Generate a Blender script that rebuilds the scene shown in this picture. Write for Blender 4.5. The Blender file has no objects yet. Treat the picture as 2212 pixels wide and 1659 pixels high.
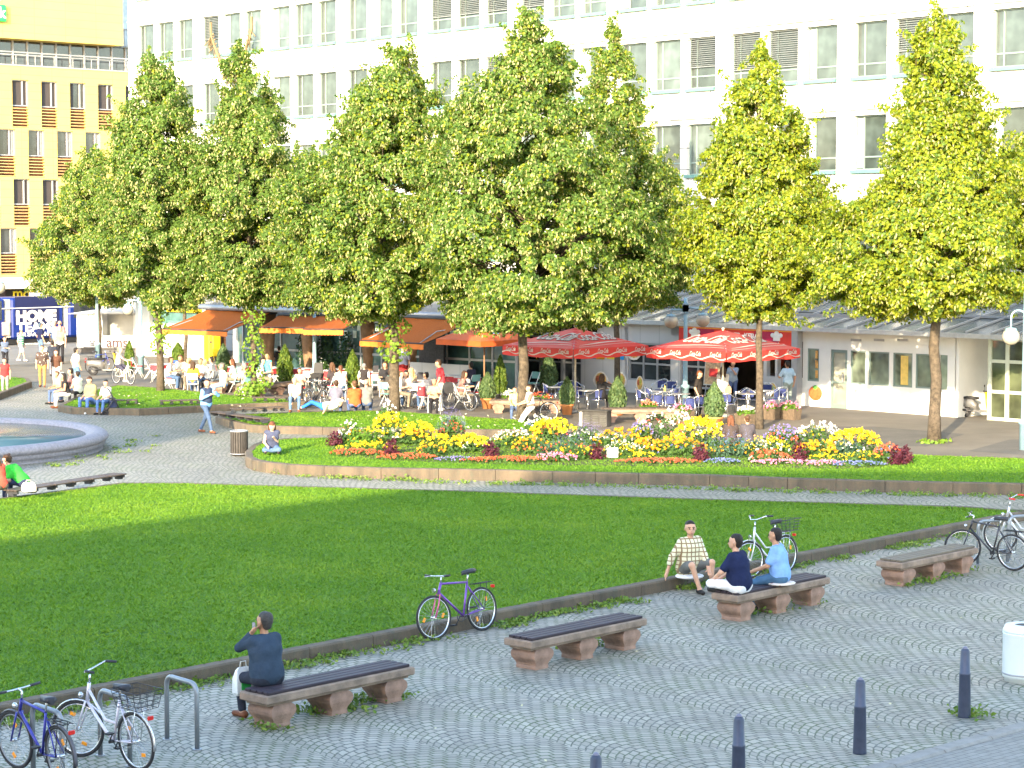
import bpy, math, random
import numpy as np
from mathutils import Vector, Matrix
R = random.Random(11)
NP = np.random.RandomState(5)
C = bpy.context.scene.collection
# ---------- photo frame: 2212 x 1659 reading grid, focal length in the same units ----------
F, CX, CY, HC = 4650.0, 1106.0, 829.5, 6.2
PITCH = math.atan((CY - 510.0) / F)
cp, sp = math.cos(PITCH), math.sin(PITCH)
def ray(x, y):
    rx, ry = (x - CX) / F, (CY - y) / F
    return Vector((rx, cp + ry * sp, -sp + ry * cp))
def P(x, y, z=0.0):                      # where the line of sight meets the level z
    d = ray(x, y); k = (z - HC) / d.z
    return Vector((d.x * k, d.y * k, z))
def AT(x, y, Y):                         # where it meets the depth Y
    d = ray(x, y); k = Y / d.y
    return Vector((d.x * k, d.y * k, HC + d.z * k))
A = Vector((-0.667, 0.745, 0)); A.normalize()     # along the long facade, receding
B = Vector((0.745, 0.667, 0)); B.normalize()      # along the kerb and benches
RZA = math.atan2(-A.y, -A.x)                      # local x to the right along the facade, local y into it
RZB = math.atan2(B.y, B.x)
BK = Vector((0.677, 0.736, 0)); BKN = Vector((-0.736, 0.677, 0)); RZK = math.atan2(BK.y, BK.x)   # benches and kerb

# ---------- objects ----------
def tag(o, label=None, cat=None, group=None, kind=None):
    if label: o['label'] = label
    if cat: o['category'] = cat
    if group: o['group'] = group
    if kind: o['kind'] = kind
    return o
def empty(name, loc=(0, 0, 0), rz=0.0, label=None, cat=None, group=None):
    o = bpy.data.objects.new(name, None); C.objects.link(o)
    o.location = loc; o.rotation_euler = (0, 0, rz); o.empty_display_size = .2
    return tag(o, label, cat, group)
def link(name, me, parent=None, loc=(0, 0, 0), rz=0.0):
    o = bpy.data.objects.new(name, me); C.objects.link(o)
    o.location = loc; o.rotation_euler = (0, 0, rz)
    if parent: o.parent = parent
    return o
def copy_tree(o, parent=None):
    c = o.copy(); C.objects.link(c); c.parent = parent
    for ch in list(o.children): copy_tree(ch, c)
    return c
def npmesh(name, v, faces, mats, mi=None, smooth=False):
    v = np.asarray(v, np.float32); faces = np.asarray(faces, np.int32)
    n = faces.shape[1]; me = bpy.data.meshes.new(name)
    me.vertices.add(len(v)); me.vertices.foreach_set('co', v.ravel())
    me.loops.add(faces.size); me.loops.foreach_set('vertex_index', faces.ravel())
    me.polygons.add(len(faces))
    me.polygons.foreach_set('loop_start', np.arange(0, faces.size, n, dtype=np.int32))
    try: me.polygons.foreach_set('loop_total', np.full(len(faces), n, np.int32))
    except Exception: pass
    for m in mats: me.materials.append(m)
    if mi is not None: me.polygons.foreach_set('material_index', np.asarray(mi, np.int32))
    me.polygons.foreach_set('use_smooth', np.full(len(faces), smooth, bool))
    me.update(calc_edges=True); me.validate()
    return me
class MB:
    def __init__(s): s.v = []; s.f = []; s.m = []; s.s = []
    def add(s, vs, fs, m=0, sm=False):
        o = len(s.v); s.v += [tuple(p) for p in vs]
        for f in fs: s.f.append(tuple(i + o for i in f)); s.m.append(m); s.s.append(sm)
        return s
    def box(s, c, d, m=0, rz=0.0, rx=0.0, ry=0.0):
        M = Matrix.Translation(Vector(c)) @ Matrix.Rotation(rz, 4, 'Z') @ Matrix.Rotation(ry, 4, 'Y') @ Matrix.Rotation(rx, 4, 'X')
        vs = [M @ Vector((x * d[0] / 2, y * d[1] / 2, z * d[2] / 2)) for x in (-1, 1) for y in (-1, 1) for z in (-1, 1)]
        return s.add(vs, [(0, 1, 3, 2), (4, 6, 7, 5), (0, 4, 5, 1), (2, 3, 7, 6), (0, 2, 6, 4), (1, 5, 7, 3)], m)
    def bb(s, x0, x1, y0, y1, z0, z1, m=0):
        return s.box(((x0 + x1) / 2, (y0 + y1) / 2, (z0 + z1) / 2), (abs(x1 - x0), abs(y1 - y0), abs(z1 - z0)), m)
    def rbox(s, c, d, r=.01, m=0, rz=0.0):          # box with chamfered edges
        hx, hy, hz = d[0] / 2, d[1] / 2, d[2] / 2; r = min(r, hx * .9, hy * .9, hz * .9)
        M = Matrix.Translation(Vector(c)) @ Matrix.Rotation(rz, 4, 'Z'); secs = []
        for z, i in ((-hz, r), (-hz + r, 0), (hz - r, 0), (hz, r)):
            a, b = hx - i, hy - i
            secs.append([M @ Vector(q + (z,)) for q in ((-a + r, -b), (a - r, -b), (a, -b + r), (a, b - r), (a - r, b), (-a + r, b), (-a, b - r), (-a, -b + r))])
        return s.loft(secs, m)
    def loft(s, secs, m=0, cap=True, sm=False, closed=True):
        n = len(secs[0]); o = len(s.v)
        for q in secs: s.v += [tuple(p) for p in q]
        for i in range(len(secs) - 1):
            for j in range(n if closed else n - 1):
                k = (j + 1) % n
                s.f.append((o + i * n + j, o + i * n + k, o + (i + 1) * n + k, o + (i + 1) * n + j)); s.m.append(m); s.s.append(sm)
        if cap:
            s.f.append(tuple(o + j for j in reversed(range(n)))); s.m.append(m); s.s.append(False)
            e = o + (len(secs) - 1) * n
            s.f.append(tuple(e + j for j in range(n))); s.m.append(m); s.s.append(False)
        return s
    def tube(s, pts, r, n=8, m=0, closed=False, cap=True, sm=True):
        pts = [Vector(p) for p in pts]; N = len(pts)
        rs = r if isinstance(r, (list, tuple)) else [r] * N
        secs = []; ref = None
        for i, p in enumerate(pts):
            a = pts[i - 1] if (i > 0 or closed) else p
            b = pts[(i + 1) % N] if (i < N - 1 or closed) else p
            t = (b - a).normalized() if (b - a).length > 1e-9 else Vector((0, 0, 1))
            if ref is None: ref = t.orthogonal().normalized()
            ref = (ref - t * ref.dot(t)); ref = ref.normalized() if ref.length > 1e-6 else t.orthogonal().normalized()
            w = t.cross(ref)
            secs.append([p + (ref * math.cos(2 * math.pi * k / n) + w * math.sin(2 * math.pi * k / n)) * rs[i] for k in range(n)])
        if closed: secs.append(secs[0]); cap = False
        return s.loft(secs, m, cap, sm)
    def lathe(s, prof, c=(0, 0, 0), n=24, m=0, cap=True, sm=True):
        secs = [[(c[0] + r * math.cos(2 * math.pi * k / n), c[1] + r * math.sin(2 * math.pi * k / n), c[2] + z) for k in range(n)] for r, z in prof]
        return s.loft(secs, m, cap, sm)
    def ring(s, c, R_, r, axis=(0, 1, 0), n=28, k=6, m=0):
        ax = Vector(axis).normalized(); u = ax.orthogonal().normalized(); w = ax.cross(u); c = Vector(c)
        return s.tube([c + (u * math.cos(2 * math.pi * i / n) + w * math.sin(2 * math.pi * i / n)) * R_ for i in range(n)], r, k, m, closed=True)
    def prism(s, poly, z0, z1, m=0, side=None):
        n = len(poly); o = len(s.v)
        s.v += [(p[0], p[1], z0) for p in poly] + [(p[0], p[1], z1) for p in poly]
        s.f.append(tuple(o + n + i for i in range(n))); s.m.append(m); s.s.append(False)
        for i in range(n):
            j = (i + 1) % n
            s.f.append((o + i, o + j, o + n + j, o + n + i)); s.m.append(m if side is None else side); s.s.append(False)
        return s
    def ball(s, c, r, m=0, n=10, k=7):
        r = r if isinstance(r, (list, tuple)) else (r, r, r)
        secs = []
        for i in range(k + 1):
            a = math.pi * (i / k) - math.pi / 2; q = max(math.cos(a), .02)
            secs.append([(c[0] + r[0] * q * math.cos(2 * math.pi * j / n), c[1] + r[1] * q * math.sin(2 * math.pi * j / n), c[2] + r[2] * math.sin(a)) for j in range(n)])
        return s.loft(secs, m, True, True)
    def mesh(s, name, mats):
        me = bpy.data.meshes.new(name); me.from_pydata(s.v, [], s.f)
        for m in (mats if isinstance(mats, (list, tuple)) else [mats]): me.materials.append(m)
        me.polygons.foreach_set('material_index', s.m); me.polygons.foreach_set('use_smooth', s.s)
        me.update(); return me
    def build(s, name, mats, parent=None, loc=(0, 0, 0), rz=0.0):
        return link(name, s.mesh(name, mats), parent, loc, rz)

# ---------- procedural materials ----------
MATS = {}
def nodes(name):
    m = bpy.data.materials.new(name); m.use_nodes = True; nt = m.node_tree; nt.nodes.clear()
    out = nt.nodes.new('ShaderNodeOutputMaterial'); b = nt.nodes.new('ShaderNodeBsdfPrincipled')
    nt.links.new(b.outputs[0], out.inputs[0]); return m, nt, b, out
def N(nt, t, **kw):
    n = nt.nodes.new(t)
    for k, v in kw.items():
        if k.startswith('i_'): n.inputs[int(k[2:]) if k[2:].isdigit() else k[2:].replace('_', ' ')].default_value = v
        else: setattr(n, k, v)
    return n
def MIX(nt, f, a, b, mode='MIX'):
    n = nt.nodes.new('ShaderNodeMix'); n.data_type = 'RGBA'; n.blend_type = mode
    for i, v in ((0, f), (6, a), (7, b)):
        if isinstance(v, (int, float)): n.inputs[i].default_value = v
        elif isinstance(v, (tuple, list)): n.inputs[i].default_value = tuple(v) + ((1,) if len(v) == 3 else ())
        else: nt.links.new(v, n.inputs[i])
    return n.outputs[2]
def MA(nt, op, a, b=None, c=None):
    n = nt.nodes.new('ShaderNodeMath'); n.operation = op
    for i, v in enumerate((a, b, c)):
        if v is None: continue
        if isinstance(v, (int, float)): n.inputs[i].default_value = v
        else: nt.links.new(v, n.inputs[i])
    return n.outputs[0]
def RAMP(nt, f, *st):
    n = nt.nodes.new('ShaderNodeValToRGB'); e = n.color_ramp.elements
    while len(e) < len(st): e.new(.5)
    for q, (p, c) in zip(e, st):
        q.position = p; q.color = (c, c, c, 1) if isinstance(c, (int, float)) else tuple(c) + (1,)
    nt.links.new(f, n.inputs[0]); return n.outputs[0]
def NOISE(nt, vec, scale, detail=4, rough=.6):
    n = N(nt, 'ShaderNodeTexNoise', i_Scale=scale, i_Detail=detail, i_Roughness=rough)
    if vec: nt.links.new(vec, n.inputs['Vector'])
    return n.outputs[0]
def BUMP(nt, b, h, st, dist=.02):
    n = N(nt, 'ShaderNodeBump', i_Strength=st, i_Distance=dist); nt.links.new(h, n.inputs['Height']); nt.links.new(n.outputs[0], b.inputs['Normal'])
def mat(name, c, rough=.7, metal=0.0, var=.15, scale=6.0, bump=0.0, bscale=None, spec=.4, emis=None):
    if name in MATS: return MATS[name]
    m, nt, b, out = nodes(name); tc = N(nt, 'ShaderNodeTexCoord').outputs['Object']
    n = NOISE(nt, tc, scale)
    f = RAMP(nt, n, (.3, 0.0), (.7, 1.0))
    col = MIX(nt, f, tuple(q * (1 - var) for q in c), tuple(min(q * (1 + var), .95) for q in c))
    nt.links.new(col, b.inputs['Base Color'])
    b.inputs['Roughness'].default_value = rough; b.inputs['Metallic'].default_value = metal
    b.inputs['Specular IOR Level'].default_value = spec
    if bump: BUMP(nt, b, NOISE(nt, tc, bscale or scale * 6, 5), bump)
    if emis: b.inputs['Emission Color'].default_value = emis + (1,); b.inputs['Emission Strength'].default_value = .3
    MATS[name] = m; return m
_cl = {}
def cloth(c, rough=.85):
    k = tuple(round(q, 3) for q in c)
    if k not in _cl: _cl[k] = mat('cloth_%d' % len(_cl), c, rough, 0, .16, 7, .8, 15, .15)
    return _cl[k]
def pattern_cloth(name, base, lines, kind):
    m, nt, b, out = nodes(name); tc = N(nt, 'ShaderNodeTexCoord').outputs['Object']
    if kind == 'plaid':
        sx = N(nt, 'ShaderNodeSeparateXYZ'); nt.links.new(tc, sx.inputs[0])
        ln = [RAMP(nt, MA(nt, 'PINGPONG', MA(nt, 'MULTIPLY', sx.outputs[i], 13.0), .5), (0, 1.0), (.1, 0.9), (.16, 0.0)) for i in (0, 2)]
        f = MA(nt, 'MAXIMUM', ln[0], ln[1])
    elif kind == 'stripe':
        sx = N(nt, 'ShaderNodeSeparateXYZ'); nt.links.new(tc, sx.inputs[0])
        f = RAMP(nt, MA(nt, 'PINGPONG', MA(nt, 'MULTIPLY', sx.outputs[2], 9.0), .5), (.2, 0.0), (.3, 1.0))
    else:
        v = N(nt, 'ShaderNodeTexVoronoi', i_Scale=11.0); nt.links.new(tc, v.inputs['Vector'])
        f = RAMP(nt, v.outputs['Distance'], (.2, 1.0), (.32, 0.0))
    nt.links.new(MIX(nt, f, base, lines), b.inputs['Base Color']); b.inputs['Roughness'].default_value = .85
    b.inputs['Specular IOR Level'].default_value = .15
    BUMP(nt, b, NOISE(nt, tc, 15, 4), .7)
    return m
def leafmat(name, cols, trans=.35, rough=.55, wr=.6, ns=.9):
    if name in MATS: return MATS[name]
    m, nt, b, out = nodes(name)
    g = N(nt, 'ShaderNodeNewGeometry').outputs['Random Per Island']
    tc = N(nt, 'ShaderNodeTexCoord').outputs['Object']
    f = MA(nt, 'ADD', MA(nt, 'MULTIPLY', g, wr), MA(nt, 'MULTIPLY', NOISE(nt, tc, ns, 5), 1 - wr))
    col = RAMP(nt, f, *[(i / (len(cols) - 1) * .7 + .15, c) for i, c in enumerate(cols)])
    nt.links.new(col, b.inputs['Base Color']); b.inputs['Roughness'].default_value = rough
    b.inputs['Specular IOR Level'].default_value = .3
    t = N(nt, 'ShaderNodeBsdfTranslucent'); nt.links.new(MIX(nt, 1.0, col, (1.25, 1.2, .55), 'MULTIPLY'), t.inputs[0])
    mx = N(nt, 'ShaderNodeMixShader', i_0=trans); nt.links.new(b.outputs[0], mx.inputs[1]); nt.links.new(t.outputs[0], mx.inputs[2])
    nt.links.new(mx.outputs[0], out.inputs[0]); MATS[name] = m; return m
def scatter_quads(pts, nrm, wid, ln, droop=None, rs=NP):
    """leaf-sized diamonds at pts facing nrm; returns verts, quads"""
    n = len(pts); nrm = nrm / (np.linalg.norm(nrm, axis=1, keepdims=True) + 1e-9)
    q = rs.normal(size=(n, 3)) if droop is None else droop + rs.normal(size=(n, 3)) * .35
    u = q - nrm * (q * nrm).sum(1, keepdims=True); u /= np.linalg.norm(u, axis=1, keepdims=True) + 1e-9
    w = np.cross(nrm, u)
    L, Wd = np.asarray(ln).reshape(-1, 1) / 2, np.asarray(wid).reshape(-1, 1) / 2
    v = np.stack([pts - u * L, pts + w * Wd - u * L * .1 + nrm * Wd * .25, pts + u * L, pts - w * Wd - u * L * .1 + nrm * Wd * .25], 1).reshape(-1, 3)
    return v, np.arange(4 * n).reshape(n, 4)
def text_mesh(name, s, size, m, parent=None, loc=(0, 0, 0), rot=(0, 0, 0), shear=0.0, bold=0.0, width=None, depth=.006, align='CENTER'):
    cu = bpy.data.curves.new(name, 'FONT'); cu.body = s; cu.size = size; cu.shear = shear; cu.offset = bold; cu.extrude = depth
    cu.align_x = align; cu.align_y = 'CENTER'; cu.resolution_u = 3
    t = bpy.data.objects.new(name, cu); C.objects.link(t); dg = bpy.context.evaluated_depsgraph_get()
    me = bpy.data.meshes.new_from_object(t.evaluated_get(dg)); bpy.data.objects.remove(t)
    me.name = name; me.materials.clear(); me.materials.append(m)
    o = link(name, me, parent, loc); o.rotation_euler = rot
    if width:
        xs = [v.co.x for v in me.vertices]; k = width / max(max(xs) - min(xs), 1e-6)
        for v in me.vertices: v.co.x *= k
    return o

# ---------- smooth bodies: blended tapered capsules turned into one surface ----------
def sdf_mesh(name, prims, h, mats, pad=.05):
    if not prims: return None
    a = np.array([[*p[0], *p[1], p[2], p[3]] for p in prims], float); k_ = [p[4] if len(p) > 4 else .03 for p in prims]
    rm = np.maximum(a[:, 6], a[:, 7])
    lo = np.minimum(a[:, 0:3], a[:, 3:6]).min(0) - rm.max() - pad; hi = np.maximum(a[:, 0:3], a[:, 3:6]).max(0) + rm.max() + pad
    n = np.ceil((hi - lo) / h).astype(int) + 1
    f = np.full(n, 1.0)
    for (row, k, r) in zip(a, k_, rm):
        p0, p1, r0, r1 = row[0:3], row[3:6], row[6], row[7]
        m = r + k + h * 2.5
        i0 = np.maximum(((np.minimum(p0, p1) - m - lo) / h).astype(int), 0); i1 = np.minimum(((np.maximum(p0, p1) + m - lo) / h).astype(int) + 2, n)
        g = np.meshgrid(*[lo[i] + h * np.arange(i0[i], i1[i]) for i in range(3)], indexing='ij')
        d = p1 - p0; dd = max((d * d).sum(), 1e-12)
        t = np.clip(sum((g[i] - p0[i]) * d[i] for i in range(3)) / dd, 0, 1)
        q = np.sqrt(sum((g[i] - p0[i] - t * d[i]) ** 2 for i in range(3))) - (r0 + (r1 - r0) * t)
        s = f[i0[0]:i1[0], i0[1]:i1[1], i0[2]:i1[2]]
        w = np.clip(.5 + .5 * (s - q) / k, 0, 1)
        s[...] = s + (q - s) * w - k * w * (1 - w)
    e = [((0, 0, 0), (1, 0, 0)), ((0, 1, 0), (1, 1, 0)), ((0, 0, 1), (1, 0, 1)), ((0, 1, 1), (1, 1, 1)), ((0, 0, 0), (0, 1, 0)), ((1, 0, 0), (1, 1, 0)),
         ((0, 0, 1), (0, 1, 1)), ((1, 0, 1), (1, 1, 1)), ((0, 0, 0), (0, 0, 1)), ((1, 0, 0), (1, 0, 1)), ((0, 1, 0), (0, 1, 1)), ((1, 1, 0), (1, 1, 1))]
    sl = lambda o: f[o[0]:n[0] - 1 + o[0], o[1]:n[1] - 1 + o[1], o[2]:n[2] - 1 + o[2]]
    acc = np.zeros(tuple(n - 1) + (3,)); cnt = np.zeros(n - 1)
    for o0, o1 in e:
        fa, fb = sl(o0), sl(o1); m = (fa < 0) != (fb < 0)
        t = fa[m] / (fa[m] - fb[m]); acc[m] += np.array(o0) + t[:, None] * (np.array(o1) - np.array(o0)); cnt[m] += 1
    act = cnt > 0; idx = np.full(n - 1, -1); idx[act] = np.arange(act.sum())
    v = (acc[act] / cnt[act][:, None] + np.argwhere(act)) * h + lo
    quads = []
    s = f < 0
    for ax in range(3):
        b, c = (ax + 1) % 3, (ax + 2) % 3
        s0 = np.take(s, range(0, n[ax] - 1), ax); s1 = np.take(s, range(1, n[ax]), ax)
        ed = np.argwhere(s0 != s1); ok = (ed[:, b] > 0) & (ed[:, c] > 0) & (ed[:, b] < n[b] - 1) & (ed[:, c] < n[c] - 1); ed = ed[ok]
        fl = s0[tuple(ed.T)]
        def cell(db, dc):
            q = ed.copy(); q[:, b] += db; q[:, c] += dc; return idx[tuple(q.T)]
        qd = np.stack([cell(-1, -1), cell(0, -1), cell(0, 0), cell(-1, 0)], 1)
        qd[~fl] = qd[~fl][:, ::-1]; quads.append(qd)
    return npmesh(name, v, np.concatenate(quads), mats, None, True)
# ================= light, air, camera =================
SUN_EL, SUN_V = math.radians(15), Vector((-.29, -.957, 0)).normalized()
w = bpy.data.worlds.new('World'); bpy.context.scene.world = w; w.use_nodes = True
nt = w.node_tree; bg = nt.nodes['Background']; sky = nt.nodes.new('ShaderNodeTexSky')
sky.sky_type = 'NISHITA'; sky.sun_disc = False; sky.sun_elevation = SUN_EL; sky.sun_rotation = math.atan2(SUN_V.x, SUN_V.y)
sky.air_density = 1.0; sky.dust_density = 1.2; sky.ozone_density = 1.0
nt.links.new(sky.outputs[0], bg.inputs[0]); bg.inputs[1].default_value = .15
sl = bpy.data.lights.new('sun', 'SUN'); sl.energy = 2.25; sl.angle = math.radians(.5); sl.color = (1.0, .81, .55)
so = bpy.data.objects.new('sun', sl); C.objects.link(so)
sd = Vector((SUN_V.x * math.cos(SUN_EL), SUN_V.y * math.cos(SUN_EL), math.sin(SUN_EL)))
so.rotation_euler = sd.to_track_quat('Z', 'Y').to_euler(); so.location = sd * 90
cd = bpy.data.cameras.new('camera'); cam = bpy.data.objects.new('camera', cd); C.objects.link(cam)
cam.location = (0, 0, HC); cam.rotation_euler = (math.radians(90) - PITCH, 0, 0)
cd.sensor_width = 36; cd.lens = F / 2212 * 36; cd.clip_end = 2000
sc = bpy.context.scene; sc.camera = cam
sc.view_settings.view_transform = 'Standard'; sc.view_settings.look = 'None'; sc.view_settings.exposure = 2.85; sc.view_settings.gamma = 1
sc.render.engine = 'CYCLES'
try: sc.cycles.use_denoising = True
except Exception: pass
sc.cycles.max_bounces = 6; sc.cycles.transparent_max_bounces = 6

# ================= ground materials =================
PA = Vector((-.60, .80, 0)); PB = Vector((.80, .60, 0))
def cobble_mat():
    m, nt, b, out = nodes('granite_setts'); tc = N(nt, 'ShaderNodeTexCoord').outputs['Object']
    def dot(v):
        n = N(nt, 'ShaderNodeVectorMath', operation='DOT_PRODUCT'); nt.links.new(tc, n.inputs[0]); n.inputs[1].default_value = v; return n.outputs['Value']
    wob = MA(nt, 'MULTIPLY', MA(nt, 'SUBTRACT', NOISE(nt, tc, .8, 2), .5), .18)
    wob2 = MA(nt, 'MULTIPLY', MA(nt, 'SUBTRACT', NOISE(nt, tc, 7, 2), .5), .035)
    u = MA(nt, 'ADD', dot(PB), MA(nt, 'ADD', wob, wob2)); v = MA(nt, 'ADD', dot(PA), MA(nt, 'SUBTRACT', wob, wob2)); W_ = 1.34
    q = MA(nt, 'DIVIDE', u, W_); fl = MA(nt, 'FLOOR', q)
    uu = MA(nt, 'MULTIPLY', MA(nt, 'SUBTRACT', MA(nt, 'SUBTRACT', q, fl), .5), W_)
    v2 = MA(nt, 'ADD', MA(nt, 'ADD', v, MA(nt, 'MULTIPLY', MA(nt, 'MULTIPLY', uu, uu), .85)), MA(nt, 'MULTIPLY', fl, .043))
    al = MA(nt, 'ADD', uu, MA(nt, 'MULTIPLY', MA(nt, 'MULTIPLY', MA(nt, 'MULTIPLY', uu, uu), uu), .45))
    xy = N(nt, 'ShaderNodeCombineXYZ'); nt.links.new(MA(nt, 'ADD', al, MA(nt, 'MULTIPLY', fl, 7.3)), xy.inputs[0]); nt.links.new(v2, xy.inputs[1])
    br = N(nt, 'ShaderNodeTexBrick', offset=.5, i_Scale=1.0)
    for k, val in (('Color1', (.34, .315, .255, 1)), ('Color2', (.235, .218, .178, 1)), ('Mortar', (.045, .045, .035, 1)), ('Mortar Size', .015), ('Mortar Smooth', .2), ('Brick Width', .17), ('Row Height', .14), ('Bias', 0.0)):
        br.inputs[k].default_value = val
    nt.links.new(xy.outputs[0], br.inputs['Vector'])
    big = RAMP(nt, NOISE(nt, tc, .35, 5), (.3, .82), (.7, 1.14)); fine = RAMP(nt, NOISE(nt, tc, 45, 4), (.2, .85), (.8, 1.12))
    col = MIX(nt, 1.0, MIX(nt, 1.0, br.outputs['Color'], big, 'MULTIPLY'), fine, 'MULTIPLY')
    st_ = RAMP(nt, NOISE(nt, tc, 1.3, 6, .75), (.56, 0.0), (.72, .55)); col = MIX(nt, st_, col, (.13, .125, .105))
    gap = MA(nt, 'MULTIPLY', br.outputs['Fac'], RAMP(nt, NOISE(nt, tc, 5, 3), (.4, 0.0), (.65, .5)))
    col = MIX(nt, gap, col, (.24, .24, .21))
    moss = MA(nt, 'MULTIPLY', br.outputs['Fac'], RAMP(nt, NOISE(nt, tc, .9, 4), (.42, .1), (.62, .9)))
    col = MIX(nt, moss, col, (.055, .085, .02))
    nt.links.new(col, b.inputs['Base Color']); b.inputs['Roughness'].default_value = .62; b.inputs['Specular IOR Level'].default_value = .45
    h = MA(nt, 'ADD', MA(nt, 'SUBTRACT', 1.0, br.outputs['Fac']), MA(nt, 'MULTIPLY', NOISE(nt, tc, 30, 3), .5))
    BUMP(nt, b, h, .7, .02); return m
def slab_mat(name, c1, c2, mo, bw, rh, ms, rough=.75, rot=RZB, mosscol=None):
    m, nt, b, out = nodes(name); tc = N(nt, 'ShaderNodeTexCoord').outputs['Object']
    mp = N(nt, 'ShaderNodeMapping'); mp.inputs['Rotation'].default_value = (0, 0, -rot); nt.links.new(tc, mp.inputs[0])
    br = N(nt, 'ShaderNodeTexBrick', i_Scale=1.0)
    for k, v in (('Color1', c1 + (1,)), ('Color2', c2 + (1,)), ('Mortar', mo + (1,)), ('Mortar Size', ms), ('Brick Width', bw), ('Row Height', rh)): br.inputs[k].default_value = v
    nt.links.new(mp.outputs[0], br.inputs['Vector'])
    col = MIX(nt, 1.0, br.outputs['Color'], RAMP(nt, NOISE(nt, tc, 3, 5), (.3, .85), (.7, 1.12)), 'MULTIPLY')
    nt.links.new(col, b.inputs['Base Color']); b.inputs['Roughness'].default_value = rough
    BUMP(nt, b, MA(nt, 'SUBTRACT', NOISE(nt, tc, 40, 4), br.outputs['Fac']), .4); return m
def lawn_mat():
    m, nt, b, out = nodes('lawn_turf'); tc = N(nt, 'ShaderNodeTexCoord').outputs['Object']
    f = MA(nt, 'ADD', MA(nt, 'MULTIPLY', NOISE(nt, tc, .45, 6, .7), .65), MA(nt, 'MULTIPLY', NOISE(nt, tc, 28, 4, .75), .35))
    col = RAMP(nt, f, (.34, (.05, .14, .008)), (.5, (.085, .205, .011)), (.66, (.14, .26, .018)))
    nt.links.new(col, b.inputs['Base Color']); b.inputs['Roughness'].default_value = .8; b.inputs['Specular IOR Level'].default_value = .2
    BUMP(nt, b, NOISE(nt, tc, 55, 4, .8), .9, .05); return m
def kerb_mat():
    m, nt, b, out = nodes('kerb_sandstone'); tc = N(nt, 'ShaderNodeTexCoord').outputs['Object']
    mp = N(nt, 'ShaderNodeMapping'); mp.inputs['Scale'].default_value = (1, 1, .25); nt.links.new(tc, mp.inputs[0])
    col = RAMP(nt, NOISE(nt, mp.outputs[0], 2.2, 6, .7), (.3, (.062, .052, .038)), (.5, (.11, .085, .058)), (.72, (.165, .122, .078)))
    blot = RAMP(nt, NOISE(nt, tc, 5, 5, .7), (.52, 0.0), (.66, .75))
    col = MIX(nt, blot, col, (.085, .085, .06)); col = MIX(nt, 1.0, col, RAMP(nt, NOISE(nt, tc, 60, 3), (.2, .8), (.8, 1.15)), 'MULTIPLY')
    nt.links.new(col, b.inputs['Base Color']); b.inputs['Roughness'].default_value = .9; BUMP(nt, b, NOISE(nt, tc, 40, 5), .5); return m
COB, LAWN, KERB = cobble_mat(), lawn_mat(), kerb_mat()
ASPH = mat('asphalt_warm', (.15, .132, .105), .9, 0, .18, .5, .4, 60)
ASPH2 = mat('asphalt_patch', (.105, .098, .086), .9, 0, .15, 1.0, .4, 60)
ROAD = mat('road_surface', (.17, .165, .155), .85, 0, .15, .6, .3, 40)
GRASS = leafmat('grass_blades', [(.062, .155, .008), (.095, .215, .011), (.15, .275, .016), (.24, .33, .035)], .25, .6, .3, .35)
SANDST = mat('bench_sandstone', (.25, .185, .14), .9, 0, .38, 3.5, .5, 50)
SANDRED = mat('bench_red_sandstone', (.27, .17, .125), .9, 0, .36, 3.5, .5, 50)

# ================= ground sheets =================
g = MB(); g.add([(-400, -150, 0), (400, -150, 0), (400, 600, 0), (-400, 600, 0)], [(0, 1, 2, 3)])
tag(g.build('plaza_ground', COB), kind='structure')
def sheet(name, pts, z, m):
    s = MB(); n = len(pts); s.add([(p[0], p[1], z) for p in pts], [tuple(range(n))]); o = s.build(name, m)
    # face up
    if o.data.polygons[0].normal.z < 0: o.data.flip_normals()
    return tag(o, kind='structure')
terr = [P(2420, 1003), P(2181, 992), P(1962, 985), P(1640, 957), P(1250, 926), P(1050, 906), P(660, 898), P(600, 884), P(470, 855), P(330, 843), P(225, 838), P(70, 826), P(-60, 812), Vector((-70, 150, 0)), Vector((70, 150, 0)), Vector((40, 55, 0))]
sheet('terrace_pavement', terr, .004, ASPH)
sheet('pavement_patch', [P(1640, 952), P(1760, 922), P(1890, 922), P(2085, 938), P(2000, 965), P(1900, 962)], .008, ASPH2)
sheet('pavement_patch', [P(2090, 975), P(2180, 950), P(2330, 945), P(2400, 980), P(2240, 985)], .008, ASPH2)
rd = [P(-80, 795), P(330, 768), P(345, 758), Vector((-24, 150, 0)), Vector((-60, 150, 0))]
sheet('tram_road', rd, .008, ROAD)
for ya, yb in ((764, 754), (770, 760), (783, 771), (790, 777)):
    p, q = P(-60, ya + 4), P(300, yb); d = (q - p).normalized(); nrm = Vector((-d.y, d.x, 0)) * .09
    sheet('tram_rail', [p - nrm, q - nrm, q + nrm, p + nrm], .012, mat('rail_steel', (.09, .085, .08), .5, .4))
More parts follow.
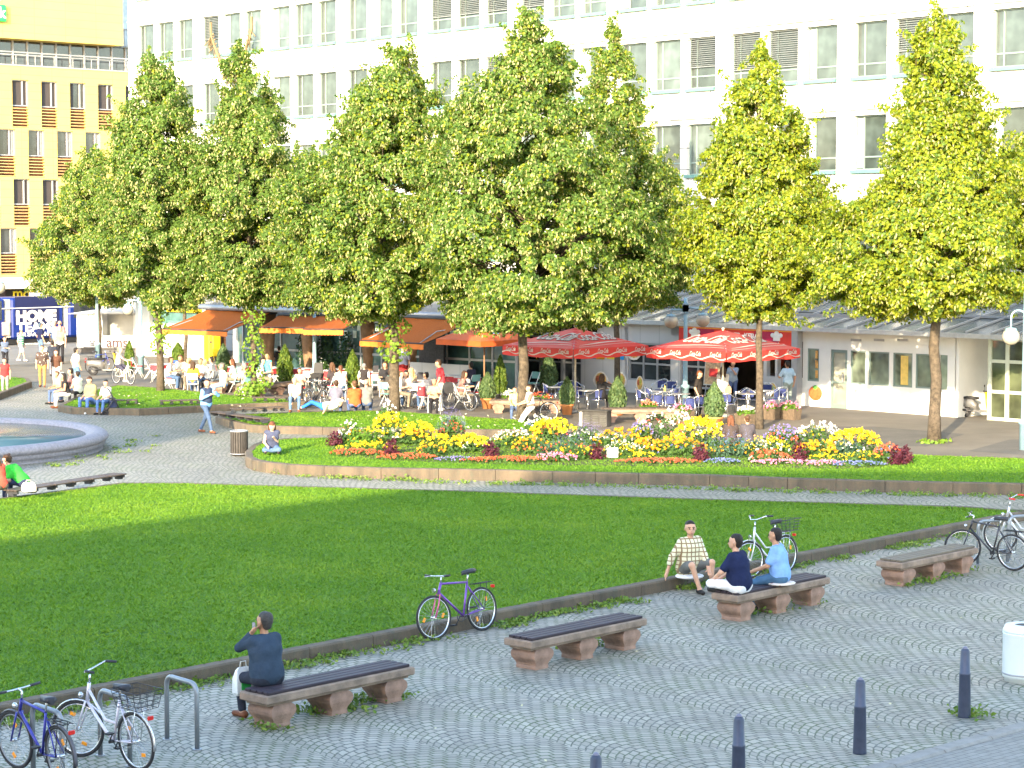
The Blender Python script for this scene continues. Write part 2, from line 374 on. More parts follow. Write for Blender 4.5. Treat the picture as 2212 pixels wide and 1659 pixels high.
# kerb and footway in the near corner
kd = (P(2212, 1568) - P(1898, 1659)).normalized(); kn = Vector((kd.y, -kd.x, 0)); k0 = P(1898, 1659) - kd * 6
s = MB()
for i in range(30):
    a0 = k0 + kd * (i * 1.0); a1 = k0 + kd * (i * 1.0 + .985)
    secs = []
    for q in (a0, a1): secs.append([q + Vector((0, 0, -.05)), q + Vector((0, 0, .05)), q + kn * .05 + Vector((0, 0, .085)), q + kn * .23 + Vector((0, 0, .085)), q + kn * .26 + Vector((0, 0, .06)), q + kn * .26 + Vector((0, 0, -.05))])
    s.loft(secs)
tag(s.build('kerb', mat('granite_kerb', (.25, .235, .21), .8, 0, .15, 8, .4, 60)), kind='structure')
q0, q1 = k0 + kn * .26, k0 + kd * 30 + kn * .26
sheet('footway', [q0, q1, q1 + kn * 6, q0 + kn * 6], .055, slab_mat('footway_pavers', (.25, .235, .205), (.21, .2, .175), (.11, .105, .09), .2, .1, .006))

# ================= raised lawns =================
def offset_in(poly, d):
    n = len(poly); out = []
    ar = sum(poly[i].x * poly[(i + 1) % n].y - poly[(i + 1) % n].x * poly[i].y for i in range(n)); sg = 1 if ar > 0 else -1
    for i in range(n):
        a, b, c = poly[i - 1], poly[i], poly[(i + 1) % n]
        e1, e2 = (b - a).to_2d().normalized(), (c - b).to_2d().normalized()
        n1, n2 = Vector((-e1.y, e1.x)) * sg, Vector((-e2.y, e2.x)) * sg
        m = (n1 + n2); m = m.normalized() / max(.5, m.normalized().dot(n1)) if m.length > .05 else n1
        out.append(Vector((b.x + m.x * d, b.y + m.y * d, 0)))
    return out
def in_poly(pts, poly):
    x, y = pts[:, 0], pts[:, 1]; r = np.zeros(len(pts), bool); n = len(poly)
    for i in range(n):
        a, b = poly[i], poly[i - 1]
        c = ((a.y > y) != (b.y > y)) & (x < (b.x - a.x) * (y - a.y) / ((b.y - a.y) if abs(b.y - a.y) > 1e-9 else 1e-9) + a.x)
        r ^= c
    return r
def visible(p, mx=60):
    """keep what falls in or near the frame"""
    X = p[:, 0] / p[:, 1] * F + CX
    return (X > -mx) & (X < 2212 + mx)
def lawn(pix, z, dens, kw=.2, straight=1.3, hgt=(.022, .045), cap=400000):
    outer = [P(q[0], q[1], q[2] if len(q) > 2 else z) for q in pix]; fine = []
    for i, p in enumerate(outer):
        q = outer[(i + 1) % len(outer)]; k = max(1, int((q - p).to_2d().length / straight + .5))
        for j in range(k): fine.append(p.lerp(q, j / k))
    inner = offset_in(fine, kw); n = len(fine); s = MB()
    for i in range(n):
        j = (i + 1) % n; a, b, c, d = fine[i], fine[j], inner[j], inner[i]; e = (b - a).to_2d().length
        if e < .02: continue
        t = min(.006 / e, .2)
        a, b, c, d = a.lerp(b, t), b.lerp(a, t), c.lerp(d, t), d.lerp(c, t)
        mid = Vector(((d.x - a.x), (d.y - a.y), 0)) * .12
        for_a = [(a.x, a.y, -.05), (a.x, a.y, z - .025), (a.x + mid.x, a.y + mid.y, z), (d.x, d.y, z), (d.x, d.y, z - .12)]
        mid = Vector(((c.x - b.x), (c.y - b.y), 0)) * .12
        for_b = [(b.x, b.y, -.05), (b.x, b.y, z - .025), (b.x + mid.x, b.y + mid.y, z), (c.x, c.y, z), (c.x, c.y, z - .12)]
        s.loft([for_a, for_b])
    tag(s.build('kerb', KERB), kind='structure')
    sheet('lawn', inner, z - .012, LAWN)
    P_ = np.array([[p.x, p.y] for p in inner]); lo, hi = P_.min(0), P_.max(0)
    num = min(int((hi - lo).prod() * dens), 3000000)
    pts = lo + NP.rand(num, 2) * (hi - lo); pts = pts[in_poly(pts, inner)]
    pts = pts[visible(pts)][:cap]; k = len(pts)
    ang = NP.rand(k) * 2 * np.pi; wv = np.stack([np.cos(ang), np.sin(ang)], 1) * (.010 + .012 * NP.rand(k, 1))
    h = hgt[0] + (hgt[1] - hgt[0]) * NP.rand(k); ln = NP.normal(size=(k, 2)) * .05
    v = np.zeros((k, 3, 3)); v[:, 0, :2] = pts - wv; v[:, 1, :2] = pts + wv; v[:, 2, :2] = pts + ln
    v[:, :2, 2] = z - .02; v[:, 2, 2] = z - .012 + h
    tag(link('grass', npmesh('grass', v.reshape(-1, 3), np.arange(3 * k).reshape(k, 3), [GRASS])), 'short mown grass on the raised lawn', 'grass', kind='stuff')
    return inner
L1 = lawn([(-160, 1590, 0), (2255, 1117, 0), (2200, 1102), (2090, 1093), (1500, 1076), (1000, 1059), (600, 1048), (400, 1042), (262, 1042), (75, 1066), (-160, 1094)], .20, 800)
L2 = lawn([(529, 974), (531, 986), (545, 993), (573, 998), (620, 1003), (700, 1007), (823, 1011), (947, 1013), (1070, 1015), (1194, 1019), (1379, 1023), (1533, 1026), (1701, 1033), (1912, 1039), (2207, 1045), (2400, 1050), (2400, 998), (2181, 987), (1962, 980), (1850, 966), (1500, 951), (1000, 945), (697, 944), (620, 946), (571, 950), (545, 960)], .28, 420)
L3 = lawn([(465, 899), (494, 908), (531, 917), (581, 920), (697, 923), (860, 926), (1050, 928), (1235, 930), (1262, 922), (1250, 917), (1211, 912), (1087, 903), (1022, 899), (858, 887), (790, 886), (690, 888), (600, 891), (520, 894)], .24, 280)
L5 = lawn([(125, 875), (155, 880), (302, 883), (425, 877), (505, 873), (600, 870), (668, 867), (640, 862), (560, 858), (475, 849), (337, 836), (250, 831), (185, 845)], .24, 260)
L4 = lawn([(-60, 862), (0, 850), (69, 824), (62, 816), (-60, 806)], .25, 150)

# weeds rooted along kerbs and round bench feet
def weeds(pts, size, n_each, m, spread=.12, up=.06):
    pts = np.array([[p[0], p[1], p[2] if len(p) > 2 else 0.0] for p in pts]); k = len(pts)
    q = np.repeat(pts, n_each, 0) + np.column_stack([NP.normal(size=(k * n_each, 2)) * spread, np.abs(NP.normal(size=k * n_each)) * up + .012])
    v, f = scatter_quads(q, NP.normal(size=q.shape) + np.array([0, -.2, 1.0]), size * (.5 + NP.rand(len(q))), size * 1.6 * (.5 + NP.rand(len(q))))
    v[:, 2] = np.maximum(v[:, 2], .004)
    return link('weeds', npmesh('weeds', v, f, [m]))
WEED = leafmat('weed_leaves', [(.07, .14, .02), (.13, .22, .03), (.22, .28, .06)], .25)
wl = []
for i in range(420):
    t = R.random(); x = -60 + t * 2250; y = 1516.6 - (x - 215) * (.2475 if x < 615 else .2475)
    # follow the ground line of the long kerb
    xs = [-160, 215, 358.8, 478.4, 615.5, 891.9, 1177.5, 1461, 1737, 1792, 2077.6, 2212]; ys = [1590 - (q + 160) * .1958 for q in xs]
    p = P(x, float(np.interp(x, xs, ys)) + abs(R.gauss(0, 6)) + 1)
    if math.sin(p.x * 1.7) + math.sin(p.x * 4.1 + 1) + R.gauss(0, .9) > -.4: wl.append(p)
tag(weeds(wl, .04, 18, WEED, .075, .03), 'weeds and grass tufts growing along the foot of the long kerb', 'weeds', kind='stuff')
wl = []
for (x0, y0, x1, y1, k) in ((660, 1540, 880, 1500, 22), (1210, 1400, 1370, 1375, 16), (1620, 1330, 1760, 1300, 14), (1960, 1262, 2100, 1235, 12), (540, 1567, 600, 1575, 5), (2080, 1551, 2110, 1545, 6), (90, 1012, 330, 968, 13), (240, 965, 330, 955, 7), (700, 1520, 790, 1530, 8)):
    for i in range(k):
        t = R.random(); wl.append(P(x0 + (x1 - x0) * t + R.gauss(0, 5), y0 + (y1 - y0) * t + R.gauss(0, 5)))
tag(weeds(wl, .045, 22, WEED, .1, .04), 'weeds in the joints round bench feet, bollard and fountain', 'weeds', kind='stuff')
wl = [P(x, float(np.interp(x, [530, 620, 947, 1379, 1701, 2207], [1006, 1027, 1040, 1052, 1061, 1073])) + R.random() * 5) for x in [R.uniform(540, 2212) for _ in range(170)]]
tag(weeds(wl, .045, 14, WEED, .1, .04), 'weeds along the foot of the flower lawn kerb', 'weeds', kind='stuff')
# pale blossoms and litter fallen on the ground
lt = []
for i in range(200):
    if i < 60: p = P(R.uniform(470, 2212), R.uniform(1250, 1659)); z = .006
    elif i < 150: p = P(R.uniform(720, 1230), R.uniform(890, 924), .3); z = .30
    else: p = P(R.uniform(250, 620), R.uniform(845, 880), .29); z = .29
    lt.append((p.x, p.y, z + .01))
q = np.array(lt); v, f = scatter_quads(q, NP.normal(size=q.shape) * .3 + np.array([0, 0, 1.0]), np.where(np.arange(200) < 60, .035, .08), np.where(np.arange(200) < 60, .05, .11))
tag(link('litter', npmesh('litter', v, f, [mat('paper_scraps', (.55, .52, .32), .8)])), 'scraps of paper and dry leaves scattered over paving and grass', 'litter', kind='stuff')
# ================= materials of the buildings =================
def panel_mat(name, c, pw, ph, line=.55, streak=0.0, rough=.55):
    m, nt, b, out = nodes(name); tc = N(nt, 'ShaderNodeTexCoord').outputs['Object']
    sx = N(nt, 'ShaderNodeSeparateXYZ'); nt.links.new(tc, sx.inputs[0]); xy = N(nt, 'ShaderNodeCombineXYZ')
    nt.links.new(MA(nt, 'ADD', sx.outputs[0], sx.outputs[1]), xy.inputs[0]); nt.links.new(sx.outputs[2], xy.inputs[1])
    br = N(nt, 'ShaderNodeTexBrick', i_Scale=1.0, offset=0.0)
    for k, v in (('Color1', c + (1,)), ('Color2', tuple(q * .96 for q in c) + (1,)), ('Mortar', tuple(q * line for q in c) + (1,)), ('Mortar Size', .016), ('Brick Width', pw), ('Row Height', ph)): br.inputs[k].default_value = v
    nt.links.new(xy.outputs[0], br.inputs['Vector'])
    col = MIX(nt, 1.0, br.outputs['Color'], RAMP(nt, NOISE(nt, tc, .6, 5), (.3, .93), (.7, 1.04)), 'MULTIPLY')
    if streak:
        mp = N(nt, 'ShaderNodeMapping'); mp.inputs['Scale'].default_value = (7, 7, 2.5); nt.links.new(tc, mp.inputs[0])
        f = RAMP(nt, NOISE(nt, mp.outputs[0], 1.0, 6, .8), (.66, 0.0), (.72, streak))
        col = MIX(nt, f, col, (.07, .07, .08))
    nt.links.new(col, b.inputs['Base Color']); b.inputs['Roughness'].default_value = rough; b.inputs['Specular IOR Level'].default_value = .3
    BUMP(nt, b, br.outputs['Fac'], -.3); return m
def glass_mat(name, c, spec=1.0, rough=.06, var=.4):
    m, nt, b, out = nodes(name); tc = N(nt, 'ShaderNodeTexCoord').outputs['Object']
    oi = N(nt, 'ShaderNodeObjectInfo').outputs['Random']
    col = MIX(nt, RAMP(nt, NOISE(nt, tc, .8, 3), (.35, 0.0), (.65, 1.0)), tuple(q * (1 - var) for q in c), tuple(q * (1 + var) for q in c))
    col = MIX(nt, 1.0, col, RAMP(nt, oi, (0.0, .55), (1.0, 1.4)), 'MULTIPLY')
    nt.links.new(col, b.inputs['Base Color']); b.inputs['Roughness'].default_value = rough; b.inputs['Specular IOR Level'].default_value = spec
    b.inputs['Coat Weight'].default_value = .25; b.inputs['Coat Roughness'].default_value = .03; return m
WHITE = panel_mat('white_cladding', (.60, .60, .585), 6.47, .9, .10, .7)
WPAINT = mat('white_paint', (.66, .66, .64), .5, 0, .05, 2)
WFRAME = mat('office_frame', (.17, .23, .215), .4, 0, .04, 2)
TEAL = mat('teal_sill_metal', (.10, .215, .195), .4, 0, .08, 3)
GLS = glass_mat('office_glass', (.06, .08, .076), .7)
GLSD = glass_mat('dark_shop_glass', (.025, .03, .035), .8, .05, .5)
GLST = glass_mat('teal_cafe_glass', (.06, .13, .13), .8, .05, .4)
GLSG = glass_mat('green_lobby_glass', (.10, .12, .065), .8, .06, .6)
BLIND = slab_mat('window_blind', (.42, .43, .40), (.36, .37, .35), (.18, .18, .18), 50, .09, .012, .6, 0)
GREYP = panel_mat('grey_shop_panel', (.50, .50, .50), 1.05, 3.0, .7)
GREYM = mat('grey_metal', (.33, .34, .36), .45, .3, .08, 3)
DARKM = mat('dark_metal', (.05, .05, .055), .5, .3, .1, 6)
BLACK = mat('matt_black', (.018, .018, .02), .6, 0, .2, 8)
CHROME = mat('bright_metal', (.62, .63, .65), .25, .9, .05, 8)
YEL = panel_mat('yellow_cladding', (.66, .50, .135), 2.37, .55, .72)
ROOFM = mat('ribbed_roof_metal', (.30, .32, .35), .45, .5, .1, 2)

class Wall:
    """vertical plane through O; local x runs to the right of the picture, local y into the building"""
    def __init__(s, O, rz):
        s.O = Vector((O[0], O[1], 0)); s.rz = rz; s.d = Vector((math.cos(rz), math.sin(rz), 0)); s.n = Vector((-s.d.y, s.d.x, 0))
    def loc(s, x, y, off=0.0):
        r = ray(x, y); c = Vector((0, 0, HC)); k = s.n.dot(s.O + s.n * off - c) / s.n.dot(r); p = c + r * k
        return (p - s.O).dot(s.d), p.z
    def X(s, x, off=0.0): return s.loc(x, 700, off)[0]
    def rect(s, x0, x1, y0, y1, off=0.0):
        a, b = s.X(x0, off), s.X(x1, off); zt = s.loc((x0 + x1) / 2, y0, off)[1]; zb = s.loc((x0 + x1) / 2, y1, off)[1]
        return a, b, zb, zt
    def world(s, x, y, z): return s.O + s.d * x + s.n * y + Vector((0, 0, z))

# ================= white office building =================
t0 = at0 = AT(1794, 370, 85.4)
OFF = Wall((t0.x, t0.y), RZA)
off = empty('office_building', OFF.O, RZA, 'long white office building with rows of teal silled windows behind the trees', 'office building')
PIT, W0, NB = 6.47, -51.6, 12
SILL = [5.17 + 3.6 * k for k in range(5)]; WH = 2.12; WW = 1.62; WG = 2.01
m = MB(); x_end = W0 + .9 + PIT * NB
bays = [W0 + .95 + i * PIT for i in range(NB)]
for k in range(6):                       # spandrels between rows, full length
    zb = SILL[k - 1] + WH if k else 0.0; zt = SILL[k] if k < 5 else 26.0
    m.bb(W0, x_end + .1, 0, 9, zb, zt)
for i in range(NB + 1):                  # pillars and mullion piers in every row
    xa = W0 if i == 0 else bays[i - 1] + 2 * WG + WW
    xb = bays[i] if i < NB else x_end + .1
    for k in range(5): m.bb(xa, xb, 0, 9, SILL[k], SILL[k] + WH)
for b0 in bays:
    for j in (0, 1):
        for k in range(5): m.bb(b0 + j * WG + WW, b0 + (j + 1) * WG, 0, 9, SILL[k], SILL[k] + WH)
m.build('wall', WHITE, off)
m = MB()                                  # vertical pilasters proud of the skin, one per bay
for i in range(NB + 1):
    xa = W0 if i == 0 else bays[i - 1] + 2 * WG + WW; xb = bays[i] if i < NB else x_end
    m.bb(xa + .12, xb - .12, -.14, -.002, 3.9, 26)
m.build('pilaster', WPAINT, off)
m = MB()                                  # thin shadow lips over each window row
for k in range(5): MB().bb(W0, x_end, -.13, -.002, SILL[k] + WH + .22, SILL[k] + WH + .30).build('lintel', WPAINT, off)
fr = MB(); t_ = .055
fr.bb(0, t_, .16, .3, 0, WH); fr.bb(WW - t_, WW, .18, .3, 0, WH); fr.bb(t_, WW - t_, .18, .3, 0, t_); fr.bb(t_, WW - t_, .18, .3, WH - t_, WH)
fr.bb(t_, WW - t_, .20, .28, .48, .54); fr.bb(.36, .42, .20, .28, t_, .48); fr.bb(.36, .42, .20, .28, .54, WH - t_)
FRM = fr.mesh('window', WFRAME); SIL = MB().bb(-.04, WW + .04, -.16, .18, -.13, 0).mesh('sill', TEAL)
PAN = MB().bb(.03, WW - .03, .24, .255, .03, WH - .03).mesh('pane', GLS)
BL = {}
count = 0
rest = MB()
for k in (3, 2, 1, 4, 0):
    for i, b0 in enumerate(bays):
        for j in range(3):
            x = b0 + j * WG; wp = OFF.world(x + .7, 0, SILL[k] + 1)
            X_ = wp.x / wp.y * F + CX; Y_ = 510 - (wp.z - HC) / wp.y * F
            if not (-40 < X_ < 2240 and -60 < Y_) or count >= 100:
                x1_, zz_ = x + WW, SILL[k]; rest.bb(x, x1_, .24, .255, zz_, zz_ + WH, 0); rest.bb(x, x + .055, .16, .239, zz_, zz_ + WH, 1); rest.bb(x1_ - .055, x1_, .16, .239, zz_, zz_ + WH, 1); rest.bb(x + .055, x1_ - .055, .2, .239, zz_ + .48, zz_ + .54, 1); rest.bb(x + .055, x1_ - .055, .16, .239, zz_ + WH - .055, zz_ + WH, 1); rest.bb(x - .04, x1_ + .04, -.16, .15, zz_ - .13, zz_, 2)
                continue
            f = link('window', FRM, off, (x, 0, SILL[k])); link('pane', PAN, f); link('sill', SIL, f); count += 1
            rr = R.random()
            drop = 0
            if (k == 3 and 930 < X_ < 1180) or (k == 2 and 1350 < X_ < 1760 and j < 2 and i % 2) : drop = .72
            elif rr < .12: drop = R.choice([.35, .6, .95])
            if drop:
                if drop not in BL:
                    bm = MB(); n_ = int(drop * WH / .085)
                    for q in range(n_): bm.box((WW / 2, .12, WH - .05 - q * .085), (WW - .12, .05, .012), 0, 0, .5)
                    bm.bb(.06, WW - .06, .10, .15, WH - .06 - n_ * .085, WH - .02 - n_ * .085)
                    BL[drop] = bm.mesh('blind', mat('blind_slats', (.17, .19, .195), .6))
                link('blind', BL[drop], f)
            elif rr > .72:                   # curtain standing at one side
                if 'cur' not in BL: BL['cur'] = MB().bb(.08, .34, .215, .235, .1, WH - .1).mesh('curtain', mat('curtain_cloth', (.70, .72, .66), .8))
                link('curtain', BL['cur'], f)
if rest.v: rest.build('window_row', [GLS, WFRAME, TEAL], off)['kind'] = 'stuff'
# ground storey strip, ducts
m = MB(); m.bb(W0, x_end, -.08, -.004, 3.4, 4.55); m.build('plinth_band', GREYP, off)
for x0 in (3.2, 9.6, -6.0):
    m = MB(); m.tube([(x0, -.45, 4.9), (x0, -.45, 4.25), (x0 - .5, -.45, 3.95), (x0 - 2.2, -.45, 3.95)], .2, 10, 0, sm=True); m.build('air_duct', GREYM, off)

# antler-like metal sculpture hung on the facade
ax, az = OFF.loc(510, 165)
sroot = empty('wall_sculpture', OFF.world(ax, -.3, az), RZA, 'bronze U shaped spiky sculpture mounted on the white facade', 'sculpture')
m = MB(); mz = mat('bronze_rods', (.19, .14, .07), .6, .2)
arcp = [Vector((-1.9 * math.cos(t), 0, 2.3 * abs(math.cos(t)) ** 1.6)) for t in np.linspace(0, math.pi, 22)]
arcp = [Vector((-1.9, 0, 3.0))] + [Vector((p.x, 0, p.z)) for p in arcp] + [Vector((1.9, 0, 3.0))]
m.tube(arcp, .065, 6)
for i in range(1, len(arcp) - 1):
    p = arcp[i]
    for s_ in range(3): m.tube([p + Vector((R.uniform(-.08, .08), 0, 0)), p + Vector((p.x * .05 + R.uniform(-.3, .3), R.uniform(-.3, .1), R.uniform(-.65, -.25)))], .026, 4)
    m.tube([p, p * .88 + Vector((0, 0, .35))], .032, 4)
m.build('rods', mz, sroot)
MB().bb(-.08, .08, 0, .3, .0, .16).build('bracket', GREYM, sroot)

# ================= yellow building =================
yp = AT(50, 510, 146.0); YW = Wall((yp.x, yp.y), RZB)
yb = empty('yellow_building', YW.O, RZB, 'yellow clad building with staggered narrow windows and a glazed ribbon storey', 'building')
def yz(y, x=130): return YW.loc(x, y)[1]
xL, xR = -9.0, 22.0
zrib0, zrib1, ztop, zfas0, zfas1 = yz(148), yz(92), yz(-60), yz(622), yz(598)
rows = [(yz(177), yz(233), yz(279)), (yz(283), yz(339), yz(384)), (yz(388), yz(443), yz(489)), (yz(493), yz(547), yz(592))]
cols = [[YW.X(a) - .03 for a in (35, 99, 160, 219)], [YW.X(a) - .03 for a in (5, 69, 131, 191)]]
pit = (cols[0][3] - cols[0][0]) / 3; WWY = 1.24
m = MB()
zz = [zfas1] + [v for r_ in reversed(rows) for v in (r_[2], r_[0])] + [zrib0]
for a, b in zip(zz[0::2], zz[1::2]): m.bb(xL, xR, 0, 6, a, b)
allx = []
for ri, (zt, zm, zb) in enumerate(rows):
    st = cols[ri % 2][0]; st -= pit * 4; xs = []
    while st < xR - 2: xs.append(st); st += pit
    prev = xL
    for x in xs:
        if x > prev: m.bb(prev, x, 0, 6, zb, zt)
        if x + WWY > xL: prev = max(prev, x + WWY)
    m.bb(prev, xR, 0, 6, zb, zt); allx.append(xs)
m.build('wall', YEL, yb)
mu = MB().bb(xL, YW.X(262), -.7, 6, zrib1, ztop); mu.build('attic_storey', YEL, yb)
mu = MB().bb(xL, xR, -.08, .3, zfas0, zfas1); mu.build('fascia', mat('fascia_cream', (.72, .62, .42), .6), yb)
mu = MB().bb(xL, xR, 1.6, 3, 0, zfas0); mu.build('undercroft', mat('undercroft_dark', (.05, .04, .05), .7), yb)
for ri, (zt, zm, zb) in enumerate(rows):
    for x in allx[ri]:
        if not -8 < x < 10.5: continue
        f = MB().bb(x, x + .07, .16, .26, zm, zt).bb(x + WWY - .07, x + WWY, .16, .26, zm, zt).bb(x + .07, x + WWY - .07, .16, .26, zt - .07, zt).bb(x + .07, x + WWY - .07, .16, .26, zm, zm + .07).bb(x + .80, x + .90, .16, .24, zm + .07, zt - .07).build('window', GREYM, yb)
        MB().bb(x + .03, x + WWY - .03, .28, .3, zm, zt).build('pane', GLSD, f)
        if ri in (0, 2): MB().bb(x + .07, x + (WWY - .07 if R.random() < .6 else .4), .27, .279, zm + .07, zt - .07).build('blind', mat('grey_sunblind', (.05, .043, .042), .7, 0, .1, 30), f)
        else: MB().bb(x + .98, x + WWY - .1, .262, .279, zm + .07, zt - .07).build('curtain', mat('grey_curtain', (.3, .3, .29), .8), f)
        lv = MB(); n_ = 7; hh = (zm - zb) / n_
        for q in range(n_): lv.bb(x, x + WWY, .02, .14, zb + q * hh + .03, zb + q * hh + hh * .42)
        lv.build('louvre', mat('louvre_wood', (.46, .30, .13), .6), yb)
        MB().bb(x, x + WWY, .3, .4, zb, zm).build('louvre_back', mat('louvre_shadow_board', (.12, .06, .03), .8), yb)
m = MB().bb(xL, xR, .8, .9, zrib0, zrib1); m.build('ribbon_glass', glass_mat('ribbon_glass', (.05, .055, .07)), yb)
m = MB()
for i in range(26): m.bb(xL + i * 1.1, xL + i * 1.1 + .09, .68, .8, zrib0, zrib1)
m.bb(xL, xR, .7, .78, zrib0 + .95, zrib0 + 1.05); m.build('ribbon_mullion', GREYM, yb)
m = MB()
for i in range(20): m.tube([(xL + i * 1.45, .06, zrib0), (xL + i * 1.45, .06, zrib0 + .75)], .03, 6)
m.tube([(xL, .06, zrib0 + .75), (xR - 3, .06, zrib0 + .75)], .035, 6); m.bb(xL, xR, -.05, .05, zrib0 - .001, zrib0 + .1)
m.build('railing', mat('rail_grey', (.25, .26, .27), .5), yb)
xa = YW.X(262); m = MB().bb(xa + .02, xa + 4, .4, 6, zrib1, ztop); m.build('stair_glazing', glass_mat('stair_glass', (.3, .36, .42)), yb)
m = MB()
for i in range(9): m.tube([(xa + .2 + i * .28, .3, zrib1 + .2), (xa + .2 + i * .28, .3, zrib1 + 1.25)], .025, 6)
m.bb(xa, xa + 2.6, .2, .4, zrib1 + .05, zrib1 + .2); m.tube([(xa + .2, .3, zrib1 + 1.25), (xa + 2.5, .3, zrib1 + 1.25)], .03, 6); m.build('balcony', GREYM, yb)
x0, z0 = YW.loc(-14, 27, -.9)
gs = empty('shop_sign', YW.world(x0, -.78, z0), RZB, 'bright green square sign with a white letter k on the yellow wall', 'sign')
MB().rbox((0, -.12, 0), (1.75, .24, 1.1), .03).build('sign_panel', mat('sign_green', (.02, .55, .10), .4, 0, .04), gs)
text_mesh('lettering', 'k', 1.0, WPAINT, gs, (.55, -.25, .0), (math.pi / 2, 0, 0), 0, .03)
x0, z0 = YW.loc(62, 634, 1.4)
ms = empty('fascia_sign', YW.world(x0, 1.5, z0), RZB, 'yellow lettering reading mobil in the dark undercroft above the tram', 'sign')
text_mesh('lettering', 'mobil', 1.05, mat('sign_yellow', (.75, .60, .02), .5), ms, (0, 0, 0), (math.pi / 2, 0, 0), 0, .02)
MB().bb(-1.6, 1.6, .02, .09, -.55, .55).build('backing', BLACK, ms)
m = MB(); p0, p1 = YW.loc(88, 632, -.5), YW.loc(112, 607, -.5)
m.tube([(p0[0], -.5, p0[1] - .6), (p1[0], 0, p1[1])], .12, 8); m.tube([(p0[0] + .9, -.5, p0[1] - .6), (p1[0] + .5, 0, p1[1])], .06, 6); m.build('strut', GREYM, yb)

# ================= buildings behind the viewpoint that shade the square =================
bk = MB(); poly = [(14, -2.4), (-16.3, -2.4), (-27.3, -14.5), (-36, -24), (-36, -45), (14, -45)]
bk.prism([Vector((x, y, 0)) for x, y in poly], 0, 16.1)
hb = empty('department_store', (0, 0, 0), 0, 'tall plain building on the near side of the square', 'building'); bk.build('wall', mat('store_stone', (.48, .40, .34), .8, 0, .1, 1), hb)
m = MB()
for fl in range(3):
    for i in range(9): m.bb(-15 + i * 3.1, -13 + i * 3.1, -2.41, -2.36, 5.0 + fl * 3.4 if fl else 8.2, 7.0 + fl * 3.4 if fl else 8.3)
m.build('window', GLSD, hb)
tw = empty('office_tower', (-52, -24, 0), 0, 'taller slab block beside the near building', 'building'); MB().bb(-20, 18, 11, 19, 0, 23.0).build('wall', mat('tower_render', (.5, .47, .43), .8, 0, .1, 1), tw)
m = MB()
for fl in range(5):
    for i in range(10): m.bb(-18 + i * 3.4, -16 + i * 3.4, 18.95, 19.02, 4 + fl * 3.4, 6 + fl * 3.4)
m.build('window', GLSD, tw)

# ================= shop pavilion with glass canopy =================
PW = Wall((11.36, 77.8), RZA); PX = PW.X
pav = empty('shop_pavilion', PW.O, RZA, 'low grey and white shop pavilion under a sloping glass canopy', 'shop building')
ZE = 2.78
LEFT, RIGHT = PX(300), PX(2450)
def wrect(mb, x0, x1, y0, y1, n0, n1, mi=0):
    a, b, zb, zt = PW.rect(x0, x1, y0, y1); mb.bb(a, b, n0, n1, max(zb, 0), zt, mi); return a, b, max(zb, 0), zt
# canopy: gutter, rafters, panes, ridge
m = MB(); m.bb(LEFT, RIGHT, -.35, -.1, ZE - .03, ZE + .13); m.build('gutter', mat('gutter_white', (.45, .46, .45), .5, .1), pav)
dp = 5.2; zr = 3.95
m = MB(); k = 0; x = LEFT
while x < RIGHT:
    m.tube([(x, -.25, ZE + .17), (x, dp, zr + .06)], .045, 4, sm=False); x += 1.03
m.bb(LEFT, RIGHT, 1.95, 2.05, ZE + .12 + 2.2 / 5.45 * 1.13, ZE + .2 + 2.2 / 5.45 * 1.13); m.bb(LEFT, RIGHT, dp, dp + .12, zr - .05, zr + .14)
m.build('rafter', GREYM, pav)
m = MB(); m.loft([[(LEFT, -.25, ZE + .13), (LEFT, dp, zr), (LEFT, dp, zr - .02), (LEFT, -.25, ZE + .11)], [(RIGHT, -.25, ZE + .13), (RIGHT, dp, zr), (RIGHT, dp, zr - .02), (RIGHT, -.25, ZE + .11)]])
m.build('canopy_glass', glass_mat('canopy_glass', (.075, .085, .08), .4, .25, .3), pav)
# --- right hand white shop: wall with real openings
xs = [PX(v) for v in (1735, 1745, 1770, 1795, 1831, 1838, 1871, 1877, 1922, 1930, 1972, 1979, 2016, 2030, 2064)]
z_s = PW.loc(1900, 833)[1]; z_h = PW.loc(1900, 760)[1]
m = MB()
m.bb(xs[0], xs[14], 0, .25, z_h, ZE - .03)                                     # top band
m.bb(xs[0], xs[3], 0, .25, 0, z_s); m.bb(xs[4], xs[14], 0, .25, 0, z_s)        # parapet under the windows
for a, b in ((0, 1), (2, 3), (4, 5), (6, 7), (8, 9), (10, 11), (12, 13)): m.bb(xs[a], xs[b], 0, .25, z_s, z_h)
m.bb(xs[13] + .35, xs[14], 0, .25, z_s, z_h)
m.bb(xs[0], xs[14], .25, 5, ZE - .3, ZE - .04)                                 # flat roof
m.build('wall', WPAINT, pav)
GSH = glass_mat('shop_window', (.16, .20, .15), .9, .05, .7)
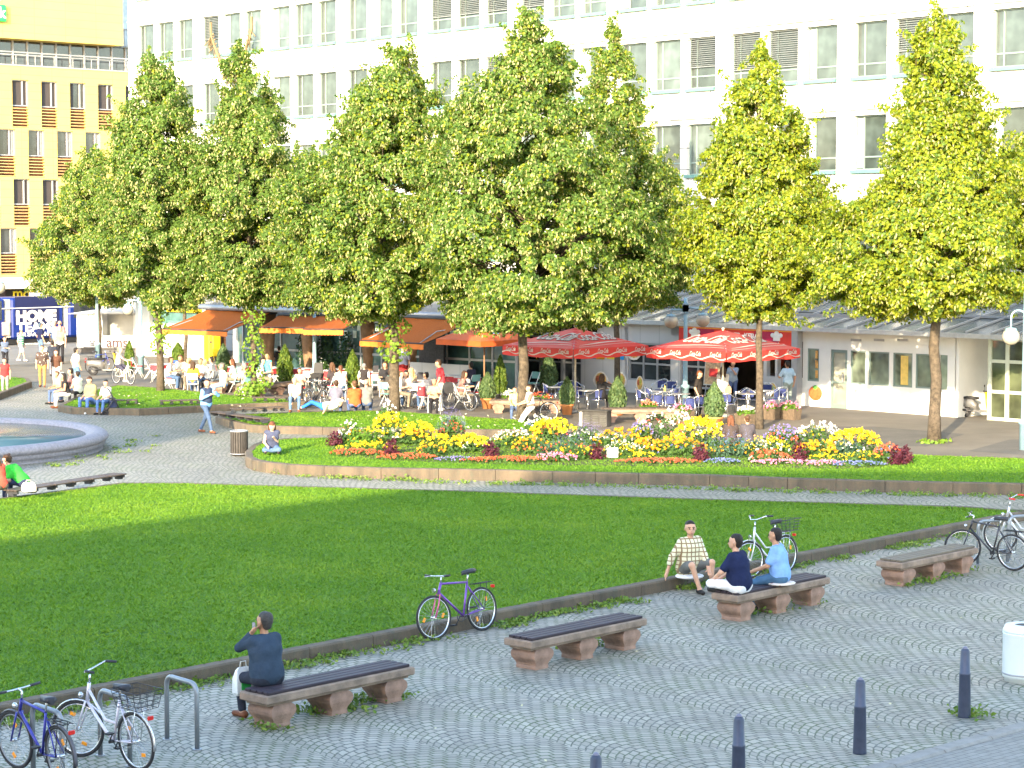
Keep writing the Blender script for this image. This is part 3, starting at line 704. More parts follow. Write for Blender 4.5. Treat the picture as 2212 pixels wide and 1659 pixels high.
for a, b in ((1, 2), (5, 6), (7, 8), (9, 10), (11, 12)):
    f = MB().bb(xs[a], xs[a] + .05, .02, .1, z_s, z_h).bb(xs[b] - .05, xs[b], .02, .1, z_s, z_h).bb(xs[a] + .05, xs[b] - .05, .02, .1, z_s, z_s + .05).bb(xs[a] + .05, xs[b] - .05, .02, .1, z_h - .05, z_h).build('window', WFRAME, pav)
    MB().bb(xs[a] + .02, xs[b] - .02, .07, .085, z_s, z_h).build('pane', GSH, f)
    if a == 1:
        pm = MB(); 
        for q in range(3): pm.bb(xs[1] + .33, xs[2] - .1, .055, .066, z_s + .12 + q * .36, z_s + .40 + q * .36)
        pm.build('menu_card', mat('menu_card', (.70, .35, .10), .5, 0, .5, 7), f)
    if a == 9: MB().bb(xs[9] + .3, xs[9] + .62, .055, .066, z_s + .08, z_h - .1).build('poster', mat('poster_ochre', (.62, .45, .12), .5), f)
    if a == 11:
        MB().bb(xs[11] + .1, xs[11] + .55, .2, .5, z_s + .02, z_s + .3).build('crate', mat('crate_orange', (.6, .25, .05), .5), f)
f = MB().bb(xs[3] + .02, xs[3] + .1, .02, .12, 0, z_h).bb(xs[4] - .1, xs[4] - .02, .02, .12, 0, z_h).bb(xs[3] + .1, xs[4] - .1, .02, .12, z_h - .1, z_h).bb(xs[3] + .1, xs[4] - .1, .02, .12, .9, .98).bb(xs[3] + .1, xs[4] - .1, .02, .12, 0.006, .16).build('door', WFRAME, pav)
MB().bb(xs[3] + .08, xs[4] - .08, .06, .075, .1, z_h - .05).build('pane', glass_mat('door_frosted', (.42, .42, .34), .5, .2, .3), f)
MB().bb(xs[4] - .2, xs[4] - .16, -.05, .02, .95, 1.25).build('handle', GREYM, f)
for a in (1850, 1900, 1950):
    r_ = PW.rect(a - 11, a + 11, 732, 737); MB().bb(r_[0], r_[1], -.03, -.003, r_[2], r_[3]).build('vent', GREYM, pav)
tx, tz = PW.loc(1762, 849)
m = MB().ball((tx, -.02, tz), (.32, .025, .27), 0, 16, 8).ball((tx, -.03, tz + .2), (.13, .02, .09), 1, 8, 5)
m.build('tomato_decal', [mat('tomato_red', (.62, .13, .04), .5, 0, .3, 14), mat('tomato_leaf', (.1, .3, .05), .6)], pav)
m = MB(); xp = PX(1728); m.bb(xp - .14, xp + .14, -.3, -.02, 0, ZE); m.bb(xp - .14, xp + 2.6, -.12, -.06, ZE + .5, ZE + .62); m.build('post', GREYM, pav)
# door leaf and recess for the scooter, then the glass lobby
xd0, xd1, xr, xg = PX(2036), PX(2060), PX(2066), PX(2137)
m = MB().bb(xr, xr + .12, .02, 2.6, 0, ZE).bb(xr, xg + 5, 2.6, 2.8, 0, ZE); m.build('recess_wall', WPAINT, pav)
MB().bb(xs[13] + .02, xs[13] + .33, .05, .07, z_s - .05, z_h).build('pane', GSH, pav)
zg = [0.006, .92, 1.95, ZE - .08]; xgs = [xg, xg + .06, PX(2176), PX(2186), PX(2290)]
m = MB()
for x in (xg, xgs[2] - .02, xgs[3] + 1.3): m.bb(x, x + .14, -.05, .09, 0, ZE - .04)
for z in zg: m.bb(xg + .14, xgs[2] - .02, -.045, .085, z, z + .11); m.bb(xgs[2] + .12, xgs[3] + 1.3, -.045, .085, z, z + .11)
m.build('lobby_frame', mat('lobby_frame_green_white', (.48, .52, .42), .4, 0, .05), pav)
m = MB().bb(xg + .1, xgs[4], .0, .015, .05, ZE - .1); m.build('lobby_glass', GLSG, pav)
# --- doner shop
a, b, zb, zt = PW.rect(1476, 1722, 707, 745)
sg = empty('kebab_sign', PW.world((a + b) / 2, -.2, zt - .33), RZA, 'long red fascia sign with white kebab lettering and chef hats', 'sign')
hw = (b - a) / 2
MB().rbox((0, 0, 0), (b - a, .12, .66), .02).build('sign_panel', mat('kebab_red', (.62, .03, .02), .4, 0, .12, 2), sg)
MB().bb(-hw + .02, hw - .02, -.072, -.061, .24, .28).build('stripe', mat('stripe_orange', (.75, .32, .03), .4), sg)
for s_ in (-1, 1):
    MB().bb(s_ * hw - s_ * 1.25 - .6, s_ * hw - s_ * 1.25 + .6, -.071, -.061, -.31, .22).build('crimson_panel', mat('kebab_crimson', (.30, .005, .05), .4), sg)
    xh = s_ * (hw - (.85 if s_ < 0 else .75)); hat = MB()
    for (hx, hz, r_) in ((-.19, .1, .11), (.0, .16, .13), (.19, .1, .11)): hat.ball((xh + hx, -.075, hz), (r_, .018, r_ * .8), 0, 10, 6)
    hat.bb(xh - .16, xh + .16, -.085, -.062, -.1, .08); hat.build('chef_hat', WPAINT, sg)
text_mesh('lettering', 'DÖNER  KEBAP', .30, WPAINT, sg, (.35, -.08, .02), (math.pi / 2, 0, 0), 0, .006)
text_mesh('lettering', 'kebap haus', .17, WPAINT, sg, (hw - .75, -.08, -.23), (math.pi / 2, 0, 0), .1, .004)
text_mesh('lettering', 'kebap', .15, WPAINT, sg, (-hw + .85, -.08, -.24), (math.pi / 2, 0, 0), .1, .004)
zs_ = PW.loc(1560, 780)[1]
GPX = lambda mb, x0, x1, z0, z1, n0=0, n1=.2: mb.bb(PX(x0), PX(x1), n0, n1, z0, z1)
m = MB()
GPX(m, 1450, 1470, 0, ZE); GPX(m, 1290, 1735, 2.35, ZE - .035, .0, .25); GPX(m, 1350, 1450, .0, .5)
GPX(m, 1256, 1355, 0, 1.35); GPX(m, 1640, 1735, 0, 1.0, -.02, .3); GPX(m, 1650, 1657, 1.0, 2.35); GPX(m, 1675, 1680, 1.0, 2.35); GPX(m, 1256, 1262, 1.35, 2.6); GPX(m, 1350, 1357, .5, 2.6)
GPX(m, 1290, 1450, 2.0, 2.35, 0, .2)
m.build('shopfront', GREYP, pav)
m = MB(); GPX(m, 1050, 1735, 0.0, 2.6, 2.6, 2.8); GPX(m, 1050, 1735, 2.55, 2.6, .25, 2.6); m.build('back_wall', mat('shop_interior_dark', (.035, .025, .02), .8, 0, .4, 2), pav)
def shopwin(x0, x1, z0, z1, parts=1, bar=None, g=GLSD, fm=GREYM, name='window'):
    a, b = PX(x0), PX(x1); f = MB(); t = .07
    for i in range(parts + 1):
        xx = a + (b - a - t) * i / parts; f.bb(xx, xx + t, .03, .13, z0, z1)
    for i in range(parts):
        xa_, xb_ = a + (b - a - t) * i / parts + t, a + (b - a - t) * (i + 1) / parts
        for z in [z0, z1 - t] + ([bar] if bar else []): f.bb(xa_, xb_, .03, .13, z, z + t)
    f = f.build(name, fm, pav); MB().bb(a + .02, b - .02, .08, .095, z0 + .02, z1 - .02).build('pane', g, f); return f
shopwin(1358, 1450, .5, 2.0, 3, 1.15); shopwin(1470, 1545, .35, 2.3, 2, 1.15)
d_ = shopwin(1125, 1166, 0.006, 2.1, 1, 1.0, name='door'); d2 = shopwin(1168, 1214, 0.006, 2.1, 1, 1.0, name='door')
for q, xx in ((d_, 1162), (d2, 1172)): MB().tube([(PX(xx), .02, 1.1), (PX(xx), -.08, 1.1), (PX(xx), -.08, 1.5), (PX(xx), .02, 1.5)], .02, 6).build('handle', mat('handle_yellow', (.55, .4, .05), .4), q)
shopwin(1216, 1256, 0.006, 2.1, 2, 1.0, name='door'); shopwin(1050, 1124, 0.006, 2.1, 2, 1.0)
shopwin(1050, 1256, 2.15, 2.7, 4)
m = MB(); GPX(m, 1120, 1126, 0, 2.7, -.02, .12); GPX(m, 1212, 1218, 0, 2.7, -.02, .12); m.build('post', GREYM, pav)
# counter, spit in the opening with the grill's hot light painted in red, posters
m = MB(); GPX(m, 1600, 1640, 0, 1.0, 1.2, 1.6); m.build('counter', mat('counter_dark', (.06, .03, .025), .5), pav)
rg = mat('grill_glow', (.5, .06, .02), .5, 0, .2, 5); m = MB(); a = PX(1620); m.lathe([(.05, 1.2), (.16, 1.3), (.2, 1.75), (.08, 1.95)], (a, 1.7, 0), 12); m.build('doner_spit', rg, pav)
def poster(x0, x1, y0, y1, label, kind, w=PW, off_=-.035, cols=None):
    a, b, zb, zt = w.rect(x0, x1, y0, y1); cx_, cz = (a + b) / 2, (zb + zt) / 2; W_, H_ = b - a, zt - zb
    r = empty('poster', w.world(cx_, off_, cz), w.rz, label, 'poster')
    if kind == 'geo':
        MB().bb(-W_ / 2, W_ / 2, 0, .02, -H_ / 2, H_ / 2).build('panel', mat('poster_' + str(cols[0]), cols[0], .4, 0, .03), r)
        for i, (poly, c) in enumerate(cols[1]):
            q = MB(); vs = [(px * W_ / 2, -.004, pz * H_ / 2) for px, pz in poly]; q.add(vs, [tuple(range(len(vs)))]); q.build('colour_field', mat('poster_' + str(c), c, .4, 0, .03), r)
    elif kind == 'menu':
        MB().rbox((0, 0, 0), (W_, .03, H_), .01).build('board', mat('board_grey', (.4, .42, .4), .5), r)
        MB().bb(-W_ * .42, W_ * .42, -.022, -.016, -H_ * .45, H_ * .45).build('print', mat('menu_print', cols[0], .5, 0, .6, 9), r)
        if len(cols) > 1: MB().bb(-W_ * .2, W_ * .3, -.03, -.023, -H_ * .2, H_ * .1).build('price_panel', mat('price_red', cols[1], .5, 0, .2, 20), r)
    else:                                   # picture of filled bread on a white card
        q = MB(); n = 16; vs = [(W_ / 2 * math.cos(t) * (.92 + .08 * math.cos(4 * t)), 0, H_ / 2 * math.sin(t)) for t in np.linspace(0, 2 * math.pi, n, endpoint=False)]
        q.loft([[(v[0], .02, v[2]) for v in vs], vs]); q.build('card', mat('poster_card', (.75, .70, .62), .5), r)
        q = MB(); q.ball((0.02 * W_, -.006, .02), (W_ * .36, .012, H_ * .40), 0, 12, 6); q.build('bread', mat('bread_print', (.62, .38, .10), .6, 0, .5, 12), r)
        q = MB(); q.ball((-.10 * W_, -.012, .08 * H_), (W_ * .2, .012, H_ * .2), 0, 10, 6); q.build('filling', mat('filling_print', (.42, .10, .04), .6, 0, .6, 20), r)
        q = MB(); q.ball((.13 * W_, -.014, .12 * H_), (W_ * .14, .012, H_ * .2), 0, 10, 6); q.build('salad', mat('salad_print', (.45, .45, .08), .6, 0, .5, 20), r)
    return r
BLU, ORA, LIM = (.02, .26, .62), (.68, .27, .01), (.55, .50, .03)
poster(1268, 1308, 738, 775, 'blue and orange striped poster panel beside the shop door', 'geo', cols=(BLU, [([(.05, -1), (1, -1), (1, 1), (.05, 1)], ORA)]))
poster(1312, 1350, 738, 776, 'poster panel with an orange hexagon over lime and blue', 'geo', cols=(LIM, [([(0, -1), (1, -1), (1, .3), (.2, -.3)], BLU), ([(-.9, .2), (-.3, -.35), (.4, -.1), (.95, .4), (.95, 1), (-.5, 1)], ORA)]))
poster(1353, 1388, 742, 778, 'food picture poster on white card right of the hexagon poster', 'food')
poster(1282, 1316, 802, 842, 'kebab picture low on the grey wall below the blue and orange poster', 'food')
poster(1326, 1356, 803, 842, 'kebab picture on the grey wall behind the woman in black', 'food')
poster(1375, 1392, 812, 846, 'food picture on the grey wall behind the thin tree trunk', 'food')
poster(1658, 1684, 825, 862, 'burger picture on the counter front of the kebab shop', 'food', off_=-.06)
poster(1704, 1720, 830, 880, 'tall orange food picture on the counter by the grey post', 'food', off_=-.06)
poster(1611, 1636, 818, 845, 'pale green menu sheet in the dark kebab shop opening', 'menu', off_=1.1, cols=[(.45, .55, .45)])

# ================= cafe roof, glass front, wooden columns, awnings =================
ca0, ca1 = Vector((-13.3, 93.4, 0)), Vector((-1.2, 82.4, 0)); cd_ = (ca1 - ca0).normalized(); RZC = math.atan2(cd_.y, cd_.x)
CW = Wall((ca1.x, ca1.y), RZC); CL = (ca1 - ca0).length
cafe = empty('cafe_extension', CW.O, RZC, 'glass fronted cafe extension with a ribbed metal lean-to roof', 'cafe building')
inn = Vector((-cd_.y, cd_.x, 0))
m = MB(); x = -CL - .3
m.loft([[(-CL - .3, 0, 3.1), (.3, 0, 3.1), (.3, 0, 3.22), (-CL - .3, 0, 3.22)], [(-CL - .3, 7.5, 3.5), (.3, 7.5, 3.5), (.3, 7.5, 3.62), (-CL - .3, 7.5, 3.62)]])
while x < .3: m.tube([(x, 0, 3.24), (x, 7.5, 3.64)], .03, 4, sm=False); x += .22
m.tube([(-CL - .3, -.05, 3.13), (.3, -.05, 3.13)], .12, 10)
m.build('roof', ROOFM, cafe)
m = MB()
for i in range(int(CL / 1.25) + 1): m.bb(-i * 1.25 - .04, -i * 1.25 + .04, 2.0, 2.1, 0, 3.1)
m.bb(-CL, 0, 2.0, 2.1, 1.25, 1.34); m.bb(-CL, 0, 1.99, 2.11, 2.6, 2.68); m.build('glazing_frame', GREYM, cafe)
MB().bb(-CL, .0, 2.04, 2.055, .05, 3.1).build('glass_front', GLST, cafe)
MB().bb(-CL, .0, 2.01, 2.12, 0, .06).build('plinth', GREYM, cafe)
for i in range(26):
    xx = -CL * .2 - i * .27
    if i % 4 != 3: MB().bb(xx, xx + .22, 2.0, 2.01, 1.95 + .32 * (i % 2), 2.25 + .3 * (i % 2)).build('price_list', mat('paper_sheet', (.5, .6, .58), .6), cafe)
m = MB(); m.bb(CW.X(885, 1.0), CW.X(1012, 1.0), 1.0, 1.1, 0, 1.15); m.build('counter', GREYP, cafe)
m = MB(); m.bb(CW.X(905, 1.4), CW.X(958, 1.4), 1.4, 1.5, .9, 2.2); m.build('menu_blackboard', mat('blackboard', (.03, .03, .035), .7, 0, .4, 12), cafe)
ivy = NP.rand(2600, 3) * np.array([3.2, .35, 2.3]) + np.array([CW.X(640, 1.6), 1.55, 0]); ivy = ivy[(ivy[:, 2] < 1.0 + 1.2 * np.abs(np.sin(ivy[:, 0] * 2.2)))]
v, f = scatter_quads(ivy, NP.normal(size=ivy.shape) * .6 + np.array([0, -1, .4]), .09, .11)
IVYM = leafmat('ivy_leaves', [(.012, .035, .018), (.02, .06, .02), (.04, .09, .03)], .2)
tag(link('ivy', npmesh('ivy', v, f, [IVYM]), None, CW.O, RZC), 'dark ivy screen growing against the cafe glass behind the wooden column', 'ivy')
WOODC = mat('column_timber', (.22, .13, .07), .8, 0, .35, 3, .5, 30)
for (x, yb_, r0, r1, lab) in ((579, 826, .2, .36, 'tapered timber column behind the bald woman in turquoise'), (668, 828, .16, .42, 'tapered timber column under the middle pair of orange awnings'), (798, 832, .2, .40, 'tapered timber column behind the standing man in the black vest'), (889, 838, .34, .40, 'broad timber column behind the seated girls under the big awning'), (1043, 846, .30, .56, 'widest timber column crowned with ivy beside the orange parasol')):
    c = empty('timber_column', P(x, yb_), 0, lab, 'column', 'tapered timber columns of the cafe'); zt_ = 2.9
    MB().lathe([(r0, 0), (r0 * 1.02, .3), (r0 + (r1 - r0) * .5, 1.5), (r1, zt_)], (0, 0, 0), 14).build('shaft', WOODC, c)
    MB().lathe([(r1 + .05, zt_), (r1 + .05, zt_ + .15)], (0, 0, 0), 14).build('cap', DARKM, c)
    if x > 1000:
        k = 1500; th = NP.rand(k) * 6.28; zz_ = 1.9 + NP.rand(k) * 1.1; rr = .55 + NP.rand(k) * .18
        q = np.stack([np.cos(th) * rr, np.sin(th) * rr, zz_], 1); v, f = scatter_quads(q, q * np.array([1, 1, 0]) + NP.normal(size=q.shape) * .3, .1, .12)
        link('ivy', npmesh('ivy', v, f, [leafmat('linden_dark', [(.03, .07, .015), (.05, .11, .02), (.08, .15, .03)], .3)]), c)
AWN = pattern_cloth('awning_orange_shaded', (.31, .078, .01), (.25, .06, .01), 'floral'); AWV = mat('awning_valance', (.60, .16, .02), .7, 0, .12, 4)  # canopy colour darkened for the shade of the trees, valance left brighter as lit
def awning(tl, tr, fl, fr, zt, zf, lab):
    a, b = P(tl[0], tl[1], zt), P(tr[0], tr[1], zt); c, d = P(fl[0], fl[1], zf), P(fr[0], fr[1], zf)
    out = ((c - a) + (d - b)); out.z = 0; out.normalize(); o = (a + b) / 2; o.z = 0
    L_ = ((c - a).dot(out) + (d - b).dot(out)) / 2; along = Vector((-out.y, out.x, 0))
    if along.x < 0: along = -along
    w2 = ((b - a).dot(along) + (d - c).dot(along)) / 4; rz = math.atan2(along.y, along.x)
    r = empty('awning', o, rz, lab, 'awning', 'orange awnings of the cafe')
    n = 9; s = MB(); secs = []
    for i in range(n):
        t = i / (n - 1); y = -L_ * t; z = zt + (zf - zt) * t - .05 * math.sin(math.pi * t)
        secs.append([(-w2 + 2 * w2 * j / 10, y, z + .012 * math.sin(j * 1.9)) for j in range(11)])
    up = secs; s.loft(up, 0, False, True, False); s.loft([[(p[0], p[1], p[2] - .015) for p in q] for q in up], 0, False, True, False)
    s.build('canopy', AWN, r)
    s = MB(); q = [(-w2 + 2 * w2 * j / 24, -L_ - .01 - .012 * math.sin(j * 1.3), zf) for j in range(25)]
    s.loft([q, [(p[0], p[1] - .01, p[2] - .23 - .015 * (j % 2)) for j, p in enumerate(q)]], 0, False, False, False); s.build('valance', AWV, r)
    s = MB().tube([(-w2, -L_, zf - .02), (w2, -L_, zf - .02)], .03, 8).tube([(-w2, 0, zt + .02), (w2, 0, zt + .02)], .09, 10); s.build('roller', DARKM, r)
    s = MB()
    for x in (-w2 * .85, w2 * .85): s.tube([(x, 0, zt - .3), (x * .9, -L_ * .55, zt - .42), (x, -L_, zf - .03)], .022, 6)
    s.build('arm', GREYM, r); return r
awning((446, 669), (588, 673), (357, 709), (484, 715), 3.02, 2.3, 'brightest sunlit orange awning with a yellow lit valance')
awning((612, 681), (695, 682), (572, 704), (654, 710), 3.02, 2.62, 'orange awning between two trees, left one of the joined pair')
awning((697, 682), (768, 683), (657, 709), (740, 712), 3.02, 2.62, 'orange awning over the glass with paper sheets, right one of the joined pair')
awning((873, 686), (1016, 690), (754, 734), (940, 742), 3.02, 2.2, 'widest orange awning nearest the man in the red shirt')
# ================= trees =================
LEAF_G = leafmat('linden_leaf', [(.055, .12, .018), (.09, .17, .027), (.135, .225, .04), (.19, .275, .065)], .48)
LEAF_Y = leafmat('linden_leaf_lime', [(.13, .20, .012), (.21, .28, .016), (.30, .35, .022), (.39, .41, .04)], .52)
BRACT = leafmat('linden_bract', [(.36, .38, .13), (.46, .46, .19), (.54, .52, .26)], .35)
BARK = mat('linden_bark', (.085, .066, .046), .95, 0, .55, 9, .9, 28)
BARKD = mat('linden_bark_dark', (.085, .065, .045), .95, 0, .4, 7, .9, 28)
def tree(label, base, prof, r0, lime=0.0, dark=False, zb=0.0, nclump=150, nleaf=210, seed=1):
    rs = np.random.RandomState(seed); o = P(base[0], base[1], zb); o.z = 0; d = o.y; mpx = d / F
    ys = np.array([p[0] for p in prof], float); xl = np.array([p[1] for p in prof], float); xr = np.array([p[2] for p in prof], float)
    zs = np.array([AT(1106, y, d).z for y in ys]); cxs = ((xl + xr) / 2 - base[0]) * mpx; rr = (xr - xl) / 2 * mpx
    order = np.argsort(zs); zs, cxs, rr = zs[order], cxs[order], rr[order]
    t = empty('linden_tree', o, 0, label, 'tree', 'linden trees of the square'); bark = BARKD if dark else BARK
    s = MB(); zt = zs[-1]; pts, rad = [], []
    for i in range(13):
        f = i / 12; z = -.05 + (zt * .93) * f
        k = max(0.0, (z - zs[0]) / (zt - zs[0])); cx = np.interp(z, zs, cxs) * min(1, k * 1.5)
        pts.append((cx + (rs.normal() * .035 if i > 1 else 0), (rs.normal() * .035 if i > 1 else 0), z)); rad.append(r0 * (1.22 if i == 0 else (1 - .9 * f ** 1.2)))
    s.tube(pts, rad, 12)
    # clumps of leaves on limbs
    V, Fq, MI = [], [], []; nv = 0
    wgt = rr[:-1] + rr[1:]; wgt = wgt * np.diff(zs)
    L, Q, MId = [], [], []
    def leafy(ctr, cr, n, sq=.78):
        u = rs.normal(size=(n, 3)); u /= np.linalg.norm(u, axis=1, keepdims=True)
        p = ctr + u * (cr * (.4 + .75 * rs.rand(n, 1) ** .7)) * np.array([1.1, 1.1, sq]); L.append(p)
        Q.append(u * .6 + (ctr / (np.linalg.norm(ctr[:2]) + .3)) * np.array([.6, .6, 0]) + np.array([0, 0, .4]) + rs.normal(size=(n, 3)) * .5)
        br = rs.rand(n) < (.20 + .12 * (u[:, 2] < 0)) * (1 - .45 * lime)
        MId.append(np.where(br, 2, (rs.rand(n) < lime).astype(int)))
    for c in range(int(nclump * 2.2)):
        i = rs.choice(len(wgt), p=wgt / wgt.sum()); z = zs[i] + rs.rand() * (zs[i + 1] - zs[i]); R_ = np.interp(z, zs, rr); cx = np.interp(z, zs, cxs); th = rs.rand() * 6.283
        lump = 1 + .13 * math.sin(3 * th + z * 1.3 + seed) + .10 * math.sin(5 * th - z * 2.1 + seed * 2)
        cr = (.22 + .34 * rs.rand() ** 1.4) * min(1.0, .45 + R_ * .35)
        rho = max(R_ * lump * .93 - cr * .85, 0) * (1.0 if rs.rand() < .6 else rs.rand() ** .55)
        ctr = np.array([cx + rho * math.cos(th), rho * math.sin(th), max(z - .10 * rho * rs.rand(), zs[0] + .25)])
        if c % 3 == 0:
            zb_ = max(z - .3 - rho * .4, zs[0] + .15); a = np.array([np.interp(zb_, zs, cxs) * .8, 0, zb_]); md = (a + ctr) / 2 + np.array([0, 0, .12 * rho])
            s.tube([a, md, ctr], [.014 + .007 * rho, .011 + .004 * rho, .005], 5, 1)
        leafy(ctr, cr, int(nleaf * 2.2 * (.28 + cr)))
        if rs.rand() < .5:                                   # ragged shoots leaving the outline
            o_ = np.array([math.cos(th), math.sin(th), rs.choice([-.5, .35, .9])]); o_ /= np.linalg.norm(o_); lg = cr + .15 + .4 * rs.rand()
            for q in range(3): leafy(ctr + o_ * lg * (.55 + .3 * q), .17 - .035 * q, int(24 - 4 * q), 1.0)
    for c in range(9):                                       # upright leaders near the top
        z = zs[-1] - (zs[-1] - zs[0]) * (.02 + .5 * rs.rand() ** 1.3) if c else zs[-1] - .3; R_ = np.interp(z, zs, rr); th = rs.rand() * 6.283; rho = R_ * .85 * (c > 0)
        b0 = np.array([np.interp(z, zs, cxs) + rho * math.cos(th), rho * math.sin(th), z]); hgt_ = .4 + .5 * rs.rand()
        for q in range(7): leafy(b0 + np.array([rs.normal() * .06, rs.normal() * .06, hgt_ * q / 6]), .24 - .028 * q, int(46 - 5 * q), 1.2)
        s.tube([b0 - np.array([0, 0, .5]), b0 + np.array([0, 0, hgt_ * .8])], [.02, .004], 4, 1)
    L, Q, MId = np.concatenate(L), np.concatenate(Q), np.concatenate(MId); b = MId == 2
    v1, f1 = scatter_quads(L[~b], Q[~b], .075 + .045 * rs.rand((~b).sum()), .09 + .06 * rs.rand((~b).sum()), None, rs)
    v2, f2 = scatter_quads(L[b] - np.array([0, 0, .03]), Q[b], .038 + .028 * rs.rand(b.sum()), .10 + .06 * rs.rand(b.sum()), np.tile(np.array([[0, 0, -1.0]]), (b.sum(), 1)), rs)
    s.build('trunk', [bark, BARKD], t)
    me = npmesh('crown', np.concatenate([v1, v2]), np.concatenate([f1, f2 + len(v1)]), [LEAF_G, LEAF_Y, BRACT], np.concatenate([MId[~b], np.full(b.sum(), 2)]))
    link('crown', me, t); return t
tree('slim leftmost linden with light bark beside the white kiosk', (215, 776), [(335, 195, 225), (380, 150, 262), (430, 110, 300), (480, 95, 315), (540, 70, 325), (590, 58, 330), (635, 105, 322), (660, 190, 265)], .11, .15, seed=1)
tree('linden with dark ivy grown trunk on the left corner lawn', (347, 843), [(140, 325, 352), (200, 285, 402), (260, 255, 432), (330, 240, 452), (420, 225, 475), (520, 225, 482), (600, 262, 462), (640, 300, 425), (668, 335, 400)], .15, .08, True, .25, 170, seed=2)
tree('half hidden linden behind the ivy trunk near the orange awning', (400, 800), [(320, 380, 430), (420, 360, 470), (560, 355, 475), (640, 370, 455), (670, 385, 430)], .10, .05, seed=3, nclump=80)
tree('linden with ivy clad trunk standing in front of the joined awnings', (548, 848), [(110, 505, 535), (170, 480, 570), (230, 470, 612), (300, 450, 642), (360, 430, 655), (450, 395, 672), (560, 380, 672), (620, 420, 655), (662, 505, 612)], .125, .08, False, .25, 185, seed=4)
tree('dark trunked linden behind the ivy clad one at the awnings', (595, 812), [(330, 640, 730), (400, 600, 745), (520, 570, 720), (610, 565, 700), (655, 575, 660)], .10, .05, True, seed=5, nclump=90)
tree('linden leaning over the lawn with bright ivy sprouting from its trunk', (852, 887), [(112, 855, 885), (160, 802, 905), (190, 757, 942), (240, 735, 957), (330, 712, 962), (370, 628, 967), (450, 605, 972), (560, 600, 972), (635, 622, 962), (672, 665, 905), (697, 770, 870)], .19, .18, False, .25, 200, seed=6)
tree('largest and tallest linden in the middle of the row', (1128, 907), [(40, 1130, 1157), (100, 1100, 1228), (160, 1050, 1252), (200, 985, 1262), (260, 940, 1285), (340, 915, 1335), (430, 905, 1405), (540, 900, 1432), (620, 930, 1422), (680, 962, 1345), (712, 1012, 1205)], .18, .15, False, .25, 300, seed=7)
tree('linden with slim dark trunk between the two red umbrellas', (1333, 866), [(62, 1310, 1332), (120, 1290, 1362), (200, 1262, 1387), (260, 1268, 1392), (340, 1285, 1442), (420, 1300, 1492), (520, 1320, 1512), (600, 1300, 1502), (665, 1320, 1462)], .125, .2, True, 0, 150, seed=8)
tree('yellow green linden in front of the kebab shop sign', (1640, 927), [(105, 1625, 1650), (160, 1605, 1672), (230, 1550, 1707), (290, 1530, 1737), (350, 1515, 1752), (400, 1500, 1792), (470, 1488, 1802), (540, 1470, 1792), (600, 1480, 1762), (650, 1540, 1742), (695, 1590, 1692)], .125, .75, False, 0, 165, seed=9)
tree('yellow green linden on open paving before the white shop', (2018, 957), [(40, 2003, 2027), (90, 1975, 2062), (150, 1943, 2102), (230, 1928, 2127), (330, 1912, 2142), (400, 1860, 2172), (470, 1800, 2212), (540, 1745, 2217), (600, 1760, 2202), (650, 1840, 2152), (685, 1900, 2082)], .185, .75, False, 0, 200, seed=10)
tree('lime green linden crown reaching in from the right edge', (2300, 935), [(250, 2270, 2330), (330, 2150, 2430), (450, 2130, 2450), (560, 2120, 2450), (645, 2150, 2410)], .22, .7, False, 0, 130, seed=12)
def ivy_on(x0, y0, x1, y1, z0, z1, base, r, n, lab):
    o = P(*base); d = o.y; q = np.zeros((n, 3)); t = NP.rand(n); th = NP.rand(n) * 6.28; k = .6 + .8 * np.sin(t * 9) ** 2
    q[:, 0] = (x0 + (x1 - x0) * t - base[0]) * d / F + np.cos(th) * r * k; q[:, 1] = np.sin(th) * r * k; q[:, 2] = z0 + (z1 - z0) * t
    v, f = scatter_quads(q, np.stack([np.cos(th), np.sin(th), .5 + 0 * th], 1) + NP.normal(size=q.shape) * .4, .12, .14)
    tag(link('ivy', npmesh('ivy', v, f, [leafmat('bright_ivy', [(.10, .20, .02), (.16, .28, .03), (.24, .34, .05)], .4)]), None, (o.x, o.y, 0)), lab, 'ivy')
ivy_on(852, 0, 852, 0, 1.9, 4.2, (852, 887, .25), .42, 420, 'bright ivy climbing the trunk of the leaning linden')
ivy_on(549, 0, 549, 0, .1, 3.6, (548, 848, .25), .32, 420, 'ivy wrapped round the slim trunk before the joined awnings')
ivy_on(347, 0, 347, 0, 1.6, 3.6, (347, 843, .25), .30, 260, 'dark ivy on the trunk of the corner lawn linden')
ivy_on(2005, 0, 2030, 0, .02, .1, (2018, 957), .3, 60, 'small green shoots round the foot of the open paving linden')
ivy_on(535, 0, 560, 0, .3, .75, (545, 855, .25), .45, 220, 'leafy bush at the foot of the slim ivy clad trunk')

# ================= stone benches =================
SLATP = mat('slat_purple_brown', (.028, .018, .026), .6, 0, .25, 4, .15, 40); SLATO = mat('slat_olive_brown', (.13, .105, .075), .6, 0, .25, 4, .2, 40); SLATW = mat('slat_dark_weathered', (.075, .055, .045), .6, 0, .3, 5, .2, 40)
BL_, BW_ = 2.6, .53
bs = MB().loft([[(-BL_ / 2 + i, -BW_ / 2 + i, z), (BL_ / 2 - i, -BW_ / 2 + i, z), (BL_ / 2 - i, BW_ / 2 - i, z), (-BL_ / 2 + i, BW_ / 2 - i, z)] for z, i in ((.30, .06), (.335, .06), (.337, .012), (.35, 0), (.43, 0), (.445, .015))]).mesh('slab', SANDST)
bm_ = MB().rbox((0, 0, 0), (BL_ - .10, .102, .04), .008).mesh('slat', SLATP); bm2 = bm_.copy(); bm2.materials[0] = SLATO; bm3 = bm_.copy(); bm3.materials[0] = SLATW
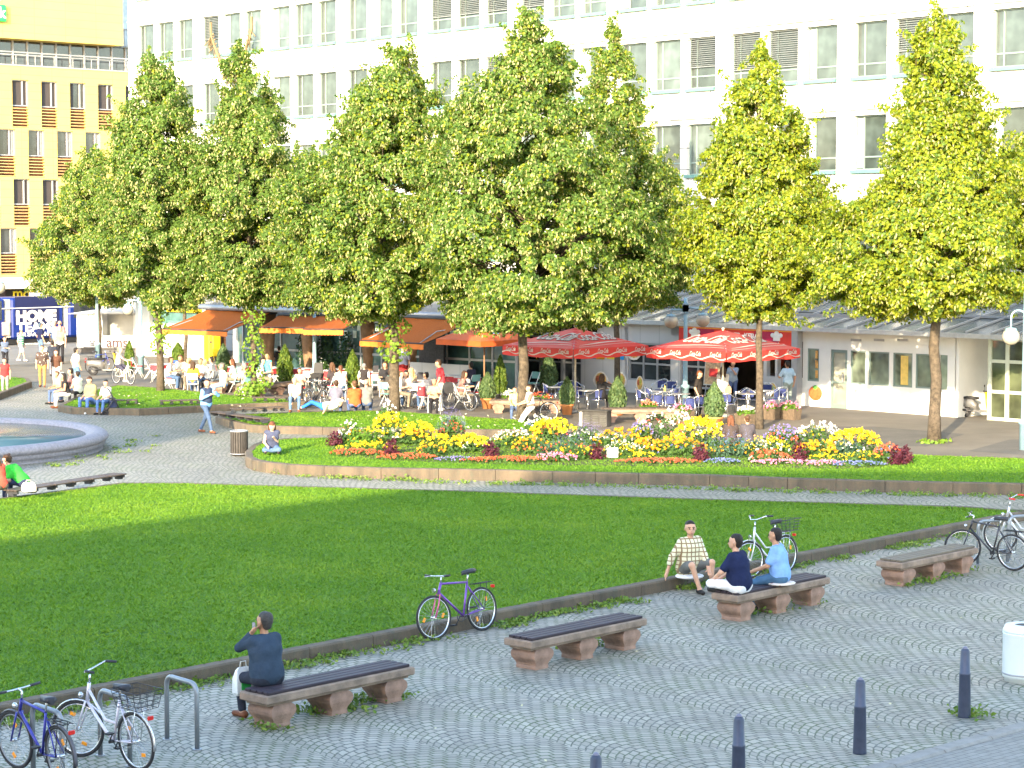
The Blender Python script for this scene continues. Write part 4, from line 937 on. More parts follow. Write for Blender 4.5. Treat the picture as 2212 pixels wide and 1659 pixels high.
def sup():
    s = MB(); secs = []
    for z, ax, ay in ((-.02, .135, .19), (.035, .138, .19), (.055, .128, .19), (.09, .14, .20), (.13, .175, .215), (.17, .20, .228), (.21, .208, .232), (.25, .20, .228), (.28, .175, .22), (.295, .15, .21), (.302, .14, .205)):
        secs.append([(-ax, -ay, z), (-ax * .3, -ay, z), (ax * .3, -ay, z), (ax, -ay, z), (ax, ay, z), (ax * .3, ay, z), (-ax * .3, ay, z), (-ax, ay, z)])
    return s.loft(secs).mesh('support', SANDRED)
SUP = sup()
def stone_bench(loc, rz, lab, slat=bm_, grp='stone benches with timber slats'):
    b = empty('stone_bench', loc, rz, lab, 'bench', grp); link('slab', bs, b)
    for x in (-.99, 0, .99): link('support', SUP, b, (x, 0, 0))
    for i in range(4): link('slat', slat, b, (0, (i - 1.5) * .116, .466))
    return b
def bench_at(corner, lab, slat=bm_):
    p = P(corner[0], corner[1], .445); c = p + BK * (BL_ / 2) + BKN * (BW_ / 2); c.z = 0
    stone_bench(c, RZK, lab, slat); return c
BEN1 = bench_at((577, 1506), 'nearest stone bench with purple slats, the man in the dark jacket on it')
BEN2 = bench_at((1148, 1387), 'empty stone bench with purple slats right of the leaning bicycle')
BEN3 = bench_at((1594, 1288), 'stone bench carrying the navy and light blue shirted men')
BEN4 = bench_at((1948, 1217), 'empty stone bench with olive brown slats beside the right bicycle rack', bm2)
for (x, y, rz, lab) in ((1383, 912, .05, 'stone bench behind the flower bed beside the grey cabinet'), (1138, 892, -.05, 'stone bench behind the thick middle trunk with the child on it'), (500, 846, 1.2, 'stone bench seen end on under the man in the white T-shirt and cap'), (598, 853, .9, 'stone bench seen end on right of the ivy clad trunk')):
    q = P(x, y); stone_bench(q, rz, lab, bm3)

# rows of seat boards fixed on the lawn kerbs
def seat_row(p0, p1, n, lab, z=.33, dp=.42):
    a, b = P(p0[0], p0[1], z), P(p1[0], p1[1], z); dv = b - a; L_ = dv.length / n; rz = math.atan2(dv.y, dv.x)
    r = empty('kerb_seat', (a.x, a.y, z), rz, lab, 'bench', 'rows of seat boards on the lawn kerbs')
    bd = MB()
    for j in range(4): bd.rbox((L_ * .48, (j - 1.5) * dp / 4, .12), (L_ * .92, dp / 4 - .015, .035), .006)
    bd = bd.mesh('seat_board', SLATW); bk = MB().box((0.04, 0, .07), (.05, dp * .8, .07)).box((.04, 0, .015), (.12, .16, .05)).mesh('bracket', DARKM)
    for i in range(n): link('seat_board', bd, r, (i * L_, 0, 0)); link('bracket', bk, r, (i * L_ + L_ * .1, 0, 0))
    link('bracket', bk, r, (n * L_ - L_ * .2, 0, 0)); return r
seat_row((20, 1071), (262, 1033), 6, 'long row of dark seat boards on the kerb beside the person in green', .27)
seat_row((190, 872), (298, 871), 4, 'row of seat boards on the corner lawn kerb behind the walking frame', .28)
seat_row((345, 873), (430, 871), 4, 'row of seat boards on the corner lawn kerb left of the walking man', .28)
seat_row((462, 897), (575, 913), 6, 'row of seat boards running down to the flower lawn path', .34)
seat_row((500, 891), (612, 887), 5, 'row of seat boards in shade along the path between the lawns', .34)
seat_row((545, 866), (640, 864), 4, 'row of seat boards behind the path next to the seated old man', .28)

# ================= bollards, bins, racks =================
BOLM = mat('bollard_blue_grey', (.055, .065, .10), .4, .3, .15, 8)
s = MB().lathe([(.085, -.02), (.083, .02), (.072, .55), (.075, .56), (.075, .58), (.07, .585), (.06, .86), (.045, .89), (.01, .905)], n=20).mesh('post', BOLM)
pb = MB().ball((0, 0, .895), (.035, .035, .03)).mesh('cap', mat('bollard_worn_cap', (.20, .19, .24), .4, .5))
for (x, y, lab) in ((1857, 1627, 'tapered dark bollard standing clear of both frame edges, second from the kerb end'), (2083, 1549, 'tapered dark bollard nearest the white litter bin'), (1595, 1719, 'tapered dark bollard cut by the lower edge, its base out of sight'), (1287, 1816, 'tapered dark bollard of which only the tip shows at the lower edge')):
    b = empty('bollard', P(x, y), 0, lab, 'bollard', 'bollards along the kerb'); link('post', s, b); link('cap', pb, b)
b = empty('litter_bin', P(2212, 1470), 0, 'round white litter bin with an open dark lid at the right edge', 'litter bin')
WB = mat('bin_white', (.66, .70, .68), .35, 0, .04, 3)
MB().lathe([(.27, 0), (.27, .05), (.295, .06), (.30, .1), (.30, .66), (.305, .67), (.305, .69)], n=32).build('drum', WB, b)
MB().lathe([(.30, .69), (.30, .72), (.27, .785), (.16, .80), (.15, .78), (.02, .775)], n=32).build('lid', WB, b); MB().lathe([(.14, .783), (.01, .786)], n=20).build('opening', BLACK, b)
MB().lathe([(.303, .1), (.307, .105), (.307, .12), (.303, .125)], n=32, cap=False).build('band', GREYM, b)
b = empty('slatted_bin', P(517, 984), 0, 'round dark slatted litter bin at the tip of the flower lawn', 'litter bin')
s = MB()
for i in range(22):
    t = i / 22 * 6.283; s.box((.24 * math.cos(t), .24 * math.sin(t), .36), (.05, .02, .66), 0, t + math.pi / 2)
s.build('slats', mat('bin_slats', (.05, .044, .038), .7, 0, .25, 6), b); MB().lathe([(.215, .02), (.215, .68)], n=20).build('liner', BLACK, b)
MB().ring((0, 0, .7), .245, .018, (0, 0, 1)).ring((0, 0, .06), .245, .015, (0, 0, 1)).build('rim', GREYM, b)
HOOP = mat('rack_galvanised', (.27, .29, .31), .45, .6, .1, 6)
def hoop(p0, p1, h, lab):
    d = p1 - p0; L_ = d.length; r = empty('bicycle_rack', p0, math.atan2(d.y, d.x), lab, 'bicycle rack', 'bicycle rack hoops')
    pts = [(0, 0, -.02), (0, 0, h - .12)] + [(.12 - .12 * math.cos(t), 0, h - .12 + .12 * math.sin(t)) for t in np.linspace(.3, math.pi / 2, 5)]
    pts += [(L_ - q[0], 0, q[2]) for q in reversed(pts)]; MB().tube(pts, .03, 12).build('hoop', HOOP, r); [MB().lathe([(.06, 0), (.055, .012)], (x_, 0, 0), 14).build('base_plate', HOOP, r) for x_ in (0, L_)]; return r
h3 = hoop(P(426, 1619), P(361, 1597), .80, 'grey bicycle rack hoop standing free, nothing locked to it')
h2a, h1a = P(281, 1655), P(135, 1692); dl = P(361, 1597) - P(426, 1619)
hoop(h2a, h2a + dl, .80, 'grey bicycle rack hoop behind the white step-through bicycle'); hoop(h1a, h1a + dl, .80, 'grey bicycle rack hoop behind the blue mountain bicycle')
hq = P(2112, 1219); hoop(hq + B * .0, hq + B * .0 + Vector((.62, .25, 0)), .82, 'grey bicycle rack hoop beside the olive slatted bench'); hoop(hq + B * 1.0, hq + B * 1.0 + Vector((.62, .25, 0)), .82, 'grey bicycle rack hoop at the right edge behind the black bicycle')

# ================= bicycles =================
TYRE = mat('tyre_rubber', (.025, .025, .028), .8, 0, .2, 20); RUB = mat('saddle_vinyl', (.03, .03, .038), .5, 0, .2, 20)
AMB = mat('amber_reflector', (.85, .30, .01), .3, 0, .1, 20); REDR = mat('red_reflector', (.6, .02, .015), .3, 0, .1, 20)
_wh = {}
def bicycle(label, front, rear, col, style='diamond', fork=None, rack=True, basket=False, fender=None, lean=0.0, turn=0.0, wb=1.06, amber=True, lamp=True, rim=None, zoff=0.0, grp='bicycles', red_grip=False):
    f, r_ = (front if isinstance(front, Vector) else P(*front)), (rear if isinstance(rear, Vector) else P(*rear))
    d = (f - r_); mid = (f + r_) / 2; d.z = 0; d.normalize()
    b = empty('bicycle', (mid.x, mid.y, zoff), math.atan2(d.y, d.x), label, 'bicycle', grp); b.rotation_euler[0] = lean
    W_ = .345; hb = wb / 2; fm = mat('frame_%.2f_%.2f_%.2f' % col, col, .3, .25, .06, 5, spec=.6); km = fork or fm; rim_ = rim or CHROME
    F0, R0 = Vector((hb, 0, W_)), Vector((-hb, 0, W_)); BBk = Vector((-hb + .43, 0, .285))
    hd_t, hd_b = Vector((hb - .21, 0, .86)), Vector((hb - .135, 0, .69)); st = Vector((-hb + .28, 0, .80)); sd_ = Vector((-hb + .235, 0, .95))
    if style == 'step': hd_t = Vector((hb - .20, 0, .92))
    s = MB(); t = .0165
    s.tube([BBk, st], t, 8); s.tube([hd_t, hd_b], .021, 8)
    if style == 'diamond': s.tube([st, hd_t - (hd_t - hd_b) * .1], t, 8); s.tube([BBk, hd_b + (hd_t - hd_b) * .15], .019, 8)
    else:
        s.tube([BBk, BBk + Vector((.16, 0, .10)), hd_b], .019, 8); s.tube([BBk + (st - BBk) * .42, BBk + (st - BBk) * .42 + Vector((.22, 0, .02)), hd_t - (hd_t - hd_b) * .35], .016, 8)
    for y in (-.055, .055): s.tube([BBk, R0 + Vector((0, y, 0))], .010, 6); s.tube([st - Vector((0, 0, .05)), R0 + Vector((0, y, 0))], .009, 6)
    s.build('frame', fm, b)
    s = MB(); s.tube([st, sd_], .013, 8); s.build('seat_post', CHROME, b)
    s = MB(); s.loft([[(x, -wd, z), (x, -wd * .6, z + .035), (x, wd * .6, z + .035), (x, wd, z), (x, wd * .5, z - .03), (x, -wd * .5, z - .03)] for x, wd, z in ((-.13, .03, 0), (-.12, .075, .015), (-.04, .075, .01), (.05, .035, .005), (.13, .02, 0), (.15, .01, -.01))], sm=True)
    link('saddle', s.mesh('saddle', RUB), b, sd_)
    # steering assembly
    ca, sa = math.cos(turn), math.sin(turn)
    rot = lambda p: Vector((hd_b.x + (p[0] - hd_b.x) * ca - p[1] * sa, (p[0] - hd_b.x) * sa + p[1] * ca, p[2]))
    s = MB()
    for y in (-.052, .052): s.tube([rot(q) for q in ((hd_b.x, y * .8, hd_b.z + .01), (hd_b.x + .05, y, .55), (hb, y, W_))], .012, 6)
    s.build('fork', km, b)
    top = Vector((hd_t.x - .02, 0, hd_t.z + .10)); s = MB(); s.tube([hd_t, top], .013, 8)
    if style == 'diamond': bar = [(top.x + .08, -.29, top.z + .02), (top.x + .09, -.1, top.z + .01), (top.x + .09, .1, top.z + .01), (top.x + .08, .29, top.z + .02)]; s.tube([top, rot((top.x + .09, 0, top.z + .01))], .014, 6)
    else: bar = [(top.x - .17, -.28, top.z + .09), (top.x - .05, -.25, top.z + .10), (top.x + .05, -.08, top.z + .04), (top.x + .05, .08, top.z + .04), (top.x - .05, .25, top.z + .10), (top.x - .17, .28, top.z + .09)]
    bar = [rot(q) for q in bar]; s.tube(bar, .011, 8); s.build('handlebar', CHROME, b)
    for i, j in ((0, 1), (-1, -2)):
        a, c = bar[i], bar[j]; dd = (c - a).normalized(); MB().tube([a - dd * .01, a + dd * .12], .017, 8).build('grip', REDR if red_grip else RUB, b)
        MB().tube([a + dd * .13, a + dd * .05 + Vector((.07 * ca, .07 * sa, -.015))], .006, 5).build('brake_lever', CHROME, b)
    # wheels
    key = id(rim_)
    if key not in _wh:
        ty = MB().ring((0, 0, 0), W_ - .018, .019, n=40, k=8).mesh('tyre', TYRE); ri = MB().ring((0, 0, 0), W_ - .043, .011, n=40, k=5).mesh('rim', rim_)
        sp_ = MB()
        for i in range(24):
            a = i / 24 * 6.283; q = a + (.5 if i % 2 else -.5); sp_.tube([(.02 * math.cos(q), .025 * (1 if i % 4 < 2 else -1), .02 * math.sin(q)), ((W_ - .045) * math.cos(a), 0, (W_ - .045) * math.sin(a))], .0022, 3, cap=False)
        sp_.tube([(0, -.05, 0), (0, .05, 0)], .022, 8); _wh[key] = (ty, ri, sp_.mesh('spokes', CHROME))
    rf = MB()
    for a in (.9, 4.04): rf.rbox((.19 * math.cos(a), 0, .19 * math.sin(a)), (.075, .016, .045), .008)
    for pos, tn in ((rot(F0), turn), (R0, 0)):
        wh = empty('wheel', pos, tn); wh.parent = b
        for nm, me in zip(('tyre', 'rim', 'spokes'), _wh[key]): link(nm, me, wh)
        if amber: link('reflector', rf.mesh('reflector', AMB), wh).rotation_euler = (0, R.uniform(0, 3), 0)
    if fender:
        for pos, a0, a1, tn in ((F0, -.3, 2.6, turn), (R0, .3, 3.3, 0)):
            s = MB(); secs = []
            for i in range(15):
                a = a0 + (a1 - a0) * i / 14; q = [(pos.x + k * math.cos(a), y, pos.z + k * math.sin(a)) for k, y in ((W_ + .008, -.024), (W_ + .022, 0), (W_ + .008, .024), (W_ + .018, 0))]
                secs.append([rot(p) if tn else Vector(p) for p in q])
            s.loft(secs, sm=True).build('mudguard', fender, b)
    # drive
    s = MB().ring(BBk + Vector((0, -.05, 0)), .085, .006, n=20, k=4).tube([BBk + Vector((0, -.07, 0)), BBk + Vector((0, .07, 0))], .02, 8)
    s.tube([BBk + Vector((0, -.07, 0)), BBk + Vector((.10, -.08, -.13))], .009, 6).tube([BBk + Vector((0, .07, 0)), BBk + Vector((-.10, .08, .13))], .009, 6)
    s.tube([BBk + Vector((0, -.05, .085)), R0 + Vector((0, -.05, .035))], .005, 4).tube([BBk + Vector((0, -.05, -.085)), R0 + Vector((0, -.05, -.035))], .005, 4); s.build('crank', DARKM, b)
    for sg, dx, dz in ((-1, .10, -.13), (1, -.10, .13)): MB().rbox(BBk + Vector((dx, sg * .13, dz)), (.09, .09, .02), .005).build('pedal', BLACK, b)
    if rack:
        s = MB(); z = W_ * 2 + .06
        for y in (-.06, 0, .06): s.tube([(-hb + .16, y, z), (-hb - .24, y, z)], .006, 5)
        for x in (-.2, -.02, .15): s.tube([(-hb + x, -.06, z), (-hb + x, .06, z)], .006, 5)
        for y in (-.065, .065): s.tube([(-hb - .1, y, z), (-hb, y, W_)], .006, 5)
        s.build('rack', BLACK if not basket else CHROME, b)
    if basket:
        s = MB(); z0, z1 = W_ * 2 + .075, W_ * 2 + .29; x0, x1, y0 = -hb - .27, -hb + .14, .14
        def lp(z, g): return [(x0 - g, -y0 - g, z), (x1 + g, -y0 - g, z), (x1 + g, y0 + g, z), (x0 - g, y0 + g, z)]
        for i in range(5):
            t = i / 4; s.tube(lp(z0 + (z1 - z0) * t, .045 * t), .0045 if i < 4 else .007, 4, closed=True)
        for i in range(14):
            t = i / 14 * 4; k = int(t); u_ = t - k; a, c = lp(z0, 0), lp(z1, .045)
            p = Vector(a[k]).lerp(Vector(a[(k + 1) % 4]), u_); q = Vector(c[k]).lerp(Vector(c[(k + 1) % 4]), u_); s.tube([p, q], .0035, 4)
        for i in range(1, 6): x = x0 + (x1 - x0) * i / 6; s.tube([(x, -y0, z0), (x, y0, z0)], .0035, 4)
        s.build('basket', DARKM, b)
    if rack or fender: MB().rbox((-hb - .30, 0, W_ * 2 - .02), (.03, .08, .05), .008).build('rear_light', REDR, b)
    if lamp: MB().lathe([(.012, -.03), (.035, .0), (.035, .02)], n=12).build('headlamp', CHROME, b, rot((hb - .06, 0, .76))).rotation_euler = (0, math.pi / 2, turn)
    return b
SILV = (.62, .62, .66)
bicycle('blue mountain bicycle with black tyres cut by the lower left corner', (36, 1658), (139, 1699), (.035, .04, .30), rack=True, fender=mat('mudguard_grey', (.09, .09, .11), .4), lean=-.06, turn=.15, rim=mat('rim_dark', (.25, .26, .28), .4, .7))
bicycle('white step-through bicycle with a rear wire basket at the lower left rack', (176, 1631), (302, 1666), (.68, .64, .72), 'step', basket=True, fender=mat('mudguard_chrome', (.62, .62, .64), .25, .7), lean=-.05, turn=.45)
bicycle('pink and purple touring bicycle leaning on the long kerb by itself', (937, 1384), (1050, 1361), (.16, .06, .34), fork=mat('fork_pink', (.50, .08, .22), .3, .2), lean=.12, turn=-.12, wb=1.08)
bicycle('silver step-through bicycle with rear basket standing behind the talking men', (1627, 1250), (1697, 1237), SILV, 'step', basket=True, fender=mat('mudguard_chrome', (.62, .62, .64), .25, .7), lean=.1, turn=-.25)
pr = P(2188, 1233); bicycle('black bicycle with silver down tube locked to the right rack', pr + Vector((-.75, .75, 0)), pr, (.03, .03, .04), fork=mat('fork_dark', (.05, .05, .07), .4, .3), lean=-.05, turn=.5, amber=False)
pr = P(2262, 1205); bicycle('white bicycle with red grips mostly beyond the right edge', pr + Vector((-.7, .8, 0)), pr, (.6, .6, .62), 'step', fender=WPAINT, lean=-.05, turn=.3, amber=False, red_grip=True)
bicycle('black bicycle with dark child seat parked between the cafe guests', (702, 882), (668, 878), (.06, .06, .07), lean=.03, wb=1.05, grp='bicycles')
bicycle('white racing bicycle leaning beside the man in the red shirt', (978, 886), (1006, 888), (.70, .70, .66), lean=.05, rack=False, amber=False)
bicycle('dark bicycle with white rimmed wheel behind the thick middle trunk', (1122, 910), (1184, 912), (.08, .07, .07), lean=.04, amber=False, rim=WPAINT)
bicycle('blue bicycle parked at the foot of the leftmost linden', (231, 804), (200, 806), (.05, .08, .45), lean=.04, lamp=False)
RIDE = bicycle('white framed bicycle ridden by the woman in the white top', (278, 831), (255, 829), (.7, .7, .6), 'step', lean=0, rim=WPAINT, amber=False, rack=False)

# ================= sign, cabinet, planters, potted plants =================
p = P(1323, 989, .28); r = empty('info_board', p, 0, 'small white board with a pale blue heading at the flower bed edge', 'sign')
MB().rbox((0, 0, .14), (.30, .02, .26), .005).build('board', WPAINT, r); MB().bb(.02, .14, -.014, -.0105, .18, .26).bb(-.13, .0, -.014, -.0105, .20, .215).bb(-.13, .0, -.014, -.0105, .23, .245).build('print', mat('print_aqua', (.12, .55, .68), .5), r); MB().bb(-.1, -.08, .0, .02, -.1, .1).bb(.08, .1, 0, .02, -.1, .1).build('stake', GREYM, r)
c = empty('utility_cabinet', P(1285, 921), -.35, 'weathered dark grey cabinet with three louvred vents beside a stone bench', 'cabinet')
CAB = mat('cabinet_stained', (.055, .052, .047), .8, 0, .45, 3, .3, 20)
MB().rbox((0, 0, .25), (.98, .5, .5), .02).rbox((0, 0, .52), (1.02, .54, .05), .02).build('body', CAB, c)
for x in (-.18, .1, .36):
    s = MB()
    for i in range(5): s.box((x, -.262, .13 + i * .06), (.2, .02, .035), 0, 0, .6)
    s.build('vent', mat('vent_slats', (.11, .11, .1), .6), c)
MB().bb(-.45, -.36, -.26, -.251, .02, .48).build('paint_stain', WPAINT, c)
FOL_CON = leafmat('conifer_foliage', [(.045, .09, .035), (.08, .14, .05), (.14, .19, .07)], .2); FOL_BRIGHT = leafmat('box_foliage', [(.05, .10, .015), (.10, .17, .02), (.17, .22, .03)], .3)
TERRA = mat('terracotta', (.50, .20, .07), .8, 0, .12, 4); SOIL = mat('soil', (.04, .03, .02), .95)
def conifer(x, yb, ytop, wpx, lab, pot='terra', yp=None, fol=FOL_CON, cut=0, zb=0):
    o = P(x, yb, zb); d = o.y; mp = d / F; H_ = (yb - ytop) * mp; hp = (yb - yp) * mp if yp else .1; r = wpx / 2 * mp
    t = empty('potted_conifer', o, 0, lab, 'potted plant', 'potted conifers of the terraces')
    pr_ = max(.16, r * .72)
    if pot: MB().lathe([(pr_ * .72, 0), (pr_ * .95, hp * .82), (pr_ * 1.1, hp * .84), (pr_ * 1.12, hp), (pr_ * .95, hp), (pr_ * .9, hp * .9), (.02, hp * .9)], n=20).build('pot', TERRA if pot == 'terra' else pot, t)
    n = int(1500 + 900 * r); u = NP.rand(n); th = NP.rand(n) * 6.283; w_ = np.sin(np.clip(u * 1.02 + .16, 0, 1.18) / 1.18 * math.pi) ** .75 * (1.05 - .35 * u)
    rad = r * w_ * (.55 + .5 * NP.rand(n)); q = np.stack([np.cos(th) * rad, np.sin(th) * rad, hp * .9 + u * (H_ - hp * .9)], 1)
    v, f = scatter_quads(q, np.stack([np.cos(th), np.sin(th), .3 + 0 * th], 1) + NP.normal(size=q.shape) * .5, .05 + .03 * NP.rand(n), .11 + .06 * NP.rand(n), np.tile(np.array([[0, 0, 1.0]]), (n, 1)))
    link('foliage', npmesh('foliage', v, f, [fol]), t); MB().tube([(0, 0, hp * .8), (0, 0, H_ * .8)], [.03, .01], 6).build('stem', BARKD, t); return t
conifer(1053, 883, 806, 40, 'bluish conifer in a terracotta pot at the edge of the lawn by the wide column', yp=860)
conifer(1225, 896, 816, 37, 'conifer in a terracotta pot left of the grey cabinet', yp=873)
conifer(1334, 897, 814, 44, 'conifer in a terracotta pot with a dry side branch behind the stone bench', yp=884)
conifer(1543, 925, 827, 50, 'largest conifer in a terracotta pot behind the marigolds', yp=900)
BKP = mat('pot_black', (.03, .03, .03), .5)
conifer(1081, 868, 768, 30, 'tall narrow conifer in a dark pot by the grey door post', BKP, 850, FOL_BRIGHT); conifer(1185, 850, 764, 44, 'two tone conifer with a yellow skirt before the glass doors', BKP, 840, FOL_CON)
conifer(616, 838, 745, 40, 'bright columnar conifer left of the seated old man', BKP, 825, FOL_BRIGHT); conifer(762, 848, 757, 38, 'bright columnar conifer beside the man in the black vest', BKP, 836, FOL_BRIGHT)
conifer(483, 808, 744, 34, 'dark conifer at the white framed door under the awning', BKP, 800, FOL_CON); conifer(280, 808, 737, 24, 'slim conifer in a black pot right of the cycling woman', BKP, 796, FOL_BRIGHT)
conifer(385, 800, 741, 30, 'round shrub in a blue and white pot under the brightest awning', mat('pot_blue', (.05, .12, .5), .4), 778, FOL_BRIGHT)
# flower species
def petals(name, cols): return leafmat(name, cols, .25, .6)
FC = {'yellow': petals('petal_yellow', [(.62, .42, .005), (.75, .55, .01), (.8, .62, .04)]), 'orange': petals('petal_orange', [(.72, .24, .005), (.78, .34, .01), (.8, .42, .02)]),
      'white': petals('petal_white', [(.66, .66, .60), (.74, .74, .7), (.78, .78, .76)]), 'red': petals('petal_red', [(.50, .05, .02), (.60, .12, .05), (.62, .22, .12)]),
      'purple': petals('petal_purple', [(.16, .13, .42), (.24, .20, .52), (.34, .30, .6)]), 'pink': petals('petal_pink', [(.66, .12, .30), (.7, .25, .42), (.7, .45, .5)]), 'dark': petals('leaf_maroon', [(.05, .008, .018), (.085, .014, .03), (.12, .03, .04)]),
      'blue': petals('petal_blue', [(.10, .14, .38), (.16, .20, .46), (.28, .32, .55)]), 'mixed': petals('petal_mixed', [(.62, .10, .25), (.7, .25, .05), (.7, .5, .45)])}
FG = leafmat('bed_foliage', [(.03, .075, .018), (.055, .12, .025), (.09, .17, .03)], .3); FGF = leafmat('bed_foliage_feathery', [(.06, .14, .015), (.10, .21, .02), (.14, .26, .03)], .35)
FGB = leafmat('bed_foliage_blue', [(.03, .075, .045), (.05, .11, .06), (.08, .15, .08)], .3)
LASTC = [None]
def clump(o, rx, ry, h, flower, nfl, fs, fol=FG, nlf=500, spike=False, low=.1, parent=None, lab=None, cat='flowers', grp='flower clumps of the bed', name='flower_clump'):
    t = empty(name, o, 0, lab, cat, grp) if parent is None else parent
    LASTC[0] = t
    if nlf:
        u = NP.normal(size=(nlf, 3)); u /= np.linalg.norm(u, axis=1, keepdims=True); u[:, 2] = np.abs(u[:, 2]); rad = NP.rand(nlf, 1) ** .45
        q = u * rad * np.array([rx, ry, h * .9]); q[:, 2] += .01
        v, f = scatter_quads(q, u + NP.normal(size=u.shape) * .6, .03 + .04 * NP.rand(nlf), .07 + .08 * NP.rand(nlf)); link('foliage', npmesh('foliage', v, f, [fol]), t)
    if nfl:
        th = NP.rand(nfl) * 6.283; rr_ = NP.rand(nfl) ** .5; z = h * (np.sqrt(np.maximum(1 - rr_ ** 2 * .85, .02))) * (.82 + .3 * NP.rand(nfl)); ctr = np.stack([np.cos(th) * rr_ * rx, np.sin(th) * rr_ * ry, z], 1)
        k = 7; q = np.repeat(ctr, k, 0)
        if spike: q = q + np.stack([NP.normal(size=nfl * k) * .012, NP.normal(size=nfl * k) * .012, (NP.rand(nfl * k) - .4) * .28], 1); nr = NP.normal(size=q.shape)
        else: q = q + NP.normal(size=q.shape) * fs * .25; nr = np.array([0, -.6, .8]) + NP.normal(size=q.shape) * .6
        v, f = scatter_quads(q, nr, fs * (.5 + .3 * NP.rand(len(q))), fs * (.6 + .4 * NP.rand(len(q)))); link('blossoms', npmesh('blossoms', v, f, [FC[flower]]), t)
    return t
